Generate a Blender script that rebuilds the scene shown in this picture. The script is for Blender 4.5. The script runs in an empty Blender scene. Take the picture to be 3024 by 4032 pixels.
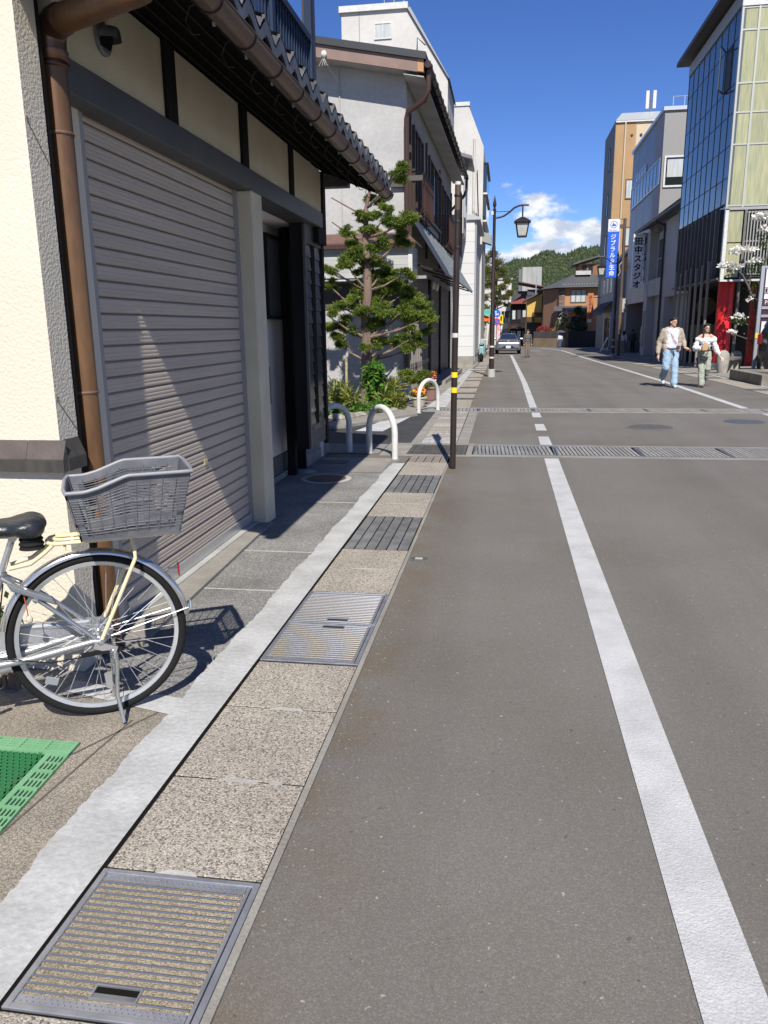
import bpy, bmesh, math, random
import numpy as np
from mathutils import Vector, Matrix
from math import sin, cos, pi, radians, sqrt, atan2, hypot
random.seed(11); RNG = np.random.default_rng(5)
SC = bpy.context.scene; COL = SC.collection
V = Vector
# ------------------------------------------------------------------ camera
def cam_axes(p, r, y):
    cy, sy, cp, sp = cos(y), sin(y), cos(p), sin(p)
    fw = V((-sy*cp, cy*cp, -sp)); rt = V((cy, sy, 0)); dn = fw.cross(rt)
    return cos(r)*rt + sin(r)*dn, -sin(r)*rt + cos(r)*dn, fw
cd = bpy.data.cameras.new('camera'); cam = bpy.data.objects.new('camera', cd); COL.objects.link(cam)
_r, _d, _f = cam_axes(radians(13.329), radians(0.667), radians(8.964))
cam.matrix_world = Matrix(((_r.x, -_d.x, -_f.x, 0), (_r.y, -_d.y, -_f.y, 0), (_r.z, -_d.z, -_f.z, 1.5), (0, 0, 0, 1)))
cd.sensor_fit = 'VERTICAL'; cd.sensor_height = 36; cd.lens = 27.22; cd.clip_end = 6000; cd.clip_start = .05
SC.camera = cam
# ------------------------------------------------------------------ light and sky
SUNV = V((.166, -.926, 1.0)).normalized()
sl = bpy.data.lights.new('sun', 'SUN'); sl.energy = 4.0; sl.angle = radians(.53); sl.color = (1, .955, .88)
so = bpy.data.objects.new('sun', sl); COL.objects.link(so); so.rotation_euler = SUNV.to_track_quat('Z', 'Y').to_euler()
SC.view_settings.view_transform = 'Standard'; SC.view_settings.look = 'None'; SC.view_settings.exposure = .85; SC.view_settings.gamma = 1
wd = bpy.data.worlds.new('World'); SC.world = wd; wd.use_nodes = True
nt = wd.node_tree; N = nt.nodes; L = nt.links; N.clear()
def wn(t, **k):
    n = N.new(t)
    for a, b in k.items(): setattr(n, a, b)
    return n
sky = wn('ShaderNodeTexSky', sky_type='NISHITA', sun_disc=False, sun_elevation=math.asin(SUNV.z), sun_rotation=radians(169.8), altitude=2600, air_density=.85, dust_density=.02, ozone_density=3.0)
hs = wn('ShaderNodeHueSaturation'); hs.inputs['Saturation'].default_value = 1.2; hs.inputs['Hue'].default_value = .513; L.new(sky.outputs[0], hs.inputs['Color'])
tcw = wn('ShaderNodeTexCoord'); sx = wn('ShaderNodeSeparateXYZ'); L.new(tcw.outputs['Generated'], sx.inputs[0])
mp = wn('ShaderNodeMapping'); mp.inputs['Scale'].default_value = (1, 1, 1.9); mp.inputs['Location'].default_value = (.37, .1, .02); L.new(tcw.outputs['Generated'], mp.inputs[0])
def wnoise(sc, det, off=0):
    n = wn('ShaderNodeTexNoise'); n.inputs['Scale'].default_value = sc; n.inputs['Detail'].default_value = det; n.inputs['Roughness'].default_value = .56
    L.new(mp.outputs[0], n.inputs['Vector']); return n
def wmath(op, a, b):
    n = wn('ShaderNodeMath', operation=op)
    for i, x in enumerate((a, b)):
        if isinstance(x, (int, float)): n.inputs[i].default_value = x
        else: L.new(x, n.inputs[i])
    return n.outputs[0]
def wramp(v, a, b, c=0, d=1):
    n = wn('ShaderNodeMapRange', interpolation_type='SMOOTHSTEP'); L.new(v, n.inputs[0])
    for i, x in enumerate((a, b, c, d)): n.inputs[i+1].default_value = x
    return n.outputs[0]
n1 = wnoise(11, 9)
thr = wramp(sx.outputs['Z'], .05, .25, .0, .36)
m1 = wmath('SUBTRACT', n1.outputs[0], thr); mask = wramp(m1, .405, .50)
n2 = wnoise(24, 8); shade = wramp(n2.outputs[0], .40, .58)
cm = wn('ShaderNodeMix', data_type='RGBA'); L.new(shade, cm.inputs[0]); cm.inputs[6].default_value = (3.7, 4.2, 5.2, 1); cm.inputs[7].default_value = (6.6, 6.75, 7.0, 1)
mx = wn('ShaderNodeMix', data_type='RGBA'); L.new(mask, mx.inputs[0]); L.new(hs.outputs[0], mx.inputs[6]); L.new(cm.outputs[2], mx.inputs[7])
bg = wn('ShaderNodeBackground'); bg.inputs[1].default_value = .085; L.new(mx.outputs[2], bg.inputs[0])
wo = wn('ShaderNodeOutputWorld'); L.new(bg.outputs[0], wo.inputs[0])
# ------------------------------------------------------------------ helpers
def gz(y): return -.011*max(0., min(y, 170.)-22.)
WM = {}; KIDS = {}; I4 = Matrix.Identity(4)
def ch(o, p):
    o.parent = p; o.matrix_parent_inverse = WM.get(p.name, I4).inverted(); KIDS.setdefault(p.name, []).append(o)
def tag(o, label, cat=None, group=None, kind=None):
    if label: o['label'] = label
    if cat: o['category'] = cat
    if group: o['group'] = group
    if kind: o['kind'] = kind
    return o
def thing(name, label, cat, loc=(0, 0, 0), group=None):
    o = bpy.data.objects.new(name, None); o.empty_display_size = .2; COL.objects.link(o); o.location = loc
    WM[o.name] = Matrix.Translation(loc); return tag(o, label, cat, group)
def link(name, me, parent=None):
    o = bpy.data.objects.new(name, me); COL.objects.link(o)
    if parent: ch(o, parent)
    return o
def dup(root, loc=None, rz=None, label=None, parent=None):
    c = root.copy(); COL.objects.link(c)
    if parent: c.parent = parent; KIDS.setdefault(parent.name, []).append(c)
    if loc is not None: c.location = loc
    if rz is not None: c.rotation_euler = (0, 0, rz)
    if label: c['label'] = label
    for k in KIDS.get(root.name, []): dup(k, parent=c)
    return c
class MB:
    def __init__(s): s.v = []; s.f = []
    def add(s, vs, fs):
        n = len(s.v); s.v += [tuple(q) for q in vs]; s.f += [tuple(i+n for i in f) for f in fs]; return s
    def obb(s, o, a, b, c):
        o, a, b, c = V(o), V(a), V(b), V(c)
        return s.add([o, o+a, o+a+b, o+b, o+c, o+a+c, o+a+b+c, o+b+c], [(0, 3, 2, 1), (4, 5, 6, 7), (0, 1, 5, 4), (1, 2, 6, 5), (2, 3, 7, 6), (3, 0, 4, 7)])
    def box(s, x0, x1, y0, y1, z0, z1): return s.obb((x0, y0, z0), (x1-x0, 0, 0), (0, y1-y0, 0), (0, 0, z1-z0))
    def prism(s, pts, vec):
        pts = [V(p) for p in pts]; vec = V(vec); n = len(pts)
        return s.add(pts + [p+vec for p in pts], [tuple(range(n))[::-1], tuple(range(n, 2*n))] + [(i, (i+1) % n, n+(i+1) % n, n+i) for i in range(n)])
    def poly(s, pts): return s.add(pts, [tuple(range(len(pts)))])
    def bar(s, a, b, w, h, up=(0, 0, 1)):
        a, b = V(a), V(b); d = (b-a); q = d.normalized(); up = V(up)
        sd = q.cross(up)
        if sd.length < 1e-3: sd = q.cross(V((1, 0, 0)))
        sd = sd.normalized(); u2 = sd.cross(q).normalized()
        return s.obb(a-sd*w/2-u2*h/2, d, sd*w, u2*h)
    def tube(s, pts, r, n=8, cap=True, flat=1.0):
        pts = [V(p) for p in pts]; m = len(pts); rs = r if isinstance(r, (list, tuple)) else [r]*m
        vs = []; fs = []; nrm = None
        for i, p in enumerate(pts):
            t = (pts[min(i+1, m-1)] - pts[max(i-1, 0)]).normalized()
            if nrm is None: nrm = t.cross(V((0, 0, 1)) if abs(t.z) < .9 else V((1, 0, 0))).normalized()
            nrm = (nrm - t*nrm.dot(t)).normalized(); bi = t.cross(nrm)
            for k in range(n):
                a = 2*pi*k/n; vs.append(p + rs[i]*(cos(a)*nrm + sin(a)*bi*flat))
        for i in range(m-1):
            for k in range(n): fs.append((i*n+k, i*n+(k+1) % n, (i+1)*n+(k+1) % n, (i+1)*n+k))
        if cap: fs += [tuple(range(n))[::-1], tuple(range((m-1)*n, m*n))]
        return s.add(vs, fs)
    def lathe(s, prof, c=(0, 0, 0), n=16, ax=None):
        c = V(c); vs = []; fs = []; m = len(prof)
        if ax is None: ex, ey, ez = V((1, 0, 0)), V((0, 1, 0)), V((0, 0, 1))
        else:
            ez = V(ax).normalized(); ex = ez.cross(V((0, 0, 1)) if abs(ez.z) < .9 else V((1, 0, 0))).normalized(); ey = ez.cross(ex)
        for r, z in prof:
            for k in range(n): a = 2*pi*k/n; vs.append(c + ex*r*cos(a) + ey*r*sin(a) + ez*z)
        for i in range(m-1):
            for k in range(n): fs.append((i*n+k, i*n+(k+1) % n, (i+1)*n+(k+1) % n, (i+1)*n+k))
        fs += [tuple(range(n))[::-1], tuple(range((m-1)*n, m*n))]
        return s.add(vs, fs)
    def ell(s, c, r, nu=14, nv=8, rot=None):
        c = V(c); r = (r, r, r) if isinstance(r, (int, float)) else r; vs = []; fs = []
        for i in range(1, nv):
            t = pi*i/nv
            for k in range(nu):
                a = 2*pi*k/nu; q = V((r[0]*sin(t)*cos(a), r[1]*sin(t)*sin(a), r[2]*cos(t)))
                vs.append(c + (rot @ q if rot else q))
        vs += [c + (rot @ V((0, 0, r[2])) if rot else V((0, 0, r[2]))), c - (rot @ V((0, 0, r[2])) if rot else V((0, 0, r[2])))]
        T = len(vs)-2
        for i in range(nv-2):
            for k in range(nu): fs.append((i*nu+k, (i+1)*nu+k, (i+1)*nu+(k+1) % nu, i*nu+(k+1) % nu))
        for k in range(nu):
            fs.append((T, k, (k+1) % nu)); j = (nv-2)*nu; fs.append((T+1, j+(k+1) % nu, j+k))
        return s.add(vs, fs)
    def ring(s, c, ax, R, r, n=48, m=8):
        ez = V(ax).normalized(); ex = ez.cross(V((0, 0, 1)) if abs(ez.z) < .9 else V((1, 0, 0))).normalized(); ey = ez.cross(ex); c = V(c); vs = []; fs = []
        r = r if isinstance(r, tuple) else (r, r)
        for i in range(n):
            a = 2*pi*i/n; d = ex*cos(a)+ey*sin(a)
            for k in range(m): b = 2*pi*k/m; vs.append(c + d*(R+r[0]*cos(b)) + ez*r[1]*sin(b))
        for i in range(n):
            for k in range(m): fs.append((i*m+k, i*m+(k+1) % m, ((i+1) % n)*m+(k+1) % m, ((i+1) % n)*m+k))
        return s.add(vs, fs)
    def frame(s, o, u, w, h, t, n, d, up=(0, 0, 1)):      # rectangular ring frame, corner o, horizontal u, normal n
        o, u, n, up = V(o), V(u), V(n), V(up)
        s.obb(o, u*w, up*t, n*d); s.obb(o+up*(h-t), u*w, up*t, n*d)
        s.obb(o+up*t, u*t, up*(h-2*t), n*d); s.obb(o+up*t+u*(w-t), u*t, up*(h-2*t), n*d); return s
    def mesh(s, name, smooth=False):
        me = bpy.data.meshes.new(name); me.from_pydata(s.v, [], s.f); me.update()
        bm = bmesh.new(); bm.from_mesh(me); bmesh.ops.recalc_face_normals(bm, faces=bm.faces[:]); bm.to_mesh(me); bm.free()
        if smooth:
            me.polygons.foreach_set('use_smooth', [True]*len(me.polygons)); me.set_sharp_from_angle(angle=radians(50))
        return me
    def build(s, name, mat, parent=None, smooth=False, bevel=0, auto=False):
        me = s.mesh(name, smooth); o = link(name, me, parent)
        if mat: me.materials.append(mat)
        if bevel:
            m = o.modifiers.new('bevel', 'BEVEL'); m.width = bevel; m.segments = 2; m.limit_method = 'ANGLE'
        if auto: me.set_sharp_from_angle(angle=radians(40))
        return o
def struct(name, mb, mat, label=None, parent=None, **k):
    o = mb.build(name, mat, parent, **k)
    if parent is None: o['kind'] = 'structure'
    if label: o['label'] = label
    return o
# ------------------------------------------------------------------ materials
MATS = {}
def M(name, base, rough=.7, metal=0., col2=None, vs=6., vd=4, lo=.35, hi=.65, bump=0., bs=60., bdet=4, spec=.5, fine=0., fs=120., stretch=None, rnd=.0, trans=0., emit=0., coat=0., ior=None, alpha=1.):
    m = bpy.data.materials.new(name); m.use_nodes = True; t = m.node_tree; b = t.nodes['Principled BSDF']; MATS[name] = m
    b.inputs['Roughness'].default_value = rough; b.inputs['Metallic'].default_value = metal; b.inputs['Specular IOR Level'].default_value = spec
    if trans: b.inputs['Transmission Weight'].default_value = trans
    if coat: b.inputs['Coat Weight'].default_value = coat; b.inputs['Coat Roughness'].default_value = .06
    if ior: b.inputs['IOR'].default_value = ior
    if alpha < 1: b.inputs['Alpha'].default_value = alpha
    def nn(ty): return t.nodes.new(ty)
    b.inputs['Base Color'].default_value = (*base, 1)
    tc = nn('ShaderNodeTexCoord'); oi = nn('ShaderNodeObjectInfo'); ad = nn('ShaderNodeVectorMath'); ad.operation = 'MULTIPLY_ADD'
    cb = nn('ShaderNodeCombineXYZ')
    for i in range(3): t.links.new(oi.outputs['Random'], cb.inputs[i])
    t.links.new(cb.outputs[0], ad.inputs[0]); ad.inputs[1].default_value = (31, 17, 23); t.links.new(tc.outputs['Object'], ad.inputs[2])
    vec = ad.outputs[0]
    if stretch:
        mp = nn('ShaderNodeMapping'); mp.inputs['Scale'].default_value = stretch; t.links.new(vec, mp.inputs[0]); vec = mp.outputs[0]
    def noise(sc, d):
        n = nn('ShaderNodeTexNoise'); n.inputs['Scale'].default_value = sc; n.inputs['Detail'].default_value = d; t.links.new(vec, n.inputs['Vector']); return n.outputs[0]
    col = None
    def mixc(fac, a, b2, blend='MIX'):
        x = nn('ShaderNodeMix'); x.data_type = 'RGBA'; x.blend_type = blend
        for i, q in ((0, fac), (6, a), (7, b2)):
            if hasattr(q, 'is_linked') or hasattr(q, 'links'): t.links.new(q, x.inputs[i])
            elif isinstance(q, (int, float)): x.inputs[i].default_value = q
            else: x.inputs[i].default_value = (*q, 1)
        return x.outputs[2]
    def mr(v, a, b_, c, d):
        n = nn('ShaderNodeMapRange'); t.links.new(v, n.inputs[0])
        for i, q in enumerate((a, b_, c, d)): n.inputs[i+1].default_value = q
        return n.outputs[0]
    if col2: col = mixc(mr(noise(vs, vd), lo, hi, 0, 1), base, col2)
    if fine:
        f = mr(noise(fs, 2), .3, .7, 1-fine, 1+fine); g = nn('ShaderNodeCombineXYZ')
        for i in range(3): t.links.new(f, g.inputs[i])
        col = mixc(1., col if col else base, g.outputs[0], 'MULTIPLY')
    if rnd:
        f = mr(oi.outputs['Random'], 0, 1, 1-rnd, 1+rnd); g = nn('ShaderNodeCombineXYZ')
        for i in range(3): t.links.new(f, g.inputs[i])
        col = mixc(1., col if col else base, g.outputs[0], 'MULTIPLY')
    if col: t.links.new(col, b.inputs['Base Color'])
    if bump:
        bn = nn('ShaderNodeBump'); bn.inputs['Strength'].default_value = min(1, bump); bn.inputs['Distance'].default_value = .02 if bump < 1 else .02*bump
        t.links.new(noise(bs, bdet), bn.inputs['Height']); t.links.new(bn.outputs[0], b.inputs['Normal'])
    m['_vec'] = 0
    return m
def aggregate(name, cols, scale, rough=.8, bump=.5, amp=(.72, 1.2), nsc=2.2, tracks=False):
    """pebbles set in mortar: voronoi cells in the given colours, with fine relief"""
    m = M(name, cols[0], rough); t = m.node_tree; b = t.nodes['Principled BSDF']
    tc = t.nodes.new('ShaderNodeTexCoord')
    vo = t.nodes.new('ShaderNodeTexVoronoi'); vo.inputs['Scale'].default_value = scale; t.links.new(tc.outputs['Object'], vo.inputs['Vector'])
    sp = t.nodes.new('ShaderNodeSeparateColor'); t.links.new(vo.outputs['Color'], sp.inputs[0])
    rp = t.nodes.new('ShaderNodeValToRGB'); rp.color_ramp.interpolation = 'CONSTANT'; el = rp.color_ramp.elements
    while len(el) < len(cols): el.new(.5)
    for i, c in enumerate(cols): el[i].position = i/len(cols); el[i].color = (*c, 1)
    t.links.new(sp.outputs[0], rp.inputs[0]); out = rp.outputs[0]
    nz = t.nodes.new('ShaderNodeTexNoise'); nz.inputs['Scale'].default_value = nsc; nz.inputs['Detail'].default_value = 5; t.links.new(tc.outputs['Object'], nz.inputs['Vector'])
    mr = t.nodes.new('ShaderNodeMapRange'); t.links.new(nz.outputs[0], mr.inputs[0])
    for i, q in enumerate((.3, .7, *amp)): mr.inputs[i+1].default_value = q
    cb = t.nodes.new('ShaderNodeCombineXYZ')
    for i in range(3): t.links.new(mr.outputs[0], cb.inputs[i])
    x = t.nodes.new('ShaderNodeMix'); x.data_type = 'RGBA'; x.blend_type = 'MULTIPLY'; x.inputs[0].default_value = 1
    t.links.new(out, x.inputs[6]); t.links.new(cb.outputs[0], x.inputs[7]); t.links.new(x.outputs[2], b.inputs['Base Color'])
    if tracks:
        mp = t.nodes.new('ShaderNodeMapping'); mp.inputs['Scale'].default_value = (1.6, .07, 1); t.links.new(tc.outputs['Object'], mp.inputs[0])
        def nz2(v, sc, det, a, c, lo, hi):
            n = t.nodes.new('ShaderNodeTexNoise'); n.inputs['Scale'].default_value = sc; n.inputs['Detail'].default_value = det; t.links.new(v, n.inputs['Vector'])
            r = t.nodes.new('ShaderNodeMapRange'); t.links.new(n.outputs[0], r.inputs[0])
            for i, q in enumerate((a, c, lo, hi)): r.inputs[i+1].default_value = q
            return r.outputs[0]
        def mul(a, fac, c, blend='MULTIPLY'):
            x = t.nodes.new('ShaderNodeMix'); x.data_type = 'RGBA'; x.blend_type = blend; x.inputs[7].default_value = (*c, 1); t.links.new(a, x.inputs[6])
            t.links.new(fac, x.inputs[0]); return x.outputs[2]
        src = b.inputs['Base Color'].links[0].from_socket
        src = mul(src, nz2(mp.outputs[0], 1.1, 4, .45, .66, 0, .75), (.82, .81, .79))
        src = mul(src, nz2(tc.outputs['Object'], .55, 6, .48, .70, 0, .8), (.80, .77, .72))
        src = mul(src, nz2(tc.outputs['Object'], 46, 2, .70, .74, 0, .8), (.30, .29, .27), 'MIX')
        src = mul(src, nz2(tc.outputs['Object'], 31, 2, .71, .74, 0, .6), (.05, .045, .04), 'MIX')
        sp2 = t.nodes.new('ShaderNodeSeparateXYZ'); t.links.new(tc.outputs['Object'], sp2.inputs[0])
        g = t.nodes.new('ShaderNodeMapRange'); t.links.new(sp2.outputs[0], g.inputs[0])
        for i, q in enumerate((-.62, -.30, 1, 0)): g.inputs[i+1].default_value = q
        mm = t.nodes.new('ShaderNodeMath'); mm.operation = 'MULTIPLY'; t.links.new(g.outputs[0], mm.inputs[0]); t.links.new(nz2(tc.outputs['Object'], 3.0, 5, .4, .62, 0, .75), mm.inputs[1])
        src = mul(src, mm.outputs[0], (.92, .76, .56)); t.links.new(src, b.inputs['Base Color'])
    if bump:
        bn = t.nodes.new('ShaderNodeBump'); bn.inputs['Strength'].default_value = bump; bn.inputs['Distance'].default_value = .01
        t.links.new(vo.outputs['Distance'], bn.inputs['Height']); bn.invert = True; t.links.new(bn.outputs[0], b.inputs['Normal'])
    return m
asphalt = aggregate('asphalt', [(0.123, 0.113, 0.1), (0.138, 0.126, 0.111), (0.114, 0.105, 0.093), (0.144, 0.133, 0.117), (0.129, 0.119, 0.105), (0.125, 0.115, 0.102), (0.166, 0.154, 0.137)], 260, .88, .14, (.93, 1.08), .9, True)
asphalt_dark = aggregate('asphalt_dark', [(.028, .03, .033), (.035, .037, .04), (.05, .05, .05), (.03, .03, .032)], 160, .85, .3)
pebble = aggregate('exposed_pebbles', [(0.295, 0.261, 0.212), (0.367, 0.328, 0.269), (0.213, 0.188, 0.154), (0.318, 0.279, 0.226), (0.119, 0.107, 0.094), (0.429, 0.394, 0.336), (0.306, 0.267, 0.217)], 185, .8, .4, (.85, 1.12))
pebble_fine = aggregate('fine_pebbles', [(.26, .215, .145), (.31, .26, .18), (.20, .165, .11), (.36, .31, .23), (.15, .125, .085)], 330, .8, .4, (.85, 1.12))
pave_grey = aggregate('pavement_grit', [(0.174, 0.17, 0.159), (0.231, 0.223, 0.21), (0.127, 0.123, 0.116), (0.19, 0.185, 0.174), (0.285, 0.277, 0.259), (0.151, 0.146, 0.137)], 150, .85, .4)
pave_tan = aggregate('pavement_old', [(0.228, 0.193, 0.147), (0.282, 0.247, 0.194), (0.175, 0.153, 0.121), (0.336, 0.301, 0.246), (0.138, 0.122, 0.101), (0.244, 0.21, 0.163)], 240, .88, .25)
cement = M('cement_smear', (.41, .41, .40), .85, col2=(.32, .32, .31), vs=5, bump=.25, bs=40, fine=.08, fs=60)
concrete = M('concrete', (.25, .235, .205), .85, col2=(.19, .175, .15), vs=4, bump=.2, bs=70, fine=.12, fs=90)
concrete_pale = M('concrete_pale', (.38, .37, .345), .85, col2=(.30, .29, .27), vs=5, bump=.15, bs=70, fine=.06)
road_paint = M('road_paint', (.46, .46, .455), .7, col2=(.38, .38, .375), vs=5, bump=.3, bs=150, fine=.08, fs=90)
stucco = M('cream_stucco', (.605, .55, .44), .9, col2=(.56, .505, .40), vs=1.4, bump=.26, bs=75, bdet=3)
stucco_fine = M('cream_plaster', (.60, .54, .40), .9, col2=(.52, .465, .34), vs=2.5, bump=.35, bs=160, fine=.05)
plaster_white = M('white_plaster', (.66, .62, .58), .85, col2=(.58, .545, .51), vs=2)
black_wood = M('black_wood', (.010, .0095, .0095), .75, col2=(.017, .016, .016), vs=8, stretch=(1, 1, .15), bump=.1, bs=30, spec=.12)
beam_paint = M('charcoal_beam', (.055, .057, .062), .45, col2=(.07, .07, .075), vs=5)
blue_black = M('navy_timber', (.012, .026, .058), .6, col2=(.016, .03, .062), vs=5, spec=.2)
shutter_m = M('shutter_steel', (.48, .405, .33), .5, .05, col2=(.42, .355, .29), vs=3, stretch=(1, .25, 6), fine=.05, fs=30)
steel = M('galvanised_steel', (.42, .43, .46), .45, .7, col2=(.32, .33, .36), vs=12, bump=.08, bs=40)
steel_dull = M('dull_steel', (.33, .335, .35), .5, .8, col2=(.22, .225, .24), vs=9)
bar_steel = M('grating_bar', (.24, .25, .28), .36, .85)
chrome = M('chrome', (.52, .515, .51), .22, .85)
spoke_m = M('spoke_steel', (.42, .42, .42), .4, .4)
copper = M('bronze_pipe', (.19, .10, .047), .36, .4, col2=(.13, .068, .034), vs=4, stretch=(1, 1, .25), fine=.12, fs=40)
copper_dark = M('bronze_elbow', (.12, .075, .055), .4, .8, col2=(.22, .11, .06), vs=10)
gutter_m = M('brown_gutter', (.13, .078, .058), .35, .35, col2=(.085, .055, .045), vs=6, stretch=(1, .3, 1))
tile_m = M('roof_tile', (.055, .056, .058), .45, 0, col2=(.10, .10, .10), vs=14, rnd=.2, bump=.1)
dark_metal = M('dark_bronze_post', (.030, .020, .017), .38, .3, col2=(.04, .028, .024), vs=8)
white_paint = M('white_enamel', (.56, .555, .53), .35, col2=(.48, .475, .45), vs=9, fine=.03)
yellow_tape = M('yellow_tape', (.80, .56, .015), .5)
iron = M('cast_iron', (.10, .098, .095), .6, .5, col2=(.16, .15, .14), vs=14, bump=.2, bs=90)
iron_blue2 = M('blue_grey_iron', (.06, .075, .10), .65, .2, col2=(.10, .11, .125), vs=12)
iron_rust = M('rusty_iron', (.16, .095, .06), .75, .2, col2=(.10, .07, .055), vs=10, bump=.2)
iron_blue = M('blue_iron', (.035, .06, .12), .6, .3, col2=(.05, .075, .13), vs=12)
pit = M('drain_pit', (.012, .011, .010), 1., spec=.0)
glass_dark = M('window_glass', (.018, .025, .03), .04, spec=.9, ior=1.6)
glass_sky = M('facade_glass', (.055, .078, .082), .10, .45, col2=(.042, .062, .068), vs=.5, rnd=.2, spec=.3)
curtain = M('curtain_glass', (.45, .47, .46), .15, col2=(.36, .38, .37), vs=8, stretch=(1, 1, .1))
alu = M('aluminium_frame', (.55, .55, .54), .35, .7)
brown_alu = M('bronze_frame', (.05, .032, .024), .4, .3)
def simple(name, c, rough=.6, metal=0, **k): return M(name, c, rough, metal, **k)
# ------------------------------------------------------------------ lettering and small builders
def text(name, body, o, u, size, mat, parent, up=(0, 0, 1), bold=.0, sx=1., vert=False, step=None, center=False):
    """flat lettering as mesh; o lower left of the first character cell, u the reading direction"""
    u, up, o = V(u).normalized(), V(up).normalized(), V(o); n = u.cross(up)
    out = []
    chars = list(body) if vert else [body]
    for i, c in enumerate(chars):
        if c == ' ': continue
        cu = bpy.data.curves.new(name, 'FONT'); cu.body = c; cu.size = 1; cu.offset = bold; cu.resolution_u = 2
        if center: cu.align_x = 'CENTER'
        to = bpy.data.objects.new(name, cu); COL.objects.link(to)
        me = bpy.data.meshes.new_from_object(to.evaluated_get(bpy.context.evaluated_depsgraph_get()))
        bpy.data.objects.remove(to); bpy.data.curves.remove(cu)
        oo = o - up*(step or size*1.1)*i if vert else o
        for w in me.vertices:
            q = w.co; w.co = oo + u*q.x*size*sx + up*q.y*size
        me.materials.clear(); me.materials.append(mat); me.name = name
        out.append(link(name, me, parent))
    return out
def window(parent, o, u, w, h, fm, n, nx=2, t=.05, d=.05, gm=None, ny=1, inset=.02):
    """frame part standing proud of the wall plane, one pane child per light"""
    o, u, n = V(o), V(u).normalized(), V(n).normalized(); up = V((0, 0, 1)); b = MB().frame(o, u, w, h, t, n, d)
    for i in range(1, nx): b.obb(o+u*(w*i/nx-t*.4)+up*t, u*t*.8, up*(h-2*t), n*d*.9)
    for j in range(1, ny): b.obb(o+up*(h*j/ny-t*.4)+u*t, u*(w-2*t), up*t*.8, n*d*.8)
    f = b.build('window', fm, parent)
    for i in range(nx):
        for j in range(ny):
            x0 = (w*i/nx-t*.4+t*.8) if i else t; x1 = (w*(i+1)/nx-t*.4) if i < nx-1 else w-t
            y0 = (h*j/ny-t*.4+t*.8) if j else t; y1 = (h*(j+1)/ny-t*.4) if j < ny-1 else h-t
            MB().obb(o+u*x0+up*y0+n*.004, u*(x1-x0), up*(y1-y0), n*inset).build('pane', gm or glass_dark, f)
    return f
def leaves(name, clumps, mat, parent=None, n=300, lw=.03, ll=.07, flat=.55, droop=.2, tri=False, shell=.55):
    """leaf-sized faces scattered through ellipsoid clumps [(x,y,z,rx,ry,rz[,weight])]"""
    P = []; D = []
    for c in clumps:
        k = int(n*(c[6] if len(c) > 6 else 1)); d = RNG.normal(size=(k, 3)); d /= np.linalg.norm(d, axis=1)[:, None]
        r = (shell + (1-shell)*RNG.random(k))*(.8+.35*RNG.random(k)); lump = .75+.25*np.sin(d[:, 0]*5+c[0]*9)*np.cos(d[:, 2]*6+c[1]*7)
        p = np.array(c[:3]) + d*(r*lump)[:, None]*np.array(c[3:6]); P.append(p); D.append(d)
    P = np.concatenate(P); D = np.concatenate(D); k = len(P)
    a = D*.8 + RNG.normal(size=(k, 3))*.6; a[:, 2] -= droop; a /= np.linalg.norm(a, axis=1)[:, None]
    nn = RNG.normal(size=(k, 3))*flat + np.array([0, 0, 1.]); b = np.cross(nn, a); b /= (np.linalg.norm(b, axis=1)[:, None]+1e-6)
    s = (.6+.8*RNG.random(k))[:, None]; a = a*s*ll; b = b*s*lw
    if tri: Q = np.stack([P-b*.5, P+b*.5, P+a], 1); m = 3
    else: Q = np.stack([P, P+a*.5+b*.5, P+a, P+a*.5-b*.5], 1); m = 4
    me = bpy.data.meshes.new(name); me.vertices.add(k*m); me.vertices.foreach_set('co', Q.reshape(-1)); me.loops.add(k*m); me.loops.foreach_set('vertex_index', np.arange(k*m)); me.polygons.add(k)
    me.polygons.foreach_set('loop_start', np.arange(k)*m); me.update(calc_edges=True); me.validate(); me.materials.append(mat)
    return link(name, me, parent)
def leafmat(name, c1, c2, c3=None, sc=2.5, tr=.25):
    m = M(name, c1, .55, col2=c2, vs=sc, vd=6, lo=.36, hi=.64, fine=.45, fs=38); t = m.node_tree; b = t.nodes['Principled BSDF']
    td = t.nodes.new('ShaderNodeBsdfTranslucent'); mx = t.nodes.new('ShaderNodeMixShader'); mx.inputs[0].default_value = tr
    src = b.inputs['Base Color'].links[0].from_socket; t.links.new(src, td.inputs[0])
    t.links.new(b.outputs[0], mx.inputs[1]); t.links.new(td.outputs[0], mx.inputs[2]); t.links.new(mx.outputs[0], t.nodes['Material Output'].inputs[0]); return m
# ================================================================== ground
ys = [-8, 0, 8, 16, 20, 22, 24, 28, 34, 42, 52, 64, 80, 100, 130, 170, 260, 420, 900, 3000]
b = MB()
for i in range(len(ys)-1):
    b.poly([(-900 if i > 14 else -60, ys[i], gz(ys[i])), (900 if i > 14 else 60, ys[i], gz(ys[i])), (900 if i > 14 else 60, ys[i+1], gz(ys[i+1])), (-900 if i > 14 else -60, ys[i+1], gz(ys[i+1]))])
road = struct('road', b, asphalt)
def strip(name, prof, h, mat, parent=None, **k):
    """sheet laid over the road: prof = [(y, xl, xr)...], resampled along the slope"""
    b = MB(); P = []
    for (y0, a0, c0), (y1, a1, c1) in zip(prof, prof[1:]):
        m = max(1, int((y1-y0)/4))
        for i in range(m): t = i/m; P.append((y0+(y1-y0)*t, a0+(a1-a0)*t, c0+(c1-c0)*t))
    P.append(prof[-1])
    for p, q in zip(P, P[1:]):
        b.poly([(p[1], p[0], gz(p[0])+h), (p[2], p[0], gz(p[0])+h), (q[2], q[0], gz(q[0])+h), (q[1], q[0], gz(q[0])+h)])
    return struct(name, b, mat, parent=parent, **k)
def xo(y): return -.0065*max(0, y-10)
GL, GR = -1.10, -.628
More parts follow.
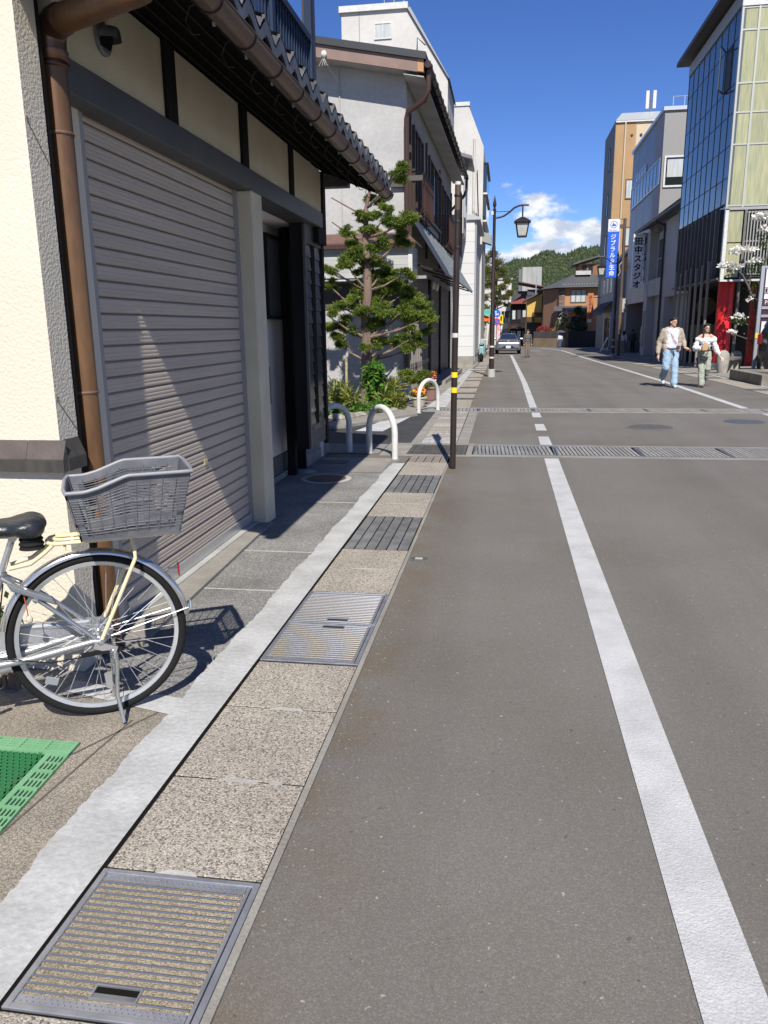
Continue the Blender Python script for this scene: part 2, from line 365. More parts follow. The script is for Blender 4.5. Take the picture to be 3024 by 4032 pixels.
strip('pavement', [(-4, -9, GL-.1), (2.76, -9, GL-.1)], .004, pave_tan, label='worn tan pavement under the bicycle')
strip('pavement', [(2.762, -9, GL-.1), (9.0, -9, GL-.1)], .004, pave_grey, label='grey gritty pavement in front of the shuttered house')
strip('side_street', [(10.15, -14, -1.235), (11.4, -14, -1.235), (13.2, -14, -1.235), (14.25, -14, -1.235)], .004, asphalt_dark)
strip('pavement', [(14.3, -14, -1.25), (17, -14, -1.22), (33.5, -8, -1.36)], .008, concrete, label='concrete apron along the grey two-storey building')
strip('pavement', [(33.5, -8, -1.36), (60, -8, -1.5), (110, -8, -1.9)], .006, concrete_pale, label='pale pavement past the white siding building')
strip('pavement', [(12, 6.42, 16), (33, 6.5, 16), (90, 6.9, 16)], .006, concrete, label='pavement along the glass building and shops')
# kerb line of the tree bed, dark joints, cement smear with ragged edge
b = MB(); n = 420; pts = []
for i in range(n+1):
    y = -.2 + (8.62+.2)*i/n; base = -1.318 + .0085*max(0, y-2); pts.append((base + random.uniform(-.005, .005) + .007*sin(y*5.3)+.004*sin(y*11.7+1)+.003*sin(y*23), y))
for (xa, ya), (xb, yb) in zip(pts, pts[1:]): b.poly([(xa, ya, .009), (GL-.012, ya, .009), (GL-.012, yb, .009), (xb, yb, .009)])
b.poly([(-1.84, 2.80, .008), (-1.30, 2.66, .008), (-1.30, 2.80, .008), (-1.55, 2.84, .008), (-1.84, 2.90, .008)])
struct('cement_strip', b, cement, 'ragged white cement strip beside the gutter covers')
strip('cement_strip', [(14.95, -1.50, -1.13), (20, -1.42, -1.17), (31, -1.45, -1.24)], .014, cement, label='white cement strip beside the gutter past the side street')
b = MB()
for y, x0, x1 in ((4.17, -1.95, -1.28), (4.98, -1.93, -1.27), (6.55, -1.72, -1.25)): b.box(x0, x1, y, y+.012, .004, .0065)
struct('pavement_joint', b, concrete_pale, 'thin pale joints in the grey pavement')
b = MB(); b.poly([(-2.2, 1.0, .0065), (-1.335, 2.70, .0065), (-1.345, 2.70, .0065), (-2.212, 1.0, .0065)]); b.poly([(-1.66, 1.0, .0065), (-1.50, 1.8, .0065), (-1.425, 2.60, .0065), (-1.432, 2.60, .0065), (-1.508, 1.8, .0065), (-1.668, 1.0, .0065)])
struct('pavement_crack', b, simple('crack_dirt', (.10, .085, .065), .9), 'dark joint lines in the tan pavement')
b = MB(); b.poly([(-1.72, 8.0, .0075), (-1.30, 8.02, .0075), (-1.29, 8.95, .0075), (-1.66, 8.93, .0075)])
struct('concrete_patch', b, concrete, 'smooth concrete patch around the white arch')
# ---------------------------------------------------------------- road markings
PM = simple
strip('edge_line', [(.4, .465, .625), (9.12, .462, .625)], .004, road_paint, label='long white line down the left side of the road')
for a, c in ((10.2, 11.0), (11.65, 12.45), (13.4, 14.15)): strip('edge_line', [(a, .462, .615), (c, .462, .605)], .004, road_paint, label='short white dash between the two cross drains')
strip('edge_line', [(15.05, .455, .595), (22, .43, .57), (54, .22, .40)], .004, road_paint, label='white line running up to the parked silver car')
strip('edge_line', [(11.9, 4.43, 4.58), (14.15, 4.34, 4.49)], .004, road_paint, label='white line on the right before the far drain')
strip('edge_line', [(15.05, 4.25, 4.40), (22, 4.20, 4.35), (35, 4.30, 4.45), (51, 4.34, 4.50)], .004, road_paint, label='white line running past the walking couple')
strip('edge_line', [(54, 4.44, 4.62), (70, 4.6, 4.8), (78, 4.1, 4.35), (84, 3.3, 3.6)], .004, road_paint, label='white line bending at the end of the street')
strip('edge_line', [(68.8, 2.0, 2.95), (69.9, 2.0, 2.95)], .004, road_paint, label='short white bar near the end of the street')
strip('edge_line', [(9.4, 6.30, 6.38), (20, 6.22, 6.31), (31, 6.33, 6.43), (60, 6.6, 6.7)], .010, road_paint, label='thin white edge line beside the right pavement')
b = MB(); b.poly([(-2.22, 11.38, .009), (-1.80, 11.38, .009), (-1.58, 13.7, .009), (-1.86, 13.7, .009)]); b.poly([(-4.6, 11.38, .009), (-3.9, 11.38, .009), (-3.7, 12.0, .009), (-4.3, 12.0, .009)])
struct('stop_marking', b, road_paint, 'broad white painted bar on the side street')
b = MB()
for y, x0, x1 in ((30.6, -3.0, -1.65), (31.8, -3.0, -1.75), (29.2, -2.2, -1.5)): b.box(x0, x1, y, y+.16, gz(y), gz(y)+.016)
struct('parking_marking', b, road_paint, 'worn white marks on the concrete by the white siding building')
# gutter kerbs in the side street crossing
b = MB()
for x0, x1 in ((-1.235, -1.105), (-.625, -.47)):
    b.obb((x0, 10.2, 0), (x1-x0, 0, 0), (-.02, 4.0, 0), (0, 0, .012))
b.box(-1.50, -1.18, 9.2, 10.2, 0, .011); b.box(-.46, -.39, 9.2, 10.2, 0, .011); b.box(-1.18, -.46, 10.08, 10.2, 0, .011); b.box(-1.18, -.46, 9.2, 9.25, 0, .011)
b.box(-.39, 14, 9.22, 9.30, 0, .009); b.box(-.39, 14, 10.07, 10.15, 0, .009); b.box(-1.5, 14, 14.22, 14.32, 0, .009); b.box(-1.5, 14, 14.81, 14.94, 0, .009)
b.obb((GR-.006, -.3, 0), (.022, 0, 0), (.0, 9.0, 0), (0, 0, .010))
struct('gutter_kerb', b, concrete, 'narrow concrete kerbs framing the gutter covers and cross drains')
b = MB(); b.box(GL-.012, GL, -.3, 9.0, 0, .0045); b.box(GL, GR, -.3, 9.1, .0, .0045); b.box(-1.18, -.46, 9.25, 10.08, 0, .0045); b.box(-.39, 14, 9.30, 10.07, 0, .0045); b.box(-1.5, 14, 14.32, 14.81, 0, .0045); b.box(-1.105, -.625, 10.2, 14.22, 0, .0045)
struct('gutter_channel', b, pit, 'dark drain channel below the covers')
# ---------------------------------------------------------------- gutter covers
gut = struct('gutter', MB().box(GL+.001, GR-.008, -.3, .02, .0046, .008), pebble, 'line of pebble concrete covers along the gutter')
def slab(y0, y1, parent=gut, x0=GL+.004, x1=GR-.010, m=pebble, h=.0095, name='cover'):
    o = (x0+x1)/2; oy = (y0+y1)/2
    b = MB().obb((x0+xo(y0), y0+.004, gz(y0)+.0046), (x1-x0, 0, 0), (xo(y1)-xo(y0), y1-y0-.008, gz(y1)-gz(y0)), (0, 0, h-.0046)); return b.build(name, m, parent, bevel=.003)
for a, c in ((.03, .66), (.66, 1.295), (1.775, 2.247), (2.247, 2.762), (2.762, 3.20), (4.19, 4.651), (4.651, 5.09), (6.07, 6.549), (6.549, 7.01), (7.91, 8.70)): slab(a, c)
b = MB()
for y, x0, w in ((1.774, -.95, .13), (2.242, -.95, .16), (2.757, -.92, .15), (2.243, -.76, .05), (6.545, -.98, .28), (4.647, -.95, .2)): b.prism([(x0, y-.004, .0095), (x0+w, y-.006, .0095), (x0+w*.9, y+.013, .0095), (x0+w*.3, y+.017, .0095)], (0, 0, .0008))
b.build('mortar', concrete_pale, gut)
# far alternating covers
y = 14.96; k = 0; seq = [('p', .5), ('p', 1.1), ('d', .45), ('p', 1.0), ('d', .45), ('p', 1.3), ('d', .5), ('p', 1.2), ('p', 1.1), ('d', .5), ('p', 1.3), ('d', .4), ('p', 1.5), ('p', 1.2), ('d', .5), ('p', 1.4), ('d', .5), ('p', 1.3), ('d', .5)]
for i in range(60):
    ty, w = seq[i % len(seq)]
    slab(y, y+w, m=pebble if ty == 'p' else iron, h=.016); y += w
    if y > 52: break
gutr = struct('gutter', MB().obb((5.45, 12, 0), (.85, 0, 0), (.0, .02, 0), (0, 0, .008)), pebble, 'tan gutter covers along the right side of the road')
y = 9.6
for i in range(30):
    ty, w = seq[(i+4) % len(seq)]; w *= 1.5; xs = 5.62+.01*(y-18)*0
    MB().obb((5.62, y+.01, gz(y)+.001), (.56, 0, 0), (0, w-.02, gz(y+w)-gz(y)), (0, 0, .008)).build('cover', pebble if ty == 'p' else iron, gutr); y += w
    if y > 44: break
# planks of the cover in the crossing
plank = M('weathered_cover', (.23, .205, .17), .8, col2=(.30, .275, .24), vs=7, rnd=.22, fine=.1); plank_w = M('paint_worn_cover', (.42, .43, .45), .75, col2=(.24, .215, .18), vs=26, lo=.42, hi=.58)
cx = tag(MB().box(-1.10, -.63, 10.21, 10.23, .0046, .0100).build('crossing_cover', plank), 'weathered slatted gutter cover with worn paint at the side street', 'drain cover')
y = 10.24; i = 0
while y < 14.2:
    w = .085; wr = i < 6 or (i*7) % 11 in (0, 3)
    MB().obb((-1.10+xo(y), y, .0046), (.468, 0, 0), (0, w-.012, 0), (0, 0, .0055+random.uniform(0, .001))).build('slat', plank_w if wr else plank, cx); y += w; i += 1
# ---------------------------------------------------------------- steel framed gratings with pebble infill
def grating(label, y0, y1, nb, perf, handle, group=None):
    x0, x1 = GL+.002, GR-.008; t = thing('drain_grating', label, 'drain grating', ((x0+x1)/2, (y0+y1)/2, 0), group); z = .0125
    f = MB(); e = .017; p = .042 if perf > 0 else .016
    f.box(x0, x0+e, y0, y1, .0047, z); f.box(x1-e, x1, y0, y1, .0047, z); f.box(x1-e-.014, x1-e-.004, y0+.01, y1-.01, .0047, z-.001)
    pt = p if perf in (1, 3) else .016; pb = p if perf in (2, 3) else .016
    f.box(x0+e, x1-e, y1-.016, y1, .0047, z+.0005); f.box(x0+e, x1-e, y0, y0+.016, .0047, z+.0005)
    f.build('frame', steel, t, bevel=.0015)
    if perf in (1, 3):
        q = MB().box(x0+e+.001, x1-e-.016, y1-pt, y1-.017, .0047, z-.003).build('tread_plate', steel, t)
        d = MB()
        for r in range(2):
            for i in range(26): d.ell((x0+e+.014+i*.0155+(r % 2)*.0075, y1-pt+.008+r*.010, z-.003), (.004, .0028, .0014), 6, 4)
        d.build('studs', chrome, q)
    if perf in (2, 3):
        q = MB().box(x0+e+.001, x1-e-.016, y0+.017, y0+pb, .0047, z-.003).build('tread_plate', steel, t)
        d = MB()
        for r in range(2):
            for i in range(26): d.ell((x0+e+.014+i*.0155+(r % 2)*.0075, y0+.025+r*.010, z-.003), (.004, .0028, .0014), 6, 4)
        d.build('studs', chrome, q)
    ya, yb = y0+pb+.004, y1-pt-.004
    MB().box(x0+e+.0005, x1-e-.0155, ya-.003, yb+.003, .0047, .0072).build('pebble_infill', pebble_fine, t)
    hx, hy = handle; hw, hd = .115, .042
    bm = MB().tube([(0, 0, 0), (x1-x0-2*e-.017, 0, 0)], .0028, 6).mesh('bar', True); bm.materials.append(bar_steel)
    for i in range(nb):
        yy = ya+.006+(yb-ya-.012)*i/(nb-1)
        if hy-hd/2 < yy < hy+hd/2:
            for a, c in ((x0+e, hx-hw/2), (hx+hw/2, x1-e-.016)): MB().tube([(a, yy, .0105), (c, yy, .0105)], .0028, 6).build('bar', bar_steel, t, smooth=True)
        else:
            o = link('bar', bm, t); o.location = (x0+e, yy, .0105)
    h = MB().frame((hx-hw/2, hy-hd/2, .0086), (1, 0, 0), hw, hd, .004, (0, 0, 1), .005, up=(0, 1, 0)).build('handle', steel, t)
    MB().box(hx-hw/2+.004, hx+hw/2-.004, hy-.002, hy+hd/2-.004, .0086, .0092).build('handle_recess', pit, h); MB().box(hx-hw/2+.004, hx+hw/2-.004, hy-hd/2+.004, hy-.003, .0086, .0115).build('handle_plate', steel_dull, h)
    return t
grating('near steel framed grating with pebble infill, tread plate and a recessed handle', 1.298, 1.768, 18, 3, (-.855, 1.368))
grating('second steel framed grating from the camera, nearer half of the pair', 3.212, 3.69, 18, 2, (-.845, 3.645))
grating('second steel framed grating from the camera, farther half of the pair', 3.697, 4.182, 18, 1, (-.845, 3.745))
def grille(label, y0, y1, nc, rows, m, step=.021, x0=GL+.004, x1=GR-.012):
    t = thing('drain_grille', label, 'drain grille', ((x0+x1)/2, (y0+y1)/2, 0)); w = (x1-x0)/nc
    for r in range(rows):
        a = y0+(y1-y0)*r/rows; c = y0+(y1-y0)*(r+1)/rows
        for k in range(nc):
            b = MB(); xa = x0+k*w+.005; xb = x0+(k+1)*w-.005
            b.box(xa, xb, a+.003, c-.003, .0047, .0062)
            yy = a+.006
            while yy < c-.012: b.box(xa, xb, yy, yy+step*.55, .0062, .0105); yy += step
            b.build('grille_panel', m, t)
    return t
grey_grille = M('grey_grille', (.13, .135, .135), .55, .3, col2=(.20, .20, .20), vs=9, rnd=.15, fine=.1)
brown_grille = M('brown_grille', (.17, .145, .13), .65, .1, col2=(.22, .19, .17), vs=9, rnd=.12)
grille('grey fine slatted grille third cover group from the camera', 5.10, 6.06, 6, 2, grey_grille)
grille('grey slatted grille beyond the pebble slab, before the brown one', 7.02, 7.90, 6, 1, grey_grille, .024)
grille('short brown grille just before the cross drain', 8.71, 9.19, 5, 1, brown_grille, .03)
# square-holed sump grate
t = thing('sump_grate', 'square-holed iron grate where gutter and cross drain meet', 'drain grate', (-.82, 9.66, 0))
b = MB().frame((-1.17, 9.26, .005), (1, 0, 0), .70, .80, .03, (0, 0, 1), .007, up=(0, 1, 0)); b.build('frame', iron, t)
b = MB()
for i in range(1, 20): b.box(-1.14+i*.033, -1.128+i*.033, 9.29, 10.03, .006, .0105)
for j in range(1, 14): b.box(-1.14, -.50, 9.29+j*.053, 9.302+j*.053, .0055, .0098)
b.build('lattice', iron, t)
# cross drains over the road: each bar its own piece
def cross_drain(label, y0, y1, x0, x1, step, slant, fill=.74):
    t = thing('cross_drain', label, 'drain grating', (x0, y0, 0)); L_ = 1.0
    x = x0; i = 0; bm = None
    while x < x1:
        f = MB().frame((x+.004, y0, .0047), (1, 0, 0), L_-.008, y1-y0, .022, (0, 0, 1), .0065, up=(0, 1, 0)).build('grating_frame', steel_dull, t)
        n = int(L_/step)
        if bm is None:
            bm = MB().obb((0, 0, 0), (step*fill, 0, 0), (slant, y1-y0-.05, 0), (0, 0, .006)).mesh('bar'); bm.materials.append(iron_pale)
        for k in range(n):
            if x < 9 : o = link('bar', bm, f); o.location = (x+.026+k*(L_-.05)/n, y0+.025, .0049)
        x += L_
    return t
iron_pale = M('worn_iron', (.27, .262, .245), .7, .1, col2=(.21, .204, .19), vs=10, rnd=.12)
cross_drain('near steel bar drain running across the whole road', 9.31, 10.06, -.38, 10, .048, -.03)
cross_drain('far steel bar drain running across the whole road', 14.33, 14.80, -1.48, 11, .07, -.02, .82)
b = MB()
for j in range(1, 14):
    for i in range(18): b.box(-.355+i*.05, -.335+i*.05, 9.34+j*.05, 9.365+j*.05, .0108, .0118)
tag(b.build('anti_slip_studs', steel_dull), 'rows of raised studs on the first panels of the near drain', 'drain studs', kind='stuff')
b = MB()
for i in range(16): b.box(-3.6, -1.52, 9.30+i*.05, 9.325+i*.05, .0082, .012)
tag(b.build('side_grate', iron_pale), 'slatted drain across the mouth of the side street behind the arches', 'drain grate')
# manhole covers
def manhole(label, c, r, m, rim, name='manhole_cover'):
    t = thing(name, label, 'manhole cover', (c[0], c[1], 0)); z = c[2]
    MB().lathe([(r+.06, z), (r+.06, z+.004), (r+.005, z+.005), (r+.005, z)], (c[0], c[1], 0), 40).build('rim', rim, t)
    MB().lathe([(r, z+.001), (r, z+.0065), (.01, z+.0066)], (c[0], c[1], 0), 40).build('lid', m, t)
    b = MB(); s = r/6
    for i in range(-6, 7):
        for j in range(-6, 7):
            if hypot(i, j)*s < r*.88 and (i+j) % 2 == 0: b.box(c[0]+i*s-s*.36, c[0]+i*s+s*.36, c[1]+j*s-s*.36, c[1]+j*s+s*.36, z+.0066, z+.0085)
    b.build('tread', m, t); return t
manhole('rusty round manhole cover half in the shade of the eave', (-1.80, 7.63, .005), .20, iron_rust, concrete_pale)
manhole('blue round cover in the shade behind the rusty manhole', (-1.965, 8.22, .005), .16, iron_blue, iron_blue)
manhole('small pale round cap on the shaded pavement', (-2.10, 8.05, .005), .055, concrete_pale, concrete_pale)
manhole('large dark round manhole in the road between the drains', (2.18, 12.18, .001), .31, iron, asphalt)
manhole('blue round cover at the right between the drains', (3.74, 12.98, .001), .24, iron_blue2, iron_blue2)
t = tag(MB().frame((-2.12, 8.55, .005), (1, 0, 0), .34, .18, .012, (0, 0, 1), .004, up=(0, 1, 0)).build('small_grate', iron_rust), 'small rusty slot grate in the shade by the entrance', 'drain grate')
for i in range(9): MB().box(-2.10+i*.034, -2.085+i*.034, 8.565, 8.715, .005, .008).build('bar', iron_rust, t)
t = thing('survey_marker', 'small dark metal survey marker set in the road', 'marker', (-.53, 4.93, 0))
MB().box(-.60, -.49, 4.89, 4.96, .001, .006).build('plate', iron, t, bevel=.003); MB().box(-.57, -.52, 4.91, 4.945, .006, .007).build('label_plate', concrete_pale, t)
# green entrance mat with honeycomb
mat_l = simple('mat_border_green', (.125, .29, .145), .6, col2=(.15, .33, .17), vs=9); mat_d = simple('mat_cell_green', (.022, .15, .05), .5)
t = thing('door_mat', 'green plastic honeycomb mat with slotted border', 'mat', (-1.8, 2.1, 0))
A, B_, C_ = V((-1.52, 2.395, .0045)), V((-1.445, 2.10, .0045)), V((-1.50, 1.55, .0045))
ux = V((-1, .005, 0)); uy = V((.07, -1, 0)).normalized(); o0 = V((-1.535, 2.40, .0045)); BW = .085
def bord(o, u, v, n, w):
    b = MB(); s = .105
    for i in range(n):
        p = o+u*s*i; b.obb(p, u*.014, v*w, V((0, 0, .012)))
        for k in range(6): b.obb(p+u*.014+v*(k*w/5.4), u*(s-.014), v*.007, V((0, 0, .010)))
        b.obb(p+u*.052+v*.004, u*.008, v*(w-.01), V((0, 0, .009)))
    b.obb(o+v*(w-.022), u*(s*n), v*.022, V((0, 0, .011))); return b
bord(o0, ux, uy, 8, BW).build('border_strip', mat_l, t); bord(o0+uy*BW, uy, ux, 11, BW).build('border_strip', mat_l, t)
b = MB(); s = .026
for i in range(26):
    for j in range(24):
        c = o0+ux*(BW+.02+i*s*.9+(j % 2)*s*.45)+uy*(BW+.02+j*s*.80)
        ps = [c+ux*(s*.52*cos(a))+uy*(s*.52*sin(a)) for a in [pi/6+pi/3*q for q in range(6)]]; pi_ = [c+(p-c)*.80 for p in ps]
        n0 = len(b.v); b.v += [tuple(p+V((0, 0, .010))) for p in ps]+[tuple(p+V((0, 0, .010))) for p in pi_]+[tuple(p) for p in pi_]
        for q in range(6): r_ = (q+1) % 6; b.f += [(n0+q, n0+r_, n0+6+r_, n0+6+q), (n0+6+q, n0+6+r_, n0+12+r_, n0+12+q)]
tag(b.build('honeycomb', mat_d, t), None, kind='stuff')
MB().obb(o0+ux*BW+uy*BW, ux*.66, uy*.95, V((0, 0, .0006))).build('backing', simple('mat_shade', (.02, .09, .03), .8), t)
# arch bollards
def arch(label, a, c, h):
    a, c = V((*a, 0)), V((*c, 0)); d = (c-a); w = d.length; q = d.normalized(); r = w/2; m = (a+c)/2
    t = thing('arch_bollard', label, 'bollard', tuple(m), 'white arch bollards at the side street')
    pts = [a, a+V((0, 0, h-r))] + [m+V((0, 0, h-r))-q*r*cos(pi*i/14)+V((0, 0, r*sin(pi*i/14))) for i in range(1, 14)] + [c+V((0, 0, h-r)), c]
    MB().tube(pts, .037, 14).build('hoop', white_paint, t, smooth=True)
    for p in (a, c): MB().lathe([(.052, .004), (.052, .010), (.04, .014)], p, 16).build('foot', concrete, t)
arch('white arch bollard standing in the sun nearest the camera', (-1.64, 9.30), (-1.262, 8.87), .595)
arch('white arch bollard half hidden behind the black entrance panel', (-2.19, 9.02), (-1.90, 9.36), .60)
arch('white arch bollard beside the flower pots across the side street', (-1.545, 13.96), (-1.245, 14.48), .58)

# loose grit, petals and twigs along the gutter edge
b = MB(); r_ = random.Random(4)
for i in range(900):
    y = r_.uniform(.9, 9) if i % 3 else r_.uniform(.9, 4); x = (GR+.02+abs(r_.gauss(0, .07))) if i % 4 else r_.uniform(-.5, 3.0); s_ = r_.uniform(.0015, .0045); a = r_.uniform(0, 6)
    p = [V((x+s_*cos(a+k*2.09)*r_.uniform(.7, 1.5), y+s_*sin(a+k*2.09), .0008)) for k in range(3)]; q = V((x, y, s_*.9)); n0 = len(b.v); b.v += [tuple(w) for w in p]+[tuple(q)]; b.f += [(n0, n0+1, n0+3), (n0+1, n0+2, n0+3), (n0+2, n0, n0+3)]
tag(b.build('grit', M('grit', (.26, .235, .19), .9, col2=(.08, .07, .055), vs=40)), 'loose grit scattered along the gutter edge and road', 'grit', kind='stuff')
# ================================================================== near house with the roller shutter
HA = thing('shuttered_house', 'near cream and black house with tiled eave, roller shutter and bronze downpipe', 'house', (-2.2, 5.5, 0))
ledge_m = simple('ledge_brown', (.085, .068, .058), .6, col2=(.06, .048, .042), vs=7, bump=.1); ledge_edge = simple('ledge_edge', (.035, .032, .028), .6, col2=(.055, .05, .042), vs=30, stretch=(1, 1, .2))
# protruding cream pier facing the camera and the wall behind the pipe
b = MB().box(-6, -1.855, 3.00, 3.145, 0, 3.2); b.build('wall', stucco, HA)
MB().box(-2.4, -1.96, 3.147, 3.36, 0, 2.9).build('wall_return', stucco, HA)
b = MB().box(-2.4, -1.935, 3.362, 3.56, 0, 2.62); b.build('pier', stucco, HA, bevel=.006)
b = MB().box(-6, -2.31, 3.302, 8.20, 0, 3.0); b.build('wall', plaster_white, HA)
# ledge
lg = MB().prism([(-3.3, 3.0, 1.056), (-3.3, 2.966, .98), (-3.3, 2.966, .925), (-3.3, 3.0, .925)], (1.30, 0, 0)).build('ledge', ledge_m, HA)
MB().prism([(-1.998, 3.0, 1.0565), (-1.998, 2.9655, .9805), (-1.998, 2.966, .925), (-1.998, 3.0, .925)], (.171, 0, 0)).build('ledge_end', ledge_m, lg)
MB().prism([(-1.855, 3.001, 1.055), (-1.824, 3.001, .979), (-1.824, 3.001, .925), (-1.855, 3.001, .925)], (0, .144, 0)).build('ledge_return', ledge_edge, lg)
MB().box(-3.3, -1.826, 2.9635, 2.9655, .926, .976).build('ledge_face', ledge_edge, lg)
# shutter
sgm = M('shutter_guide', (.30, .29, .275), .5, .2)
sh = MB().box(-1.985, -1.94, 3.62, 5.67, 2.485, 2.53).build('roller_shutter', sgm, HA)
for ya, yb in ((3.562, 3.60), (5.665, 5.70)): MB().box(-1.985, -1.94, ya, yb, 0, 2.53).build('guide_rail', sgm, sh)
prof = [(0, 0), (.004, .004), (.004, .062), (0, .066)]
b = MB(); zz = [0.0, .006, .010, .018, .020, .028, .030, .038, .040, .048, .050, .058, .066, .078]
xx = [-.010, -.001, 0, 0, -.0012, -.0012, 0, 0, -.0012, -.0012, 0, 0, -.001, -.020]
for i in range(len(zz)-1): b.poly([(xx[i], 0, zz[i]), (xx[i], 2.06, zz[i]), (xx[i+1], 2.06, zz[i+1]), (xx[i+1], 0, zz[i+1])])
b.poly([(-.02, 0, 0), (-.02, 2.06, 0), (-.02, 2.06, .078), (-.02, 0, .078)]); sm = b.mesh('slat'); sm.materials.append(shutter_m)
for i in range(31): o = link('slat', sm, sh); o.location = (-1.962, 3.617, .105+i*.0782)
MB().box(-1.985, -1.945, 3.62, 5.68, .035, .105).build('bottom_rail', alu, sh, bevel=.004)
MB().box(-1.97, -1.955, 4.82, 4.87, .635, .665).build('latch', simple('latch_brass', (.55, .48, .28), .4, .6), sh)
MB().box(-2.02, -1.90, 3.576, 5.70, 0, .033).build('sill', concrete_pale, HA, bevel=.004)
b = MB().prism([(-1.90, 3.3, .0045), (-1.72, 3.3, .0045), (-1.80, 5.72, .0045), (-1.90, 5.72, .0045)], (0, 0, .02)); b.build('threshold', concrete, HA)
MB().box(-2.3, -1.99, 3.576, 5.70, 0, 2.9).build('shutter_recess', pit, HA)
# header beams, posts, upper panels
MB().box(-2.06, -1.832, 3.31, 7.945, 2.475, 2.615).build('beam', beam_paint, HA, bevel=.006)
for y0, y1 in ((3.31, 4.37), (4.505, 5.615), (5.745, 6.87), (6.97, 8.05)): MB().box(-2.3, -1.872, y0, y1, 2.616, 3.02).build('wall_panel', stucco_fine, HA)
for y0, y1 in ((4.371, 4.504), (5.616, 5.744), (6.871, 6.969), (8.051, 8.16)): MB().box(-2.3, -1.850, y0, y1, 2.616 if y1 < 8 else 2.33, 3.02).build('post', black_wood, HA)
MB().box(-2.0, -1.845, 7.80, 8.05, 2.33, 2.474).build('bracket_block', black_wood, HA)
MB().box(-1.90, -1.60, 8.08, 8.20, 2.88, 3.0).build('eave_bracket', beam_paint, HA)
# cream pillar
MB().box(-2.02, -1.832, 5.701, 5.94, .004, 2.474).build('pillar', stucco_fine, HA, bevel=.01)
MB().box(-2.31, -2.02, 5.701, 5.94, .004, 2.474).build('pillar_return', stucco_fine, HA)
# entrance recess
MB().box(-2.31, -1.834, 5.941, 7.79, 2.478, 2.50).build('porch_ceiling', plaster_white, HA)
MB().box(-2.309, -2.29, 5.941, 8.20, .0, .24).build('plinth', simple('plinth_stone', (.10, .10, .10), .7), HA); MB().box(-2.309, -2.255, 5.94, 8.1, 0, .06).build('plinth_step', concrete, HA)
lw = MB().frame((-2.30, 7.30, 1.60), (0, 1, 0), .60, .78, .03, (1, 0, 0), .07).build('lattice_window', black_wood, HA)
MB().box(-2.305, -2.295, 7.33, 7.87, 1.63, 2.35).build('pane', pit, lw)
for i in range(8): MB().box(-2.27, -2.245, 7.345+i*.068, 7.365+i*.068, 1.63, 2.35).build('slat', beam_paint, lw)
mb = MB().box(-2.289, -2.23, 7.02, 7.26, .80, 1.16).build('mailbox', simple('mailbox_grey', (.12, .12, .125), .5, .3), HA, bevel=.006); MB().box(-2.229, -2.226, 7.08, 7.20, .84, .90).build('mail_slot', steel, mb)
MB().box(-2.25, -2.165, 7.80, 7.885, .004, 2.474).build('door_post', black_wood, HA)
# black storm-shutter box with slatted glass face
bx = MB().box(-2.05, -1.925, 7.47, 8.215, .335, 2.474).build('door_box', black_wood, HA)
MB().box(-1.9245, -1.90, 7.462, 7.50, .335, 2.474).build('box_edge', beam_paint, bx)
MB().box(-1.9245, -1.895, 8.14, 8.22, .30, 2.474).build('box_edge', black_wood, bx); MB().box(-1.9245, -1.905, 7.50, 8.14, 2.30, 2.474).build('box_rail', beam_paint, bx)
MB().box(-1.9245, -1.905, 7.50, 8.14, .50, .56).build('box_rail', beam_paint, bx); MB().box(-1.9245, -1.91, 7.50, 8.14, .345, .495).build('box_board', simple('grey_board', (.09, .088, .085), .7, col2=(.065, .063, .06), vs=6, stretch=(1, .2, 6)), bx)
for i in range(3): MB().box(-1.9245, -1.905, 7.735+i*.045, 7.757+i*.045, .56, 2.30).build('mullion', black_wood, bx)
pg = M('smoked_glass', (.03, .031, .033), .12, spec=.6, rnd=.25)
for i in range(14):
    z = .565+i*.124
    for y0, y1 in ((7.505, 7.73), (7.865, 8.135)): MB().prism([(-1.9244, y0, z), (-1.9244, y1, z), (-1.908, y1, z), (-1.908, y0, z)], (-.008, 0, .12)).build('glass_louvre', pg, bx)
for y in (7.56, 7.95): MB().box(-1.905, -1.897, y, y+.08, .515, .54).build('bolt', iron, bx)
MB().box(-2.31, -2.17, 8.3, 9.4, .004, .12).build('step', concrete, HA)
# bronze downpipe with elbow, collar and straps
px, py = -1.882, 3.29
pp = MB().tube([(px, py, .01), (px, py, 2.66)], .055, 20).build('downpipe', copper, HA, smooth=True)
el = [V((px, py, 2.53))+V((0, 0, .0))]
ex = V((-1.36, 2.98, 2.70)); d = (ex-V((px, py, 2.72))); dn = d.normalized()
arc = [V((px, py, 2.60)), V((px, py, 2.65))]
for i in range(1, 9):
    t = i/8; arc.append((1-t)**2*V((px, py, 2.65))+2*t*(1-t)*V((px, py, 2.725))+t*t*(V((px, py, 2.725))+dn*.10))
MB().tube(arc, .061, 20).build('elbow', copper_dark, pp, smooth=True)
MB().lathe([(.057, 2.56), (.065, 2.565), (.065, 2.58), (.060, 2.585), (.065, 2.59), (.065, 2.625), (.057, 2.63)], (px, py, 0), 20).build('collar', copper_dark, pp, smooth=True)
p0_ = V((px, py, 2.725))+dn*.09
MB().tube([p0_, ex], .055, 20).build('offset_pipe', copper, pp, smooth=True); MB().tube([ex-dn*.02, ex+dn*.03, ex+dn*.07+V((.02, -.01, .04)), ex+dn*.10+V((.05, -.02, .10))], .056, 20).build('elbow', copper_dark, pp, smooth=True)
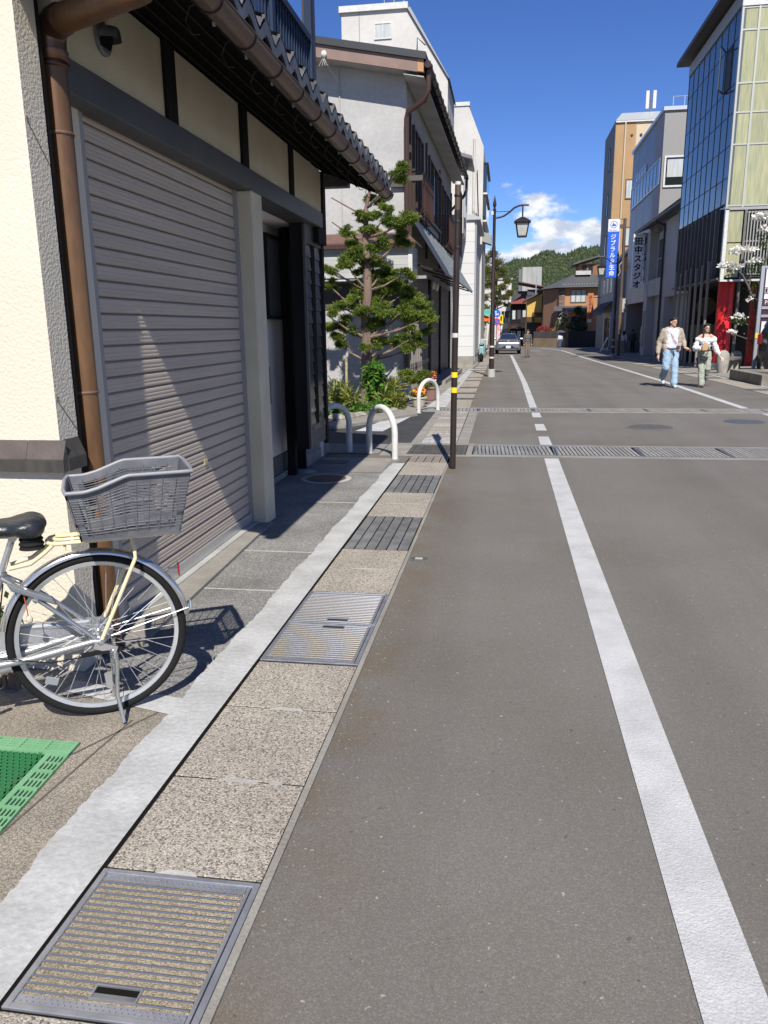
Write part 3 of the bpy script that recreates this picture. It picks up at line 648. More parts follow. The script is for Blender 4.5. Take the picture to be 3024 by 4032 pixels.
for z in (1.235, 2.31):
    s = MB().ring((px, py, z), (0, 0, 1), .056, (.004, .007), 24, 6).build('strap', iron_rust, pp)
    MB().tube([(px-.02, py-.05, z), (-1.855, 3.01, z)], .004, 6).build('spike', iron_rust, s); MB().tube([(-1.853, 3.01, z-.01), (-1.852, 3.14, z-.15)], .0015, 4).build('spike_shadow', iron_rust, s)  # thin rusty tube stands in for the spike's diagonal cast shadow
    MB().ell((px-.01, py-.054, z), .008, 8, 6).build('screw', steel, s)
MB().box(-1.90, -1.858, 3.146, 3.18, 0, 2.9).build('corner_trim', black_wood, HA)
# hooded vent
vt = MB().lathe([(.075, 0), (.075, .012), (.06, .016)], (-1.872, 3.715, 2.81), 24, (1, 0, 0)).build('vent', steel_dull, HA, smooth=False)
hd = MB()
for i in range(9):
    a = pi*i/8
    for j in range(7): e = pi/2*j/6; hd.v.append((-1.86+.072*sin(e), 3.715+.062*cos(a)*cos(e*.75), 2.80+.062*sin(a)*cos(e*.5)))
for i in range(8):
    for j in range(6): hd.f.append((i*7+j, i*7+j+1, (i+1)*7+j+1, (i+1)*7+j))
hd.build('vent_hood', steel_dull, vt, smooth=True); MB().lathe([(.05, .0), (.05, .01)], (-1.858, 3.715, 2.79), 18, (1, 0, -.4)).build('vent_opening', pit, vt)
# eave soffit, rafters, gutter, tiles
EY0, EY1 = 2.74, 8.27
rf = MB().prism([(-1.26, EY0+.03, 2.875), (-1.26, EY1-.02, 2.875), (-2.75, EY1-.02, 3.475), (-2.75, EY0+.03, 3.475)], (0, 0, -.03)).build('roof', black_wood, HA)
MB().obb((-1.30, EY0+.05, 2.80), (.025, 0, 0), (0, EY1-EY0-.08, 0), (0, 0, .06)).build('fascia', black_wood, rf)
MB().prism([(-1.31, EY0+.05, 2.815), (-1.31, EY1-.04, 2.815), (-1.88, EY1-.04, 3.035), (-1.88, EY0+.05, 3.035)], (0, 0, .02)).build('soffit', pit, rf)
for i in range(4): MB().box(-1.80+i*.13, -1.79+i*.13, EY0+.05, EY1-.04, 2.990-.0502*i, 2.998-.0502*i).build('soffit_batten', black_wood, rf)
gt = MB(); n = 10; R = .056; gx, gzv = -1.225, 2.815
vs = []
for y in (EY0, EY1):
    for i in range(n+1): a = pi+pi*i/n; vs.append((gx+R*cos(a), y, gzv+R*sin(a)))
    for i in range(n+1): a = 2*pi-pi*i/n; vs.append((gx+(R-.004)*cos(a), y, gzv+(R-.004)*sin(a)))
m = 2*(n+1); gt.add(vs, [(i, (i+1) % m, m+(i+1) % m, m+i) for i in range(m)]); gt.prism([(gx+R*cos(pi+pi*i/n), EY0, gzv+R*sin(pi+pi*i/n)) for i in range(n+1)], (0, .006, 0)); gt.prism([(gx+R*cos(pi+pi*i/n), EY1-.006, gzv+R*sin(pi+pi*i/n)) for i in range(n+1)], (0, .006, 0))
gt = gt.build('gutter', gutter_m, HA, smooth=True, auto=True); MB().tube([(gx+R, EY0, gzv), (gx+R, EY1, gzv)], .006, 6).build('gutter_bead', gutter_m, gt)
for i in range(13):
    y = EY0+.22+i*.43
    if y > EY1: break
    MB().tube([(gx+(R+.003)*cos(a), y, gzv+(R+.003)*sin(a)) for a in [pi*.95+pi*1.1*k/10 for k in range(11)]], .0045, 5).build('gutter_band', dark_metal, gt)
    MB().tube([(gx-R, y+.05, gzv+.01), (gx-R-.06, y+.07, gzv+.0), (gx-R-.09, y+.09, gzv-.045), (gx-R-.07, y+.11, gzv-.09), (gx-R-.04, y+.12, gzv-.09)], .003, 5).build('snow_hook', dark_metal, gt)
    MB().box(gx-R-.012, gx-R, y+.2, y+.215, gzv-.03, gzv).build('clip', alu, gt)
# pantiles: wave section, front lip hanging over the gutter
def tile_mesh(lip):
    b = MB(); w = .262; n = 12; sl = V((-.925, 0, .372)); L_ = .27; pr = []
    for i in range(n+1):
        t = i/n; pr.append((t*w, .042*(cos(t*pi*1.45) if t < .69 else -cos((t-.69)/.31*pi)*.55)))
    for k in (0, 1):
        for y, h in pr: b.v.append(tuple(V((0, y, h+.03))+sl*L_*k+V((0, 0, -.018*k))))
    for k in (0, 1):
        for y, h in pr: b.v.append(tuple(V((0, y, h+.012))+sl*L_*k+V((0, 0, -.018*k))))
    q = n+1
    for i in range(n): b.f += [(i, i+1, q+i+1, q+i), (2*q+i, 3*q+i, 3*q+i+1, 2*q+i+1), (i, 2*q+i, 2*q+i+1, i+1)]
    if lip: b.prism([(.0, y, h+.028) for y, h in pr]+[(.0, y, h*.8-.05) for y, h in reversed(pr)], (-.016, 0, 0))
    me = b.mesh('tile', True); me.materials.append(tile_m); me.set_sharp_from_angle(angle=radians(35)); return me
tl, tm = tile_mesh(True), tile_mesh(False)
for r in range(5):
    for i in range(21):
        o = link('tile', tl if r == 0 else tm, rf); o.location = (-1.195-.232*r, EY0+.01+i*.262, 2.915+.0935*r); o.rotation_euler = (random.uniform(-.008, .008), random.uniform(-.01, .01), 0)
MB().tube([(-1.2, EY0+.02, 2.93), (-2.4, EY0+.02, 3.42)], .06, 10).build('verge_tile', tile_m, rf, smooth=True); MB().tube([(-1.2, EY1-.06, 2.93), (-2.4, EY1-.06, 3.42)], .06, 10).build('verge_tile', tile_m, rf, smooth=True)
# navy balcony; upper wall and roof out of view, added for their shadow
MB().box(-7, -3.0, 3.2, 8.2, 3.0, 5.9).build('upper_wall', stucco_fine, HA); MB().box(-7, -2.4, 2.9, 8.45, 5.9, 6.1).build('upper_roof', tile_m, HA)
bc = MB().box(-2.06, -1.98, 4.2, 8.38, 3.79, 3.88).build('balcony', blue_black, HA); MB().box(-2.05, -1.99, 4.2, 8.38, 4.27, 4.33).build('hand_rail', blue_black, bc)
for i in range(46): MB().box(-2.03, -2.012, 4.25+i*.09, 4.275+i*.09, 3.88, 4.27).build('baluster', blue_black, bc)
for i in range(4): MB().box(-2.055, -1.985, 4.25+i*1.36, 4.32+i*1.36, 3.5, 5.3).build('balcony_post', blue_black, bc)
MB().box(-2.09, -1.985, 8.385, 8.50, 3.1, 6.0).build('corner_post', simple('post_plum', (.030, .020, .022), .5), HA)
MB().box(-3.0, -2.0, 4.2, 8.3, 3.70, 3.78).build('balcony_floor', black_wood, bc); MB().box(-2.9, -2.04, 8.3, 8.34, 3.88, 4.33).build('balcony_end', blue_black, bc)
window(HA, (-2.99, 4.6, 3.85), (0, 1, 0), 2.8, 1.8, brown_alu, (1, 0, 0), 3)
MB().box(-6, -2.16, 8.201, 8.23, 0, 3.0).build('end_wall', black_wood, HA)
# ================================================================== grey two-storey building across the side street (local frame: corner at origin, +y along the street)
grey_wall = M('grey_mortar', (.40, .39, .375), .9, col2=(.33, .325, .315), vs=1.3, lo=.3, hi=.7, fine=.06, fs=14, bump=.1, bs=40)
grey_board_m = M('weathered_panel', (.27, .27, .265), .8, col2=(.20, .20, .20), vs=2, stretch=(1, 3, .25)); fascia_m = M('fascia_tan', (.215, .145, .115), .7, col2=(.18, .12, .10), vs=3)
soffit_m = M('soffit_white', (.42, .41, .39), .8, col2=(.34, .33, .315), vs=2); rust_roof = M('rust_red_roof', (.13, .062, .048), .7, col2=(.09, .05, .045), vs=9)
sid_m = M('white_siding', (.42, .42, .40), .7, col2=(.36, .36, .345), vs=3, rnd=.06); zinc = M('zinc_awning', (.17, .185, .20), .45, .3, col2=(.13, .145, .16), vs=4, stretch=(3, 1, 1))
dk_shut = M('charcoal_shutter', (.085, .078, .075), .5, .1); pipe_br = M('brown_pipe', (.060, .030, .022), .4, .1)
HB = thing('grey_building', 'grey mortar two-storey building with brown fascia behind the conifer', 'building')
W, D, E = 8.0, 11.2, 6.55
MB().obb((-W, 0, 0), (W, 0, 0), (0, .2, 0), (0, 0, E)).prism([(-W, 0, E), (0, 0, E), (-W, 0, E+1.6)], (0, .2, 0)).build('end_wall', grey_wall, HB)
MB().box(-.2, 0, .2, D, 2.75, E).build('street_wall', grey_board_m, HB); MB().box(-W, -.2, .22, D, 0, E-.1).build('core_wall', grey_board_m, HB)
for x in (-2.05, -.85 - .5): MB().box(x, x+.012, -.006, 0, 2.6, 6.6).build('wall_joint', grey_board_m, HB)
# roof slopes up to the left; fascia along the rake
rk = lambda x: 6.50 - .19*x
rb = MB().prism([(.47, -.55, rk(.47)+.10), (-W, -.55, rk(-W)+.10), (-W, D+.3, rk(-W)+.10), (.47, D+.3, rk(.47)+.10)], (0, 0, .13)).build('roof', M('roof_black', (.02, .022, .025), .5), HB)
MB().prism([(.30, -.50, rk(.30)-.13), (-W, -.50, rk(-W)-.13), (-W, -.50, rk(-W)+.099), (.30, -.50, rk(.30)+.099)], (0, .04, 0)).build('rake_fascia', fascia_m, rb)
MB().prism([(.302, -.50, rk(.3)-.12), (.42, -.50, rk(.4)-.12), (.42, -.50, rk(.4)+.099), (.302, -.50, rk(.3)+.099)], (0, .1, 0)).build('fascia_end', M('raw_timber', (.38, .20, .09), .7), rb)
MB().prism([(.28, -.455, rk(.3)-.11), (-W, -.455, rk(-W)-.11), (-W, -.002, rk(-W)-.11), (.28, -.002, rk(.3)-.11)], (0, 0, .02)).build('rake_soffit', soffit_m, rb)
MB().prism([(.42, -.45, rk(.42)-.20), (.42, D+.28, rk(.42)-.20), (.02, D+.28, 6.3), (.02, -.45, 6.3)], (0, 0, .02)).build('eave_soffit', soffit_m, rb)
gb = MB().tube([(.50, -.5, 6.44), (.50, D+.3, 6.44)], .07, 10).build('gutter', dark_metal, HB, smooth=True)
for i in range(20): MB().tube([(.50+.075*cos(a), -.3+i*.6, 6.44+.075*sin(a)) for a in [k*pi/6 for k in range(13)]], .008, 4).build('gutter_band', dark_metal, gb)
MB().tube([(.3, -.52, 6.68), (.30, -.5, 6.90), (.46, -.5, 6.76)], .012, 4).build('snow_guard', dark_metal, rb)
MB().tube([(.50, -.35, 6.40), (.50, -.35, 6.03), (.42, -.3, 5.86), (.06, -.13, 5.70), (.03, -.10, 5.58), (.03, -.10, .32)], .052, 12).build('downpipe', pipe_br, HB, smooth=True)
MB().lathe([(.075, 0), (.08, .30), (.06, .31)], (.03, -.10, .0), 14).build('pipe_shoe', white_paint, HB)
MB().tube([(.50, D+.2, 6.40), (.50, D+.2, 6.05), (.42, D+.1, 5.85), (-.05, D+.05, 5.35), (-.05, D+.05, 3.9)], .05, 10).build('downpipe', pipe_br, HB, smooth=True)
sb = MB().box(-.30, -.02, -.09, -.004, 4.32, 4.62).build('sign_bracket', M('bracket_brown', (.07, .055, .05), .6), HB); MB().box(-.02, .36, -.13, -.05, 4.42, 4.52).build('bracket_arm', MATS['bracket_brown'], sb)
ins = MB().ell((-1.53, -.53, 6.72), (.06, .06, .07), 10, 8).build('insulator', white_paint, HB)
MB().tube([(-1.53, -.5, 6.68), (-1.50, -.2, 6.55), (-1.35, -.02, 6.3), (-1.35, -.012, 2.9)], .012, 5).build('cable', soffit_m, HB)
for k in range(4): MB().tube([(-1.53, -.53, 6.68), (-1.6+k*.04, -.56, 6.56-.03*(k % 2)), (-1.62+k*.06, -.58, 6.50)], .006, 4).build('wire_end', concrete_pale, ins)
# lower storey: white lap-siding box with rusty roof, stucco wall below
lb = MB().box(-6, .16, -.42, -.002, 2.52, 2.98).build('pent_box', sid_m, HB)
for i in range(5): MB().obb((-6, -.425, 2.53+i*.125), (6.12, 0, 0), (0, -.012, -.004), (0, -.006, .118)).build('board', sid_m, lb)
for i in range(5): MB().obb((.163, -.43, 2.53+i*.125), (0, .9, 0), (.012, 0, -.004), (.006, 0, .118)).build('board', grey_board_m, lb)
MB().box(.10, .185, -.455, -.38, 2.42, 3.16).build('corner_board', white_paint, lb)
MB().box(-6, .16, -.40, -.002, 2.98, 3.15).build('box_core', sid_m, lb)
MB().prism([(-6, -.56, 3.18), (.26, -.56, 3.18), (.02, .0, 3.42), (-6, .0, 3.42)], (0, 0, .03)).build('pent_roof', rust_roof, lb); MB().prism([(.26, -.56, 3.18), (.26, 1.0, 3.18), (.0, 1.0, 3.42), (.0, .0, 3.42)], (0, 0, .03)).build('pent_roof', rust_roof, lb)
MB().box(-6, .26, -.575, -.54, 3.10, 3.175).build('pent_fascia', pipe_br, lb)
MB().box(-6, .12, -.44, -.30, 2.47, 2.50).build('box_trim', white_paint, lb)
MB().box(-6, -.002, -.03, -.001, 1.92, 2.45).build('dark_band', M('dark_panel', (.045, .043, .043), .7), HB)
MB().box(-.06, 0, -.04, .1, 0, 2.75).build('corner_post', grey_board_m, HB)
# street front: vertical lattice bay, charcoal shutters
pn = MB().box(-.15, -.02, .12, 4.3, .02, 2.75).build('lattice_front', M('front_panel', (.115, .11, .105), .7, col2=(.09, .088, .085), vs=3), HB)
for i in range(12): MB().box(-.02, .02, .2+i*.34, .25+i*.34, .02, 2.3).build('mullion', M('front_batten', (.17, .155, .135), .7) if 'front_batten' not in MATS else MATS['front_batten'], pn)
for z in (.05, .62, 2.25): MB().box(-.02, .012, .12, 4.25, z, z+.10).build('rail', MATS['front_batten'], pn)
for i in range(11): MB().box(-.019, -.012, .26+i*.34, .53+i*.34, .74, 1.6).build('pane', curtain if i % 3 == 1 else glass_dark, pn)
MB().box(-.05, .02, 4.32, 4.78, 0, 2.75).build('black_post', black_wood, HB)
for a, c in ((4.8, 7.6), (7.8, 11.1)):
    s = MB().box(-.09, -.06, a, c, .1, 2.75).build('shutter', dk_shut, HB); sm2 = MB().obb((0, 0, 0), (0, c-a, 0), (-.02, 0, .0), (.012, 0, .07)).mesh('slat'); sm2.materials.append(dk_shut)
    for i in range(32): o = link('slat', sm2, s); o.location = (-.055, a, .12+i*.082)
    MB().box(-.06, .0, c+.02, c+.16, 0, 2.75).build('black_post', black_wood, HB)
MB().box(-.2, .45, 4.4, D, .0, .10).build('step', concrete, HB)
# sloping zinc awning
aw = MB().prism([(.02, .55, 3.86), (.80, .55, 2.62), (.80, 10.2, 2.62), (.02, 10.2, 3.86)], (0.02, 0, .03)).build('awning', zinc, HB)
for i in range(10): MB().obb((.04, .56+i*1.07, 3.89), (.78, 0, -1.24), (0, .03, 0), (.02, 0, .02)).build('seam', zinc, aw)
MB().obb((.02, .52, 3.83), (.78, 0, -1.24), (0, .03, 0), (.05, 0, .07)).build('awning_edge', simple('navy_edge', (.02, .028, .05), .5), aw)
for i in range(24): MB().ell((.01, .6+i*.4, 3.92), (.05, .16, .05), 8, 5).build('debris_lump', pit, aw)
for i in range(5): MB().bar((.0, .8+i*2.2, 2.9), (.74, .8+i*2.2, 2.66), .04, .04).build('awning_strut', dark_metal, aw)
MB().box(.1, .45, -.25, -.15, 2.50, 2.56).build('awning_lamp', alu, HB); MB().tube([(.12, -.2, 2.5), (.0, -.05, 1.9)], .01, 5).build('awning_rod', alu, HB)
for y in (4.5, 5.4): MB().ell((.1, y, 2.62), (.07, .07, .13), 8, 6).build('lantern', white_paint, HB)
# windows with grille balconies
for (y, z, w, h) in ((.85, 3.95, 1.7, 1.75), (3.9, 4.15, 3.1, 1.55), (7.6, 3.85, 3.0, 1.75)): window(HB, (.001, y, z), (0, 1, 0), w, h, brown_alu, (1, 0, 0), 3, .07, .08, gm=glass_dark)
for y0, n in ((.75, 9), (7.5, 12)):
    g_ = MB().tube([(.03, y0, 4.75), (.26, y0, 4.75), (.26, y0+n*.24, 4.75), (.03, y0+n*.24, 4.75)], .018, 6).build('window_grille', pipe_br, HB)
    for i in range(n+1): MB().tube([(.26, y0+i*.24, 4.75), (.26, y0+i*.24, 4.02), (.20, y0+i*.24, 3.9), (.03, y0+i*.24, 3.86)], .013, 5).build('grille_bar', pipe_br, g_)
MB().tube([(.26, .75, 4.55), (.26, 2.9, 4.55)], .012, 5).build('grille_rail', pipe_br, HB)
for y in (.5, 3.5, 6.9, 10.9): MB().box(.0, .05, y, y+.10, 3.2, 5.9).build('pilaster', brown_alu, HB)
MB().box(.03, .38, D-.45, D-.1, 4.0, 5.2).build('air_unit', concrete_pale, HB, bevel=.01)
b = MB().frame((.39, D-.43, 4.05), (0, 1, 0), .3, 1.1, .02, (1, 0, 0), .01)
for i in range(8): b.box(.385, .40, D-.43, D-.13, 4.1+i*.13, 4.13+i*.13)
b.build('air_unit_grille', dark_metal, HB)
HB.location = (-2.13, 16.9, 0); HB.rotation_euler = (0, 0, -radians(.7))
# ================================================================== planting bed, conifer and shrubs
soil = simple('soil', (.05, .04, .028), .95, col2=(.08, .062, .04), vs=12, bump=.6, bs=30)
b = MB().poly([(-9, 12.3, .02), (-3.4, 11.95, .02), (-2.62, 12.5, .05), (-2.0, 13.7, .05), (-1.86, 14.3, .04), (-2.05, 16.75, .04), (-9, 16.85, .04)]); struct('planting_bed', b, soil, 'soil of the planting bed under the conifer')
rock_m = M('bed_stone', (.30, .275, .235), .85, col2=(.20, .18, .15), vs=8, rnd=.25, bump=.4, bs=20)
for i in range(16):
    t = i/15; x = -4.2+2.25*t+.12*random.uniform(-1, 1); y = 12.0 + (0 if t < .45 else (t-.45)*3.1)+random.uniform(-.1, .1)
    o = MB().ell((0, 0, 0), (random.uniform(.10, .17), random.uniform(.08, .13), random.uniform(.05, .09)), 9, 6).build('edging_stone', rock_m, None, smooth=False); o.location = (x, y+.12, .06); o.rotation_euler = (0, 0, random.uniform(0, 3))
    tag(o, 'rough tan stone edging the planting bed by the side street', 'stone', 'stones edging the planting bed')
struct('kerb', MB().prism([(-9, 11.85, 0), (-2.60, 11.62, 0), (-2.45, 11.75, 0), (-1.52, 13.55, 0), (-1.60, 14.2, 0), (-1.95, 14.3, 0), (-2.1, 13.7, 0), (-2.75, 12.3, 0), (-3.4, 11.98, 0), (-9, 12.3, 0)], (0, 0, .05)), concrete, 'concrete kerb round the planting bed')
bark = M('bark', (.13, .085, .06), .9, col2=(.21, .155, .12), vs=9, stretch=(1, 1, .22), bump=1.5, bs=26)
conif = leafmat('conifer_green', (.085, .14, .020), (.23, .29, .045), sc=3.5, tr=.45)
CT = thing('conifer_tree', 'layered conifer with reddish trunk in front of the grey building', 'tree', (-2.72, 15.35, .04))
TY = 15.35
def cpt(x, y, Y=TY):      # layout sketch of the crown in metres, measured along the trunk plane
    return (-2.72+(x-905)*.00305, (1530-y)*.00300+.03)
trk = [(905, 1545), (902, 1400), (898, 1250), (905, 1100), (900, 950), (915, 800), (912, 650), (905, 480), (915, 300), (950, 150), (962, 60)]
tp = [V((cpt(x, y)[0], TY+.03*sin(i*1.3), cpt(x, y)[1])) for i, (x, y) in enumerate(trk)]
MB().tube(tp, [.17, .125, .11, .10, .095, .085, .075, .06, .04, .022, .01], 12).build('trunk', bark, CT, smooth=True)
cl = [(960, 60, 40, 60), (1060, 120, 60, 45), (1125, 130, 55, 55), (900, 345, 75, 45), (1110, 400, 80, 55), (1185, 370, 70, 45), (1130, 470, 70, 50), (930, 440, 75, 40), (800, 440, 45, 30), (860, 540, 90, 60), (850, 610, 80, 50), (960, 620, 70, 40), (690, 655, 50, 40), (1000, 660, 60, 40), (1130, 705, 80, 32), (880, 775, 60, 40), (1030, 790, 80, 50), (1130, 810, 90, 50), (1210, 870, 90, 60), (760, 900, 90, 38), (670, 940, 50, 50), (900, 915, 80, 45), (980, 880, 60, 45), (1130, 930, 100, 60), (1240, 970, 90, 50), (1320, 965, 50, 38), (700, 1010, 80, 65), (820, 1040, 45, 35), (1260, 1060, 60, 40), (1010, 1110, 80, 30), (1120, 1120, 70, 40), (1230, 1140, 75, 45), (690, 1110, 60, 55), (940, 1150, 50, 20), (1190, 1335, 85, 35), (1130, 1365, 55, 25), (1250, 1370, 50, 28), (650, 750, 50, 40), (905, 700, 70, 45), (990, 540, 60, 45), (1040, 320, 50, 40), (960, 230, 50, 40), (1000, 980, 70, 50), (860, 850, 60, 40), (1070, 720, 70, 40), (790, 620, 60, 45), (930, 1020, 60, 40)]
C3 = []; lim = MB()
for i, (x, y, rx, ry) in enumerate(cl):
    X, Z = cpt(x, y); dy = random.uniform(-.55, .45)*(min(1, abs(x-905)/200)*.6+.4); rx *= .00305*1.35; ry *= .0030*1.2
    for q in range(5):
        f = random.uniform(.42, .68); C3.append((X+random.uniform(-.75, .75)*rx, TY+dy+random.uniform(-.6, .6)*max(rx*.9, .15), Z+random.uniform(-.65, .65)*ry, rx*f, max(rx*.9, .15)*f, ry*f*.8, max(.06, rx*ry*4.2)))
    tz = max(.6, Z-.25-abs(X+2.72)*.25); k = min(range(len(tp)), key=lambda j: abs(tp[j].z-tz)); a = tp[k]
    m = (a+V((X, TY+dy, Z)))*.5+V((0, 0, -.06)); 
    MB().tube([a, m, V((X, TY+dy, Z-.03))], [.035 if y > 900 else .022, .02, .008], 6).build('limb', bark, CT, smooth=True)
leaves('crown', C3, conif, CT, n=5200, lw=.013, ll=.046, flat=.5, droop=.05, shell=.05)
for (x0, y0, x1, y1) in ((830, 330, 700, 235), (820, 500, 700, 380)):
    a, c = cpt(x0, y0), cpt(x1, y1); MB().tube([(a[0]+.3, TY, a[1]-.1), (c[0], TY-.1, c[1])], [.018, .012], 6).build('bare_limb', bark, CT)
# shrubs at its foot
sh1 = leafmat('shrub_bright', (.045, .13, .012), (.12, .26, .03), sc=5, tr=.35); sh2 = leafmat('shrub_yellow', (.11, .14, .02), (.24, .25, .05), sc=4, tr=.3); sh3 = leafmat('shrub_dark', (.012, .03, .008), (.03, .06, .015), sc=5)
def shrub(name, label, clumps, mat, n, lw, ll, stems=3, flat=.6, droop=.3, group=None, cat='shrub'):
    c0 = clumps[0]; z0 = gz(c0[1]); t = thing(name, label, cat, (c0[0], c0[1], z0), group)
    for c in clumps:
        for k in range(stems): MB().tube([(c0[0]+random.uniform(-.08, .08), c0[1], z0), (c[0]+random.uniform(-.6, .6)*c[3], c[1]+random.uniform(-.6, .6)*c[4], c[2]+c[5]*.3)], [.012, .004], 5).build('stem', bark, t)
    leaves('foliage', clumps, mat, t, n=n, lw=lw, ll=ll, flat=flat, droop=droop, shell=.3); return t
shrub('broadleaf_shrub', 'bright green broadleaf shrub climbing the foot of the conifer', [(-2.45, 14.5, .50, .28, .25, .28), (-2.40, 14.35, .72, .24, .2, .22), (-2.35, 14.35, .35, .3, .25, .25)], sh1, 330, .065, .11)
shrub('bamboo_grass', 'yellow-green dwarf bamboo clump left of the bright shrub', [(-2.95, 13.7, .38, .30, .3, .25), (-2.70, 13.4, .28, .25, .25, .2), (-3.15, 13.9, .25, .25, .2, .2)], sh2, 260, .03, .19, flat=.7)
shrub('bamboo_grass', 'yellow-green dwarf bamboo clump right of the bright shrub', [(-2.10, 14.5, .35, .24, .25, .27), (-1.98, 14.2, .2, .2, .2, .15), (-2.2, 14.1, .22, .22, .2, .18)], sh2, 230, .028, .17, flat=.7)
shrub('ground_shrub', 'low green ground cover in front of the bright shrub', [(-2.55, 13.35, .16, .35, .25, .14), (-2.25, 13.75, .15, .25, .25, .13), (-2.9, 13.0, .14, .3, .2, .12)], sh1, 420, .035, .06)
shrub('evergreen_shrub', 'dark evergreen shrub in the shade beside the black entrance panel', [(-3.75, 14.4, .75, .42, .4, .55), (-3.7, 14.2, .35, .4, .4, .35)], sh3, 900, .05, .10)
bs_ = thing('bamboo_stake', 'pale bamboo stake standing left of the conifer trunk', 'stake', (-3.06, 14.9, .03))
MB().tube([(-3.06, 14.9, .03), (-3.05, 14.9, .95)], .028, 8).build('cane', simple('bamboo_yellow', (.45, .40, .17), .6, col2=(.22, .17, .09), vs=14), bs_, smooth=True)
for z in (.3, .55, .8): MB().ring((-3.055, 14.9, z), (0, 0, 1), .029, .006, 14, 5).build('node', MATS['bamboo_yellow'], bs_)
# flower pots
def pot(label, c, r, h, pm, flower, fl2):
    t = thing('flower_pot', label, 'flower pot', c); x, y, z = c
    MB().lathe([(r*.6, 0), (r*.68, h*.1), (r*.95, h*.85), (r*1.06, h*.87), (r*1.06, h), (r*.9, h), (r*.85, h*.8)], c, 20).build('pot', pm, t, smooth=False)
    leaves('foliage', [(x, y, z+h*1.15, r*.9, r*.9, h*.4)], sh1, t, n=140, lw=.03, ll=.06)
    leaves('blossoms', [(x, y, z+h*1.5, r*.75, r*.75, h*.4)], flower, t, n=110, lw=.05, ll=.05, flat=.8)
    leaves('blossoms', [(x+.05, y+.05, z+h*1.8, r*.4, r*.4, h*.25)], fl2, t, n=60, lw=.05, ll=.05, flat=.8)
orange = leafmat('orange_petal', (.75, .22, .01), (.80, .33, .02), tr=.2); pink = leafmat('pink_petal', (.62, .22, .26), (.70, .42, .42), tr=.2)
pot('cream flower pot with orange blossoms behind the far arch', (-1.66, 15.0, .01), .16, .20, M('cream_pot', (.42, .38, .30), .6), orange, orange)
pot('terracotta flower pot with pink and orange blossoms by the lattice front', (-1.58, 16.4, .01), .19, .30, M('terracotta', (.22, .12, .10), .7), pink, orange)
# ================================================================== brown sign pole with yellow bands
t = thing('street_pole', 'brown steel pole with yellow and white bands beside the gutter', 'pole', (-.555, 8.37, 0))
MB().tube([(-.555, 8.37, 0), (-.528, 8.37, 2.66)], .0335, 14).build('shaft', dark_metal, t, smooth=True); MB().tube([(-.528, 8.37, 2.66), (-.526, 8.37, 2.90)], .031, 14).build('upper_sleeve', M('sun_bleached_brown', (.075, .05, .036), .6), t, smooth=True)
MB().tube([(-.526, 8.37, 2.90), (-.5258, 8.37, 2.93)], .030, 14).build('cap', white_paint, t, smooth=True)
for z, h, m in ((.985, .055, yellow_tape), (.825, .055, yellow_tape), (1.40, .045, white_paint)): MB().tube([(-.555+.0102*z, 8.37, z), (-.555+.0102*(z+h), 8.37, z+h)], .035, 14).build('band', m, t, smooth=True)
MB().box(-.50, -.494, 8.35, 8.62, 2.22, 2.84).build('sign_edge', black_wood, t)
for z in (2.3, 2.55, 2.8): MB().ring((-.527, 8.37, z), (0, 0, 1), .035, (.003, .012), 14, 5).build('clamp', dark_metal, t)
# ================================================================== left side of the street, farther on
wplas = M('white_render', (.50, .485, .455), .85, col2=(.44, .425, .40), vs=.8, fine=.04, fs=8); brickm = M('pale_brick', (.30, .26, .235), .85, rnd=.18); greyp = M('grey_panel', (.36, .37, .39), .6)
t = thing('white_block', 'white block with a small window in its gable, rising behind the grey building', 'building', (-4, 30, gz(30)))
MB().prism([(-6.05, 30, -.1), (-2.28, 30, -.1), (-2.28, 30, 10.05), (-3.72, 30, 12.3), (-6.05, 30, 12.3)], (0, 3.4, 0)).build('wall', wplas, t)
MB().box(-6.12, -3.68, 29.9, 33.5, 12.302, 12.5).build('coping', white_paint, t)
MB().prism([(-2.20, 29.9, 9.98), (-2.27, 29.9, 10.06), (-3.70, 29.9, 12.302), (-3.60, 29.9, 12.33)], (0, 3.6, 0)).build('slanted_roof', M('grey_sheet', (.25, .255, .265), .5, .2), t)
window(t, (-4.88, 29.998, 11.40), (1, 0, 0), .62, .52, white_paint, (0, -1, 0), 2, .035, .04, gm=curtain)
MB().box(-5.42, -5.40, 29.985, 30, 8, 12.3).build('wall_joint', concrete, t)
for i in range(3): MB().tube([(-4.6+i*.35, 30.6, 12.5), (-4.6+i*.35, 30.6, 13.3-.2*i)], .02, 5).build('aerial_mast', steel_dull, t)
b = MB().tube([(-4.6, 30.6, 13.0), (-3.6, 30.6, 13.05)], .012, 4)
b.build('aerial', steel_dull, t)
t = thing('siding_building', 'white panel-sided building beyond the grey one', 'building', (-2.5, 33.5, gz(33.5)))
MB().box(-6, -1.42, 33.56, 39.6, -.2, 5.75).build('core', wplas, t)
for i in range(13): MB().box(-6, -1.415, 33.5, 33.56, .32+i*.418, .32+i*.418+.410).build('siding_panel', M('siding_panel', (.50, .50, .49), .6, rnd=.04) if 'siding_panel' not in MATS else MATS['siding_panel'], t)
MB().box(-6, -1.40, 33.48, 33.6, -.2, .31).build('plinth', concrete, t)
for i in range(13): MB().box(-1.42, -1.395, 33.56, 39.5, .32+i*.418, .32+i*.418+.410).build('siding_panel', MATS['siding_panel'], t)
MB().tube([(-1.36, 33.6, .1), (-1.36, 33.6, 5.9), (-1.5, 33.55, 6.1)], .04, 8).build('downpipe', alu, t, smooth=True)
MB().prism([(-2.2, 33.4, 5.75), (-1.2, 33.4, 5.75), (-1.2, 33.4, 5.85), (-2.2, 33.4, 6.1)], (0, 6.2, 0)).build('roof', greyp, t)
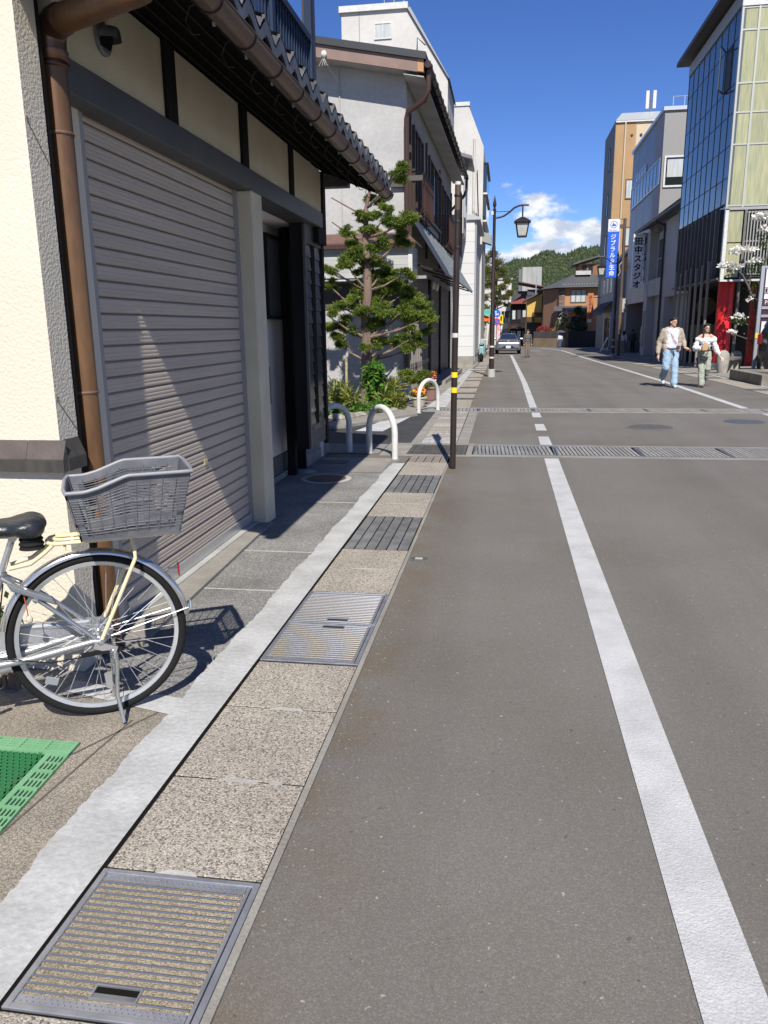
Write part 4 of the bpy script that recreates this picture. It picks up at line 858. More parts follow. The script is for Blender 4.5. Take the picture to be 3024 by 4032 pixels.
lo = MB().box(-3, -1.75, 31.2, 33.4, 5.0, 7.9).build('upper_bay', wplas, t); MB().prism([(-3, 30.9, 8.0), (-1.45, 30.9, 7.55), (-1.45, 33.5, 7.55), (-3, 33.5, 8.0)], (0, 0, .12)).build('bay_roof', M('sheet_roof', (.14, .14, .145), .5), lo); window(t, (-1.745, 31.5, 5.6), (0, 1, 0), 1.5, 1.4, alu, (1, 0, 0), 2)
t = thing('white_tower_block', 'tall white building with slanted top and dark bay windows', 'building', (-3, 40, gz(40)))
MB().prism([(-6, 40, -.2), (-1.32, 40, -.2), (-1.32, 40, 9.85), (-2.05, 40, 11.65), (-6, 40, 11.65)], (0, 5.8, 0)).build('wall', wplas, t); MB().box(-2.72, -2.0, 39.95, 45.9, 11.652, 11.82).build('coping', white_paint, t)
rl = MB().tube([(-3.6, 40.1, 11.85), (-2.75, 40.1, 11.85)], .03, 6).build('roof_railing', white_paint, t)
for i in range(5): MB().tube([(-3.5+i*.18, 40.1, 11.65), (-3.5+i*.18, 40.1, 11.85)], .02, 5).build('railing_post', white_paint, rl)
for z0, z1 in ((6.6, 7.75), (7.85, 9.2)):
    bw = MB().box(-1.319, -1.12, 40.3, 45.0, z0-.08, z0).build('bay_sill', white_paint, t); MB().box(-1.319, -1.15, 40.32, 45.0, z0, z1-.06).build('bay_glass', glass_dark, bw); MB().box(-1.319, -1.08, 40.28, 45.1, z1-.06, z1).build('bay_hood', dark_metal, bw)
MB().prism([(-1.319, 40.2, 5.6), (-.88, 40.2, 5.45), (-.88, 40.2, 5.9), (-1.319, 40.2, 6.05)], (0, .9, 0)).build('sign_box', M('sage_box', (.24, .25, .23), .6), t)
MB().tube([(-1.75, 39.95, 6.3), (-1.75, 39.95, 10.2)], .06, 8).build('vent_pipe', wplas, t, smooth=True)
for a, c in (((-1.6, 39.9, 8.8), (-1.5, 39.9, 6.5)), ((-1.5, 39.9, 6.5), (-1.36, 33.5, 6.0))): MB().tube([a, c], .02, 5).build('cable', dark_metal, t)
t = thing('brick_building', 'narrow building with pale brick pier before the orange awning', 'building', (-3, 46, gz(46)))
MB().box(-6, -1.80, 46.05, 53, -.4, 6.2).build('wall', wplas, t); MB().box(-1.80, -1.52, 46.2, 53, 3.7, 6.2).build('beam', concrete_pale, t)
bp = MB().box(-1.79, -1.56, 46.1, 46.6, -.35, 3.7).build('brick_pier', concrete, t); bmh = MB().box(0, .11, 0, .02, 0, .058).mesh('brick'); bmh.materials.append(brickm)
for r in range(56):
    for k in range(2): o = link('brick', bmh, bp); o.location = (-1.795+k*.12, 46.082, -.1+r*.067)
MB().box(-1.99, -1.80, 45.5, 46.0, -.32, 3.3).build('grey_panel', greyp, t); MB().box(-1.84, -1.5, 45.98, 46.04, -.36, -.06).build('plinth', concrete, t)
# orange awning and oval sign shop
t = thing('awning_shop', 'low shop with orange awning and green oval sign', 'shop', (-2.8, 56, gz(56)))
MB().box(-6, -2.1, 56.4, 63, -.4, 4.2).build('wall', wplas, t)
MB().prism([(-2.1, 56, 2.48), (-1.9, 56, 2.45), (-1.15, 56, 2.12), (-1.15, 56, 1.92), (-2.1, 56, 1.92)], (0, 2.5, 0)).build('awning', simple('orange_canvas', (.72, .13, .02), .8), t)
s = MB().lathe([(.30, 0), (.30, .05)], (0, 0, 0), 24, (0, -1, 0)).build('oval_sign', simple('teal_sign', (.08, .36, .28), .5), t); s.scale = (1.1, 1, .8); s.location = (-1.38, 55.9, 2.50)
s2 = MB().ring((0, 0, 0), (0, -1, 0), .22, (.012, .01), 24, 5).build('sign_ring', white_paint, s); s2.location = (0, -.055, 0)
yb = leafmat('hedge_yellow', (.16, .15, .015), (.30, .24, .03), sc=1.5); gb2 = leafmat('leaf_mid', (.05, .09, .02), (.11, .17, .035), sc=2)
shrub('hedge_shrub', 'yellow-green bush under the orange awning', [(-1.75, 54.2, .8, .35, .8, .7), (-1.7, 53.8, 1.4, .3, .5, .4), (-1.8, 55, .4, .4, .8, .6)], yb, 420, .06, .12)
shrub('potted_shrub', 'leafy potted plants at the foot of the brick building', [(-1.42, 49.2, .15, .25, .3, .35), (-1.55, 50.2, .5, .25, .4, .5)], gb2, 300, .05, .1)
for i, (x, y) in enumerate(((-1.5, 48.3), (-1.36, 48.9))):
    o = MB().lathe([(.10, 0), (.15, .26), (.17, .27), (.17, .31), (.13, .31)], (x, y, gz(y)+.006), 14).build('planter', MATS['terracotta'], None); tag(o, ('brown planter nearest the brick building', 'brown planter standing next to the gutter')[i], 'planter')
t = thing('scooter', 'pale teal scooter parked against the white siding building', 'scooter', (-1.28, 40.2, gz(40)))
z = gz(40); teal = simple('teal_paint', (.22, .36, .38), .35)
for y in (39.7, 40.8): MB().ring((-1.25, y, z+.25), (1, 0, 0), .19, .06, 20, 8).build('wheel', simple('tyre', (.011, .011, .011), .85, spec=.2) if 'tyre' not in MATS else MATS['tyre'], t, smooth=True)
MB().prism([(-1.38, 39.6, z+.35), (-1.38, 40.9, z+.3), (-1.38, 40.85, z+.5), (-1.38, 40.1, z+.8), (-1.38, 39.55, z+.78)], (.26, 0, 0)).build('body', teal, t, bevel=.05); MB().box(-1.36, -1.14, 39.6, 40.3, z+.80, z+.9).build('saddle', simple('black_vinyl', (.02, .02, .022), .4), t, bevel=.03)
MB().prism([(-1.4, 40.75, z+.3), (-1.4, 40.95, z+.35), (-1.4, 40.8, z+1.05), (-1.4, 40.7, z+1.05)], (.3, 0, 0)).build('front_shield', teal, t, bevel=.03); MB().tube([(-1.5, 40.7, z+1.1), (-1.0, 40.7, z+1.1)], .02, 6).build('handlebar', chrome, t)
# traffic signs
blue_sign = simple('sign_blue', (.01, .12, .48), .4); red_sign = simple('sign_red', (.62, .03, .03), .4); white_sign = simple('sign_white', (.62, .62, .62), .5); yellow_sign = simple('sign_yellow', (.72, .48, .01), .5)
z = gz(66); t = thing('traffic_sign', 'post with round blue arrow sign above a no-parking sign', 'traffic sign', (-.88, 66, z)); MB().tube([(-.88, 66, z), (-.88, 66, 2.95)], .03, 8).build('post', steel_dull, t, smooth=True)
d = MB().lathe([(.31, 0), (.31, .015)], (-.88, 65.96, 2.59), 28, (0, -1, 0)).build('arrow_disc', blue_sign, t)
b = MB().box(-.98, -.92, 65.935, 65.944, 2.40, 2.72).prism([(-1.04, 65.944, 2.70), (-.86, 65.944, 2.70), (-.95, 65.944, 2.82)], (0, -.009, 0)).box(-.921, -.80, 65.935, 65.944, 2.50, 2.56).prism([(-.80, 65.944, 2.45), (-.80, 65.944, 2.62), (-.69, 65.944, 2.53)], (0, -.009, 0)); b.build('arrow', white_sign, d)
MB().box(-1.12, -.64, 65.95, 65.965, 2.17, 2.27).build('plate', white_sign, t)
d = MB().lathe([(.30, 0), (.30, .015)], (-.88, 65.96, 1.94), 28, (0, -1, 0)).build('no_parking_disc', red_sign, t); MB().lathe([(.235, 0), (.235, .004)], (-.88, 65.944, 1.94), 28, (0, -1, 0)).build('blue_face', blue_sign, d); MB().obb((-1.06, 65.937, 2.10), (.05, 0, .05), (.34, 0, -.34), (0, -.004, 0)).build('red_slash', red_sign, d)
t = thing('shop_sign', 'yellow shop sign behind the round traffic signs', 'sign', (-.5, 70, gz(70))); MB().tube([(-.62, 70, gz(70)), (-.62, 70, 2.5)], .04, 6).build('post', dark_metal, t); s = MB().box(-.72, -.38, 69.9, 70, 1.85, 2.55).build('panel', yellow_sign, t); MB().prism([(-.62, 69.9, 2.1), (-.50, 69.9, 2.0), (-.48, 69.9, 2.4), (-.60, 69.9, 2.45)], (0, -.01, 0)).build('mark', black_wood, s); MB().box(-.7, -.4, 69.95, 70, 1.65, 1.8).build('lower_panel', simple('dark_green', (.03, .06, .03), .6), t)
t = thing('flag_banner', 'pink and white vertical banner beside the parked car', 'banner', (-.75, 68, gz(68))); MB().tube([(-.88, 68, gz(68)), (-.88, 68, 1.7)], .015, 5).build('pole', steel_dull, t); MB().box(-.87, -.60, 67.99, 68.0, .15, 1.6).build('cloth', simple('pink_cloth', (.66, .20, .24), .8, col2=(.6, .55, .53), vs=3), t)
# pine at the bend
pinem = leafmat('pine_needles', (.085, .098, .022), (.20, .20, .045), sc=1.4, tr=.35)
PT = thing('pine_tree', 'tall pine with loose crown over the bend in the street', 'tree', (-1.3, 76, gz(76)))
MB().tube([(-1.6, 76, gz(76)), (-1.45, 76, 2.0), (-1.2, 76.1, 4.2), (-1.1, 76, 6.2), (-1.3, 76, 7.8)], [.28, .22, .18, .12, .04], 10).build('trunk', bark, PT, smooth=True)
pc = [(-1.5, 76, 8.1, .7, .8, .5), (-2.2, 76, 7.6, .7, .8, .6), (-1.0, 75.8, 7.3, .8, .8, .5), (-2.0, 75.6, 6.7, .9, .8, .55), (-.6, 76, 6.5, .8, .8, .45), (-1.4, 75.5, 6.0, .9, .7, .45), (-.1, 76, 5.7, .5, .6, .35), (-1.9, 75.6, 5.3, .9, .8, .5), (-.6, 75.6, 5.1, .7, .7, .4), (.15, 76, 4.6, .45, .5, .3), (-.3, 75.8, 4.2, .6, .6, .3), (-1.2, 75.7, 4.5, .7, .7, .4), (-2.2, 75.7, 4.2, .6, .7, .4), (-.9, 75.6, 3.7, .5, .6, .25), (-.1, 76, 3.6, .4, .5, .22), (-2.6, 75.8, 5.9, .8, .8, .5)]
leaves('crown', pc, pinem, PT, n=1700, lw=.04, ll=.17, flat=.8, droop=-.1, shell=.05)
for c in pc: MB().tube([(-1.2, 76, c[2]-.5), ((c[0]-1.2)/2, 76, c[2]-.3), c[:3]], [.07, .05, .02], 6).build('limb', bark, PT)
shrub('street_shrub', 'bright green bush below the pine at the bend', [(-1.9, 70, 3.1, .7, .6, .5), (-1.9, 70, 2.2, .5, .6, .6)], gb2, 420, .09, .16)
# street lamps
def lamp():
    t = thing('street_lamp', 'x', 'street lamp', (0, 0, 0), 'bronze lantern street lamps'); lm_glass = M('lantern_glass', (.42, .43, .40), .3, col2=(.34, .35, .33), vs=8)
    MB().lathe([(.125, 0), (.12, .24), (.10, .25)], (0, 0, 0), 20).build('base', concrete_pale, t)
    MB().lathe([(.078, .25), (.075, 1.9), (.06, 1.95), (.058, 3.9), (.048, 3.95), (.044, 4.95), (.05, 4.97), (.05, 5.01), (.03, 5.02), (.03, 5.06), (.052, 5.10), (.055, 5.14), (.03, 5.28), (.004, 5.40)], (0, 0, 0), 14).build('post', dark_metal, t, smooth=True)
    for z, h in ((.58, .05), (.92, .05)): MB().lathe([(.081, z), (.081, z+h)], (0, 0, 0), 14).build('reflective_band', white_paint, t)
    pts = [(0, 0, 4.76), (.12, 0, 4.76), (.28, 0, 4.80), (.44, 0, 4.90), (.58, 0, 5.02), (.72, 0, 5.08), (.86, 0, 5.10), (1.02, 0, 5.09)]
    a = MB().tube(pts, .028, 8).build('arm', dark_metal, t, smooth=True); MB().tube([(0, 0, 4.93), (.46, 0, 4.93)], .010, 5).build('tie_rod', dark_metal, a)
    MB().box(-.09, -.03, -.04, .04, 4.84, 4.95).build('sensor', white_paint, t)
    MB().tube([(.84, 0, 5.09), (.84, 0, 4.74)], .022, 8).build('drop_rod', dark_metal, a)
    cx = .84
    h = MB().prism([(cx-.25, -.25, 4.60), (cx+.25, -.25, 4.60), (cx+.25, .25, 4.60), (cx-.25, .25, 4.60)], (0, 0, .02)).build('lantern_roof', dark_metal, t)
    b = MB(); b.add([(cx-.25, -.25, 4.62), (cx+.25, -.25, 4.62), (cx+.25, .25, 4.62), (cx-.25, .25, 4.62), (cx-.06, -.06, 4.75), (cx+.06, -.06, 4.75), (cx+.06, .06, 4.75), (cx-.06, .06, 4.75)], [(0, 1, 5, 4), (1, 2, 6, 5), (2, 3, 7, 6), (3, 0, 4, 7), (4, 5, 6, 7)]); b.build('lantern_cap', dark_metal, h)
    lf = MB()
    for sx_ in (-1, 1):
        for sy_ in (-1, 1): lf.bar((cx+.19*sx_, .19*sy_, 4.60), (cx+.125*sx_, .125*sy_, 4.20), .028, .028)
    for k, zz in ((.125, 4.20), (.19, 4.585)):
        for s_ in (-1, 1): lf.bar((cx-k, k*s_, zz), (cx+k, k*s_, zz), .03, .035); lf.bar((cx+k*s_, -k, zz), (cx+k*s_, k, zz), .03, .035)
    lf = lf.build('lantern_frame', dark_metal, t)
    for sx_, sy_ in ((1, 0), (-1, 0), (0, 1), (0, -1)):
        q = MB()
        if sx_: q.poly([(cx+.18*sx_, -.17, 4.58), (cx+.18*sx_, .17, 4.58), (cx+.118*sx_, .11, 4.21), (cx+.118*sx_, -.11, 4.21)])
        else: q.poly([(cx-.17, .18*sy_, 4.58), (cx+.17, .18*sy_, 4.58), (cx+.11, .118*sy_, 4.21), (cx-.11, .118*sy_, 4.21)])
        q.build('lantern_pane', lm_glass, lf)
    return t
l0 = lamp(); l0.location = (-.468, 25.1, gz(25.1)); l0['label'] = 'bronze lantern street lamp nearest the camera, beside the left gutter'
dup(l0, (-.95, 75, gz(75)), 0, 'bronze lantern street lamp under the pine on the left'); dup(l0, (5.8, 45.2, gz(45.2)), pi, 'bronze lantern street lamp on the right in front of the blue banner').scale = (1, 1, 1.06); dup(l0, (3.42, 101, gz(101)), pi, 'bronze lantern street lamp by the timber fence at the far bend')
t = thing('white_mast', 'slim pale mast rising behind the far lantern lamp', 'mast', (3.45, 103, gz(103))); MB().tube([(3.45, 103, gz(103)), (3.45, 103, 4.4)], .06, 6).build('lower_mast', dark_metal, t); MB().tube([(3.45, 103, 4.4), (3.45, 103, 7.7)], [.09, .05], 6).build('upper_mast', alu, t)
# ================================================================== right side
JX, JY, JE = 7.4, 30.05, 37.95
frame_g = M('facade_frame', (.30, .29, .27), .5, .3); fin_m = M('facade_fin', (.135, .125, .115), .6, .1, col2=(.11, .10, .095), vs=2); dkwall = M('dark_recess', (.02, .02, .02), .6); dark_glass = M('green_dark_glass', (.014, .020, .018), .08, spec=.7)
lime = M('lime_glazing', (.37, .36, .205), .3, col2=(.25, .26, .165), vs=4.5, stretch=(4, 1, .35), vd=3, lo=.3, hi=.7, rnd=.06, spec=.4)
HJ = thing('glass_building', 'glass fronted building with lime glazed end and red column', 'building', (9, 33, gz(33)))
MB().box(JX+.12, 20, JY+.12, JE, 3.12, 12.2).build('core', dkwall, HJ)
zr = [5.6, 6.46, 7.50, 8.53, 9.44, 10.86, 11.72]; ncol = 9; cw = (JE-JY)/ncol
for i in range(ncol):
    for j in range(6):
        o = MB().box(JX+.02, JX+.06, JY+.03+i*cw, JY+(i+1)*cw-.03, zr[j]+.02, zr[j+1]-.02).build('glass_pane', glass_sky, HJ)
        o.rotation_euler = (0, 0, 0)
mf = MB()
for i in range(ncol+1): mf.box(JX+.005, JX+.115, JY+i*cw-.018, JY+i*cw+.018, 5.55, 11.75)
for z in zr: mf.box(JX+.03, JX+.115, JY, JE, z-.010, z+.010)
tag(mf.build('mullion_grid', M('mullion_dark', (.06, .075, .08), .5), HJ), None, kind='stuff')
MB().box(JX-.02, JX+.12, JY, JE, 11.75, 12.2).build('head_band', frame_g, HJ)
ow = MB().box(JX-.01, JX+.018, 30.98, 31.75, 9.46, 10.84).build('open_casement', simple('green_gap', (.010, .014, .010), .6), HJ); cf = MB()
cf.frame((JX-.02, 31.76, 9.46), V((-.35, -.75, 0)).normalized(), .8, 1.38, .04, (-.9, .42, 0), .03).build('casement_frame', MATS.get('mullion_dark') or frame_g, ow)
# lime end wall
xc = [JX, 7.92, 8.76, 9.6, 10.5, 11.4, 12.3, 13.2]; zl = [5.5, 7.46, 8.46, 9.36, 10.96, 11.62]
for i in range(7):
    for j in range(5): MB().box(xc[i]+.04, xc[i+1]-.03, JY-.01, JY+.05, zl[j]+.03, zl[j+1]-.03).build('lime_pane', lime, HJ)
mf = MB()
for x in xc: mf.box(x-.025, x+.04, JY-.04, JY+.11, 5.45, 11.66)
for z in zl: mf.box(JX, 13.2, JY-.03, JY+.11, z-.025, z+.025)
tag(mf.build('end_frame', M('lime_frame', (.36, .37, .34), .5, .2), HJ), None, kind='stuff')
MB().box(JX-.03, 13.3, JY-.06, JY+.1, 11.66, 11.85).build('cornice', white_paint, HJ); MB().box(JX-.04, 13.3, JY-.05, JY+.1, 5.36, 5.45).build('belt', frame_g, HJ)
MB().prism([(6.95, 29.6, 12.32), (20, 29.6, 12.32), (20, 38.5, 12.32), (6.95, 38.5, 12.32)], (0, 0, .16)).build('roof', M('roof_dark', (.055, .05, .05), .6), HJ); MB().box(7.9, 20, 30.3, 38, 11.9, 12.31).build('roof_band', concrete_pale, HJ)
# middle band: fins and louvres
MB().box(JX+.06, JX+.12, JY+.1, JE, 3.12, 5.55).build('band_glass', dark_glass, HJ)
for i in range(11):
    y = JY+1.0+i*.64; MB().box(JX-.08, JX+.05, y, y+.07, 3.12, 5.52).build('fin', fin_m, HJ)
for i in range(7):
    y = JY+1.15+i*.95; MB().box(JX-.16, JX-.09, y, y+.13, gz(y), 3.75-.05*(i % 3)).build('fin', M('fin_pale', (.20, .185, .165), .7, rnd=.15) if 'fin_pale' not in MATS else MATS['fin_pale'], HJ)
MB().box(JX-.1, JX+.2, JY+.1, JE, 3.05, 3.115).build('soffit_edge', fin_m, HJ)
MB().box(JX-.02, 7.5, JY-.05, JY+.08, 3.05, 5.40).build('corner_post', white_paint, HJ); MB().box(7.52, 7.98, JY-.0, JY+.06, 4.3, 5.34).build('lime_pane', lime, HJ); MB().box(7.52, 7.98, JY-.0, JY+.06, 3.12, 4.26).build('lime_pane', lime, HJ)
MB().box(8.02, 8.1, JY-.05, JY+.08, 3.05, 5.36).build('corner_post', fin_m, HJ); MB().box(8.1, 13.2, JY+.06, JY+.12, 3.12, 5.36).build('louvre_backing', simple('louvre_shade', (.06, .09, .06), .7), HJ)
for i in range(34): MB().box(8.14+i*.10, 8.175+i*.10, JY-.06, JY+.02, 3.2, 5.3).build('louvre', frame_g, HJ)
for z in (3.2, 4.3, 5.26): MB().box(8.1, 11.6, JY-.0, JY+.04, z, z+.05).build('louvre_rail', frame_g, HJ)
MB().box(JX-.02, 13.2, JY-.06, JY+.16, 2.98, 3.045).build('floor_edge', white_paint, HJ)
MB().box(JX+.1, 20, JY+.1, JE, 3.0, 3.10).build('floor_slab', dkwall, HJ)
# ground floor
MB().box(9.6, 20, JY+2.6, JE, gz(33), 3.0).build('shop_wall', dkwall, HJ); MB().box(8.0, 9.6, JE-.1, JE+.1, gz(36), 3.0).build('side_wall', dkwall, HJ)
redm = simple('red_column', (.66, .02, .026), .45, col2=(.60, .018, .024), vs=3)
rc = MB().lathe([(.275, gz(33)+.25), (.275, 3.0)], (7.86, 30.95, 0), 28).build('red_column', redm, HJ, smooth=True); MB().lathe([(.29, gz(33)), (.29, gz(33)+.24)], (7.86, 30.95, 0), 28).build('column_base', white_paint, rc)
MB().lathe([(.275, gz(33)), (.275, 3.0)], (9.7, 33.4, 0), 24).build('red_column', redm, HJ, smooth=True)
MB().tube([(8.13, 30.35, gz(31)), (8.13, 30.35, 2.98)], .055, 10).build('steel_prop', fin_m, HJ, smooth=True)
ds = MB().lathe([(.42, 0), (.42, .04)], (8.8, 37.82, 2.3), 28, (0, -1, 0)).build('round_emblem', simple('emblem_tan', (.20, .17, .11), .6, col2=(.12, .10, .07), vs=7), HJ)
MB().box(8.2, 9.4, 37.80, 37.84, .9, 1.5).build('notice_board', simple('notice', (.30, .27, .19), .7), HJ); MB().box(8.7, 8.9, 37.78, 37.84, -.1, 1.55).build('door_leaf', greyp, HJ)
# white plaster shop with tiled eave
HG = thing('plaster_shop', 'white plaster two-storey shop with tiled eave next to the glass building', 'shop', (9, 48, gz(48)))
wpl2 = M('shade_plaster', (.46, .45, .43), .85, col2=(.40, .39, .375), vs=1)
MB().box(8.9, 14, 38.05, 52.4, -.5, 7.0).build('wall', wpl2, HG); MB().box(8.42, 8.9, 51.2, 52.4, -.5, 7.0).build('pier', wpl2, HG); MB().box(8.42, 8.9, 45.6, 46.8, -.5, 7.0).build('pier', wpl2, HG); MB().box(8.45, 8.9, 46.8, 51.2, 3.2, 4.15).build('balcony_front', wpl2, HG); MB().box(8.42, 8.9, 38.05, 45.6, 3.0, 7.0).build('upper_wall', wpl2, HG)
window(HG, (8.88, 47.2, 4.2), (0, 1, 0), 3.6, 2.3, alu, (-1, 0, 0), 2, ny=2); MB().box(8.86, 8.9, 47.4, 50.4, -.3, 2.2).build('door', wpl2, HG); MB().box(8.40, 8.44, 51.5, 52.1, .2, 2.4).build('narrow_board', M('board_dark', (.1, .1, .11), .6), HG)
rg = MB().prism([(7.75, 38.1, 7.05), (7.75, 53.2, 7.05), (10.5, 53.2, 8.1), (10.5, 38.1, 8.1)], (0, 0, .12)).build('roof', tile_m, HG)
b = MB().ell((0, 0, 0), (.09, .11, .07), 8, 5).mesh('eave_tile'); b.materials.append(tile_m)
for i in range(56): o = link('eave_tile', b, rg); o.location = (7.78, 38.3+i*.265, 7.16)
MB().tube([(8.34, 46.4, 6.9), (8.34, 46.4, -.2)], .06, 8).build('downpipe', dark_metal, HG, smooth=True); MB().tube([(7.85, 46.4, 7.0), (8.34, 46.4, 6.8)], .05, 8).build('downpipe', dark_metal, HG, smooth=True)
# photo studio
HS = thing('studio_building', 'blue-grey tiled building with ribbon windows behind the hanging signs', 'building', (9, 55, gz(55)))
tile_bl = M('glossy_tile', (.15, .16, .19), .4, col2=(.12, .13, .16), vs=1.2, fine=.12, fs=30, spec=.35); tile_gr = M('grey_tile', (.22, .21, .205), .6, fine=.12, fs=24)
MB().box(8.62, 16, 52.5, 61.8, 3.0, 13.4).build('wall', tile_bl, HS); MB().box(8.60, 16, 50.12, 52.5, 6.9, 13.4).build('front_wall', tile_gr, HS); MB().box(8.5, 16, 50.0, 61.9, 13.4, 13.6).build('coping', alu, HS)
window(HS, (8.72, 50.118, 9.3), (1, 0, 0), 2.2, 1.7, white_paint, (0, -1, 0), 1, .10, .08, gm=dark_glass); MB().box(8.9, 10.8, 50.07, 50.09, 9.85, 10.8).build('blind', curtain, HS)
wr = window(HS, (8.598, 50.4, 9.55), (0, 1, 0), 11.0, 1.45, alu, (-1, 0, 0), 9, .07, .06, gm=glass_sky); window(HS, (8.598, 55.5, 11.1), (0, 1, 0), 4.5, .5, alu, (-1, 0, 0), 4, .06, .05, gm=glass_sky)
window(HS, (8.61, 54.0, 4.2), (0, 1, 0), 2.8, 2.4, alu, (-1, 0, 0), 2)
MB().box(9.9, 16, 52.5, 61.8, -.6, 3.0).build('shop_recess', dkwall, HS); MB().box(8.62, 9.9, 60.8, 61.8, -.6, 3.0).build('shop_pier', tile_gr, HS)
for i in range(3): MB().box(8.615, 8.63, 53+i*3, 53.03+i*3, 3, 13.4).build('tile_joint', tile_gr, HS)
vm = thing('vending_machine', 'blue-lit drinks vending machine in the dark shopfront', 'vending machine', (9.5, 57, gz(57))); MB().box(9.2, 9.85, 56.6, 57.6, gz(57), 1.45).build('cabinet', simple('vend_blue', (.03, .06, .12), .4), vm); 
for k in range(3):
    s = MB().box(9.17, 9.2, 56.7, 57.5, .35+k*.32, .38+k*.32).build('shelf', white_paint, vm)
    for i in range(5): MB().lathe([(.045, 0), (.045, .2)], (9.18, 56.78+i*.16, .38+k*.32), 8).build('bottle', (blue_sign, white_sign, red_sign, teal, orange)[(i+k) % 5], s)
# hanging signs
sg = thing('studio_sign', 'white vertical studio sign with black characters', 'sign', (7.95, 52.5, 3.8)); pnl = MB().box(7.62, 8.30, 52.45, 52.6, 3.78, 7.02).build('panel', M('sign_bright', (.92, .92, .91), .4), sg)
sb2 = simple('sign_black', (.008, .008, .01), .5); text('character', '田中スタジオ', (7.70, 52.44, 6.42), (1, 0, 0), .47, sb2, sg, bold=.035, vert=True, step=.515); text('character', 'PHOTO ATELIER', (8.17, 52.44, 6.55), (1, 0, 0), .17, simple('sign_navy', (.02, .07, .22), .5), sg, bold=.02, vert=True, step=.195)
for z in (4.3, 6.5): MB().box(8.3, 8.62, 52.5, 52.55, z, z+.05).build('bracket', dark_metal, sg)
s3 = thing('side_sign', 'narrow blue and white sign behind the studio sign', 'sign', (8.4, 53.3, 5)); MB().box(8.26, 8.58, 53.2, 53.3, 4.9, 7.15).build('panel', simple('sign_deep_blue', (.03, .10, .26), .4, col2=(.5, .52, .55), vs=4, lo=.45, hi=.52), s3)
bn = thing('banner_sign', 'tall blue banner with white characters and a round emblem', 'banner', (6.05, 50, 4.3)); MB().box(5.76, 6.40, 49.97, 50.0, 4.32, 6.94).build('blue_panel', simple('banner_blue', (.005, .09, .55), .5), bn); MB().box(5.76, 6.40, 49.97, 50.0, 6.941, 7.63).build('white_panel', white_sign, bn)
text('character', 'ジブラルタ生命', (5.92, 49.965, 6.52), (1, 0, 0), .33, white_sign, bn, bold=.02, vert=True, step=.345); text('character', 'Gibraltar', (5.80, 49.965, 6.98), (1, 0, 0), .13, blue_sign, bn)
MB().ring((6.08, 49.965, 7.33), (0, 1, 0), .19, (.018, .004), 28, 5).build('emblem_ring', blue_sign, bn); MB().prism([(5.95, 49.966, 7.24), (6.2, 49.966, 7.24), (6.18, 49.966, 7.36), (6.1, 49.966, 7.34), (6.07, 49.966, 7.46), (6.0, 49.966, 7.36)], (0, -.004, 0)).build('emblem', blue_sign, bn)
for z in (4.32, 7.62): MB().tube([(5.74, 49.99, z), (6.62, 49.99, z)], .02, 6).build('rod', dark_metal, bn)
pl = thing('rusty_pole', 'rusty brown steel pole carrying the blue banner', 'pole', (6.75, 50, gz(50))); MB().tube([(6.75, 50, gz(50)), (6.72, 50, 3.2)], .10, 10).build('lower_shaft', iron_rust, pl, smooth=True); MB().tube([(6.72, 50, 3.2), (6.70, 50, 7.65)], .09, 10).build('upper_shaft', M('pole_brown', (.07, .055, .05), .6), pl, smooth=True)
MB().box(6.43, 6.7, 49.95, 50.05, 7.1, 7.33).build('cross_arm', MATS['pole_brown'], pl); MB().box(6.66, 7.1, 50.1, 50.4, 2.3, 3.1).build('meter_box', concrete_pale, pl, bevel=.01); MB().tube([(6.64, 49.9, 5.2), (6.5, 49.8, 5.0), (6.56, 49.8, 4.6), (6.45, 49.8, 4.4)], .015, 5).build('cable_loop', white_paint, pl)
# tan tower, awning shop
HF = thing('tan_tower', 'tall building with tan front, dark flank and grey sloped parapet', 'building', (10.5, 76, gz(76)))
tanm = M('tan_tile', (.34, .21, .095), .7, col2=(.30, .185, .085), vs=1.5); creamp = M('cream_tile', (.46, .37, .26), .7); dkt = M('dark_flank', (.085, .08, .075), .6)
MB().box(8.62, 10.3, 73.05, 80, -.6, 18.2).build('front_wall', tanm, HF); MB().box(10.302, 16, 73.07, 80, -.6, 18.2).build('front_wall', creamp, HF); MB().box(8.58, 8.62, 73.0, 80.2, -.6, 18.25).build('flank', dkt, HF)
MB().prism([(8.6, 72.98, 18.3), (16, 72.98, 18.3), (16, 74.2, 19.1), (9.2, 74.2, 19.1), (8.6, 74.0, 18.3)], (0, 0, -.05)).build('parapet', M('grey_parapet', (.30, .32, .33), .5), HF); MB().prism([(8.6, 72.95, 18.2), (9.2, 74.2, 19.1), (16, 74.2, 19.1), (16, 72.95, 18.2)], (0, .05, 0)).build('parapet_face', MATS['grey_parapet'], HF); MB().box(8.6, 16, 72.9, 73.0, 18.1, 18.2).build('trim', white_paint, HF)
for z in (12.05, 8.2): window(HF, (9.66, 73.04, z), (1, 0, 0), 1.4, 1.6, iron_rust, (0, -1, 0), 1, .08, .06, gm=curtain)
for z in (14.8, 11.0, 7.5): window(HF, (8.578, 75.6, z), (0, 1, 0), .9, 1.9, dkt, (-1, 0, 0), 1, gm=dark_glass)
MB().tube([(9.4, 72.97, 18.2), (9.4, 72.97, 5)], .07, 8).build('downpipe', creamp, HF, smooth=True)
for x in (9.95, 10.7): MB().ell((x, 73.03, 17.1), (.12, .1, .12), 8, 6).build('vent', iron_rust, HF)
b = MB(); ant = MB().tube([(11.6, 75, 19.1), (11.6, 75, 21.0)], .06, 6).build('antenna_mast', steel_dull, HF)
for dx in (-.28, .3): MB().box(11.6+dx-.13, 11.6+dx+.13, 74.8, 75, 19.5, 20.9).build('antenna_panel', white_paint, ant)
rl = MB().tube([(13.2, 73.5, 20.0), (16, 73.5, 20.0)], .03, 5).build('roof_rail', alu, HF)
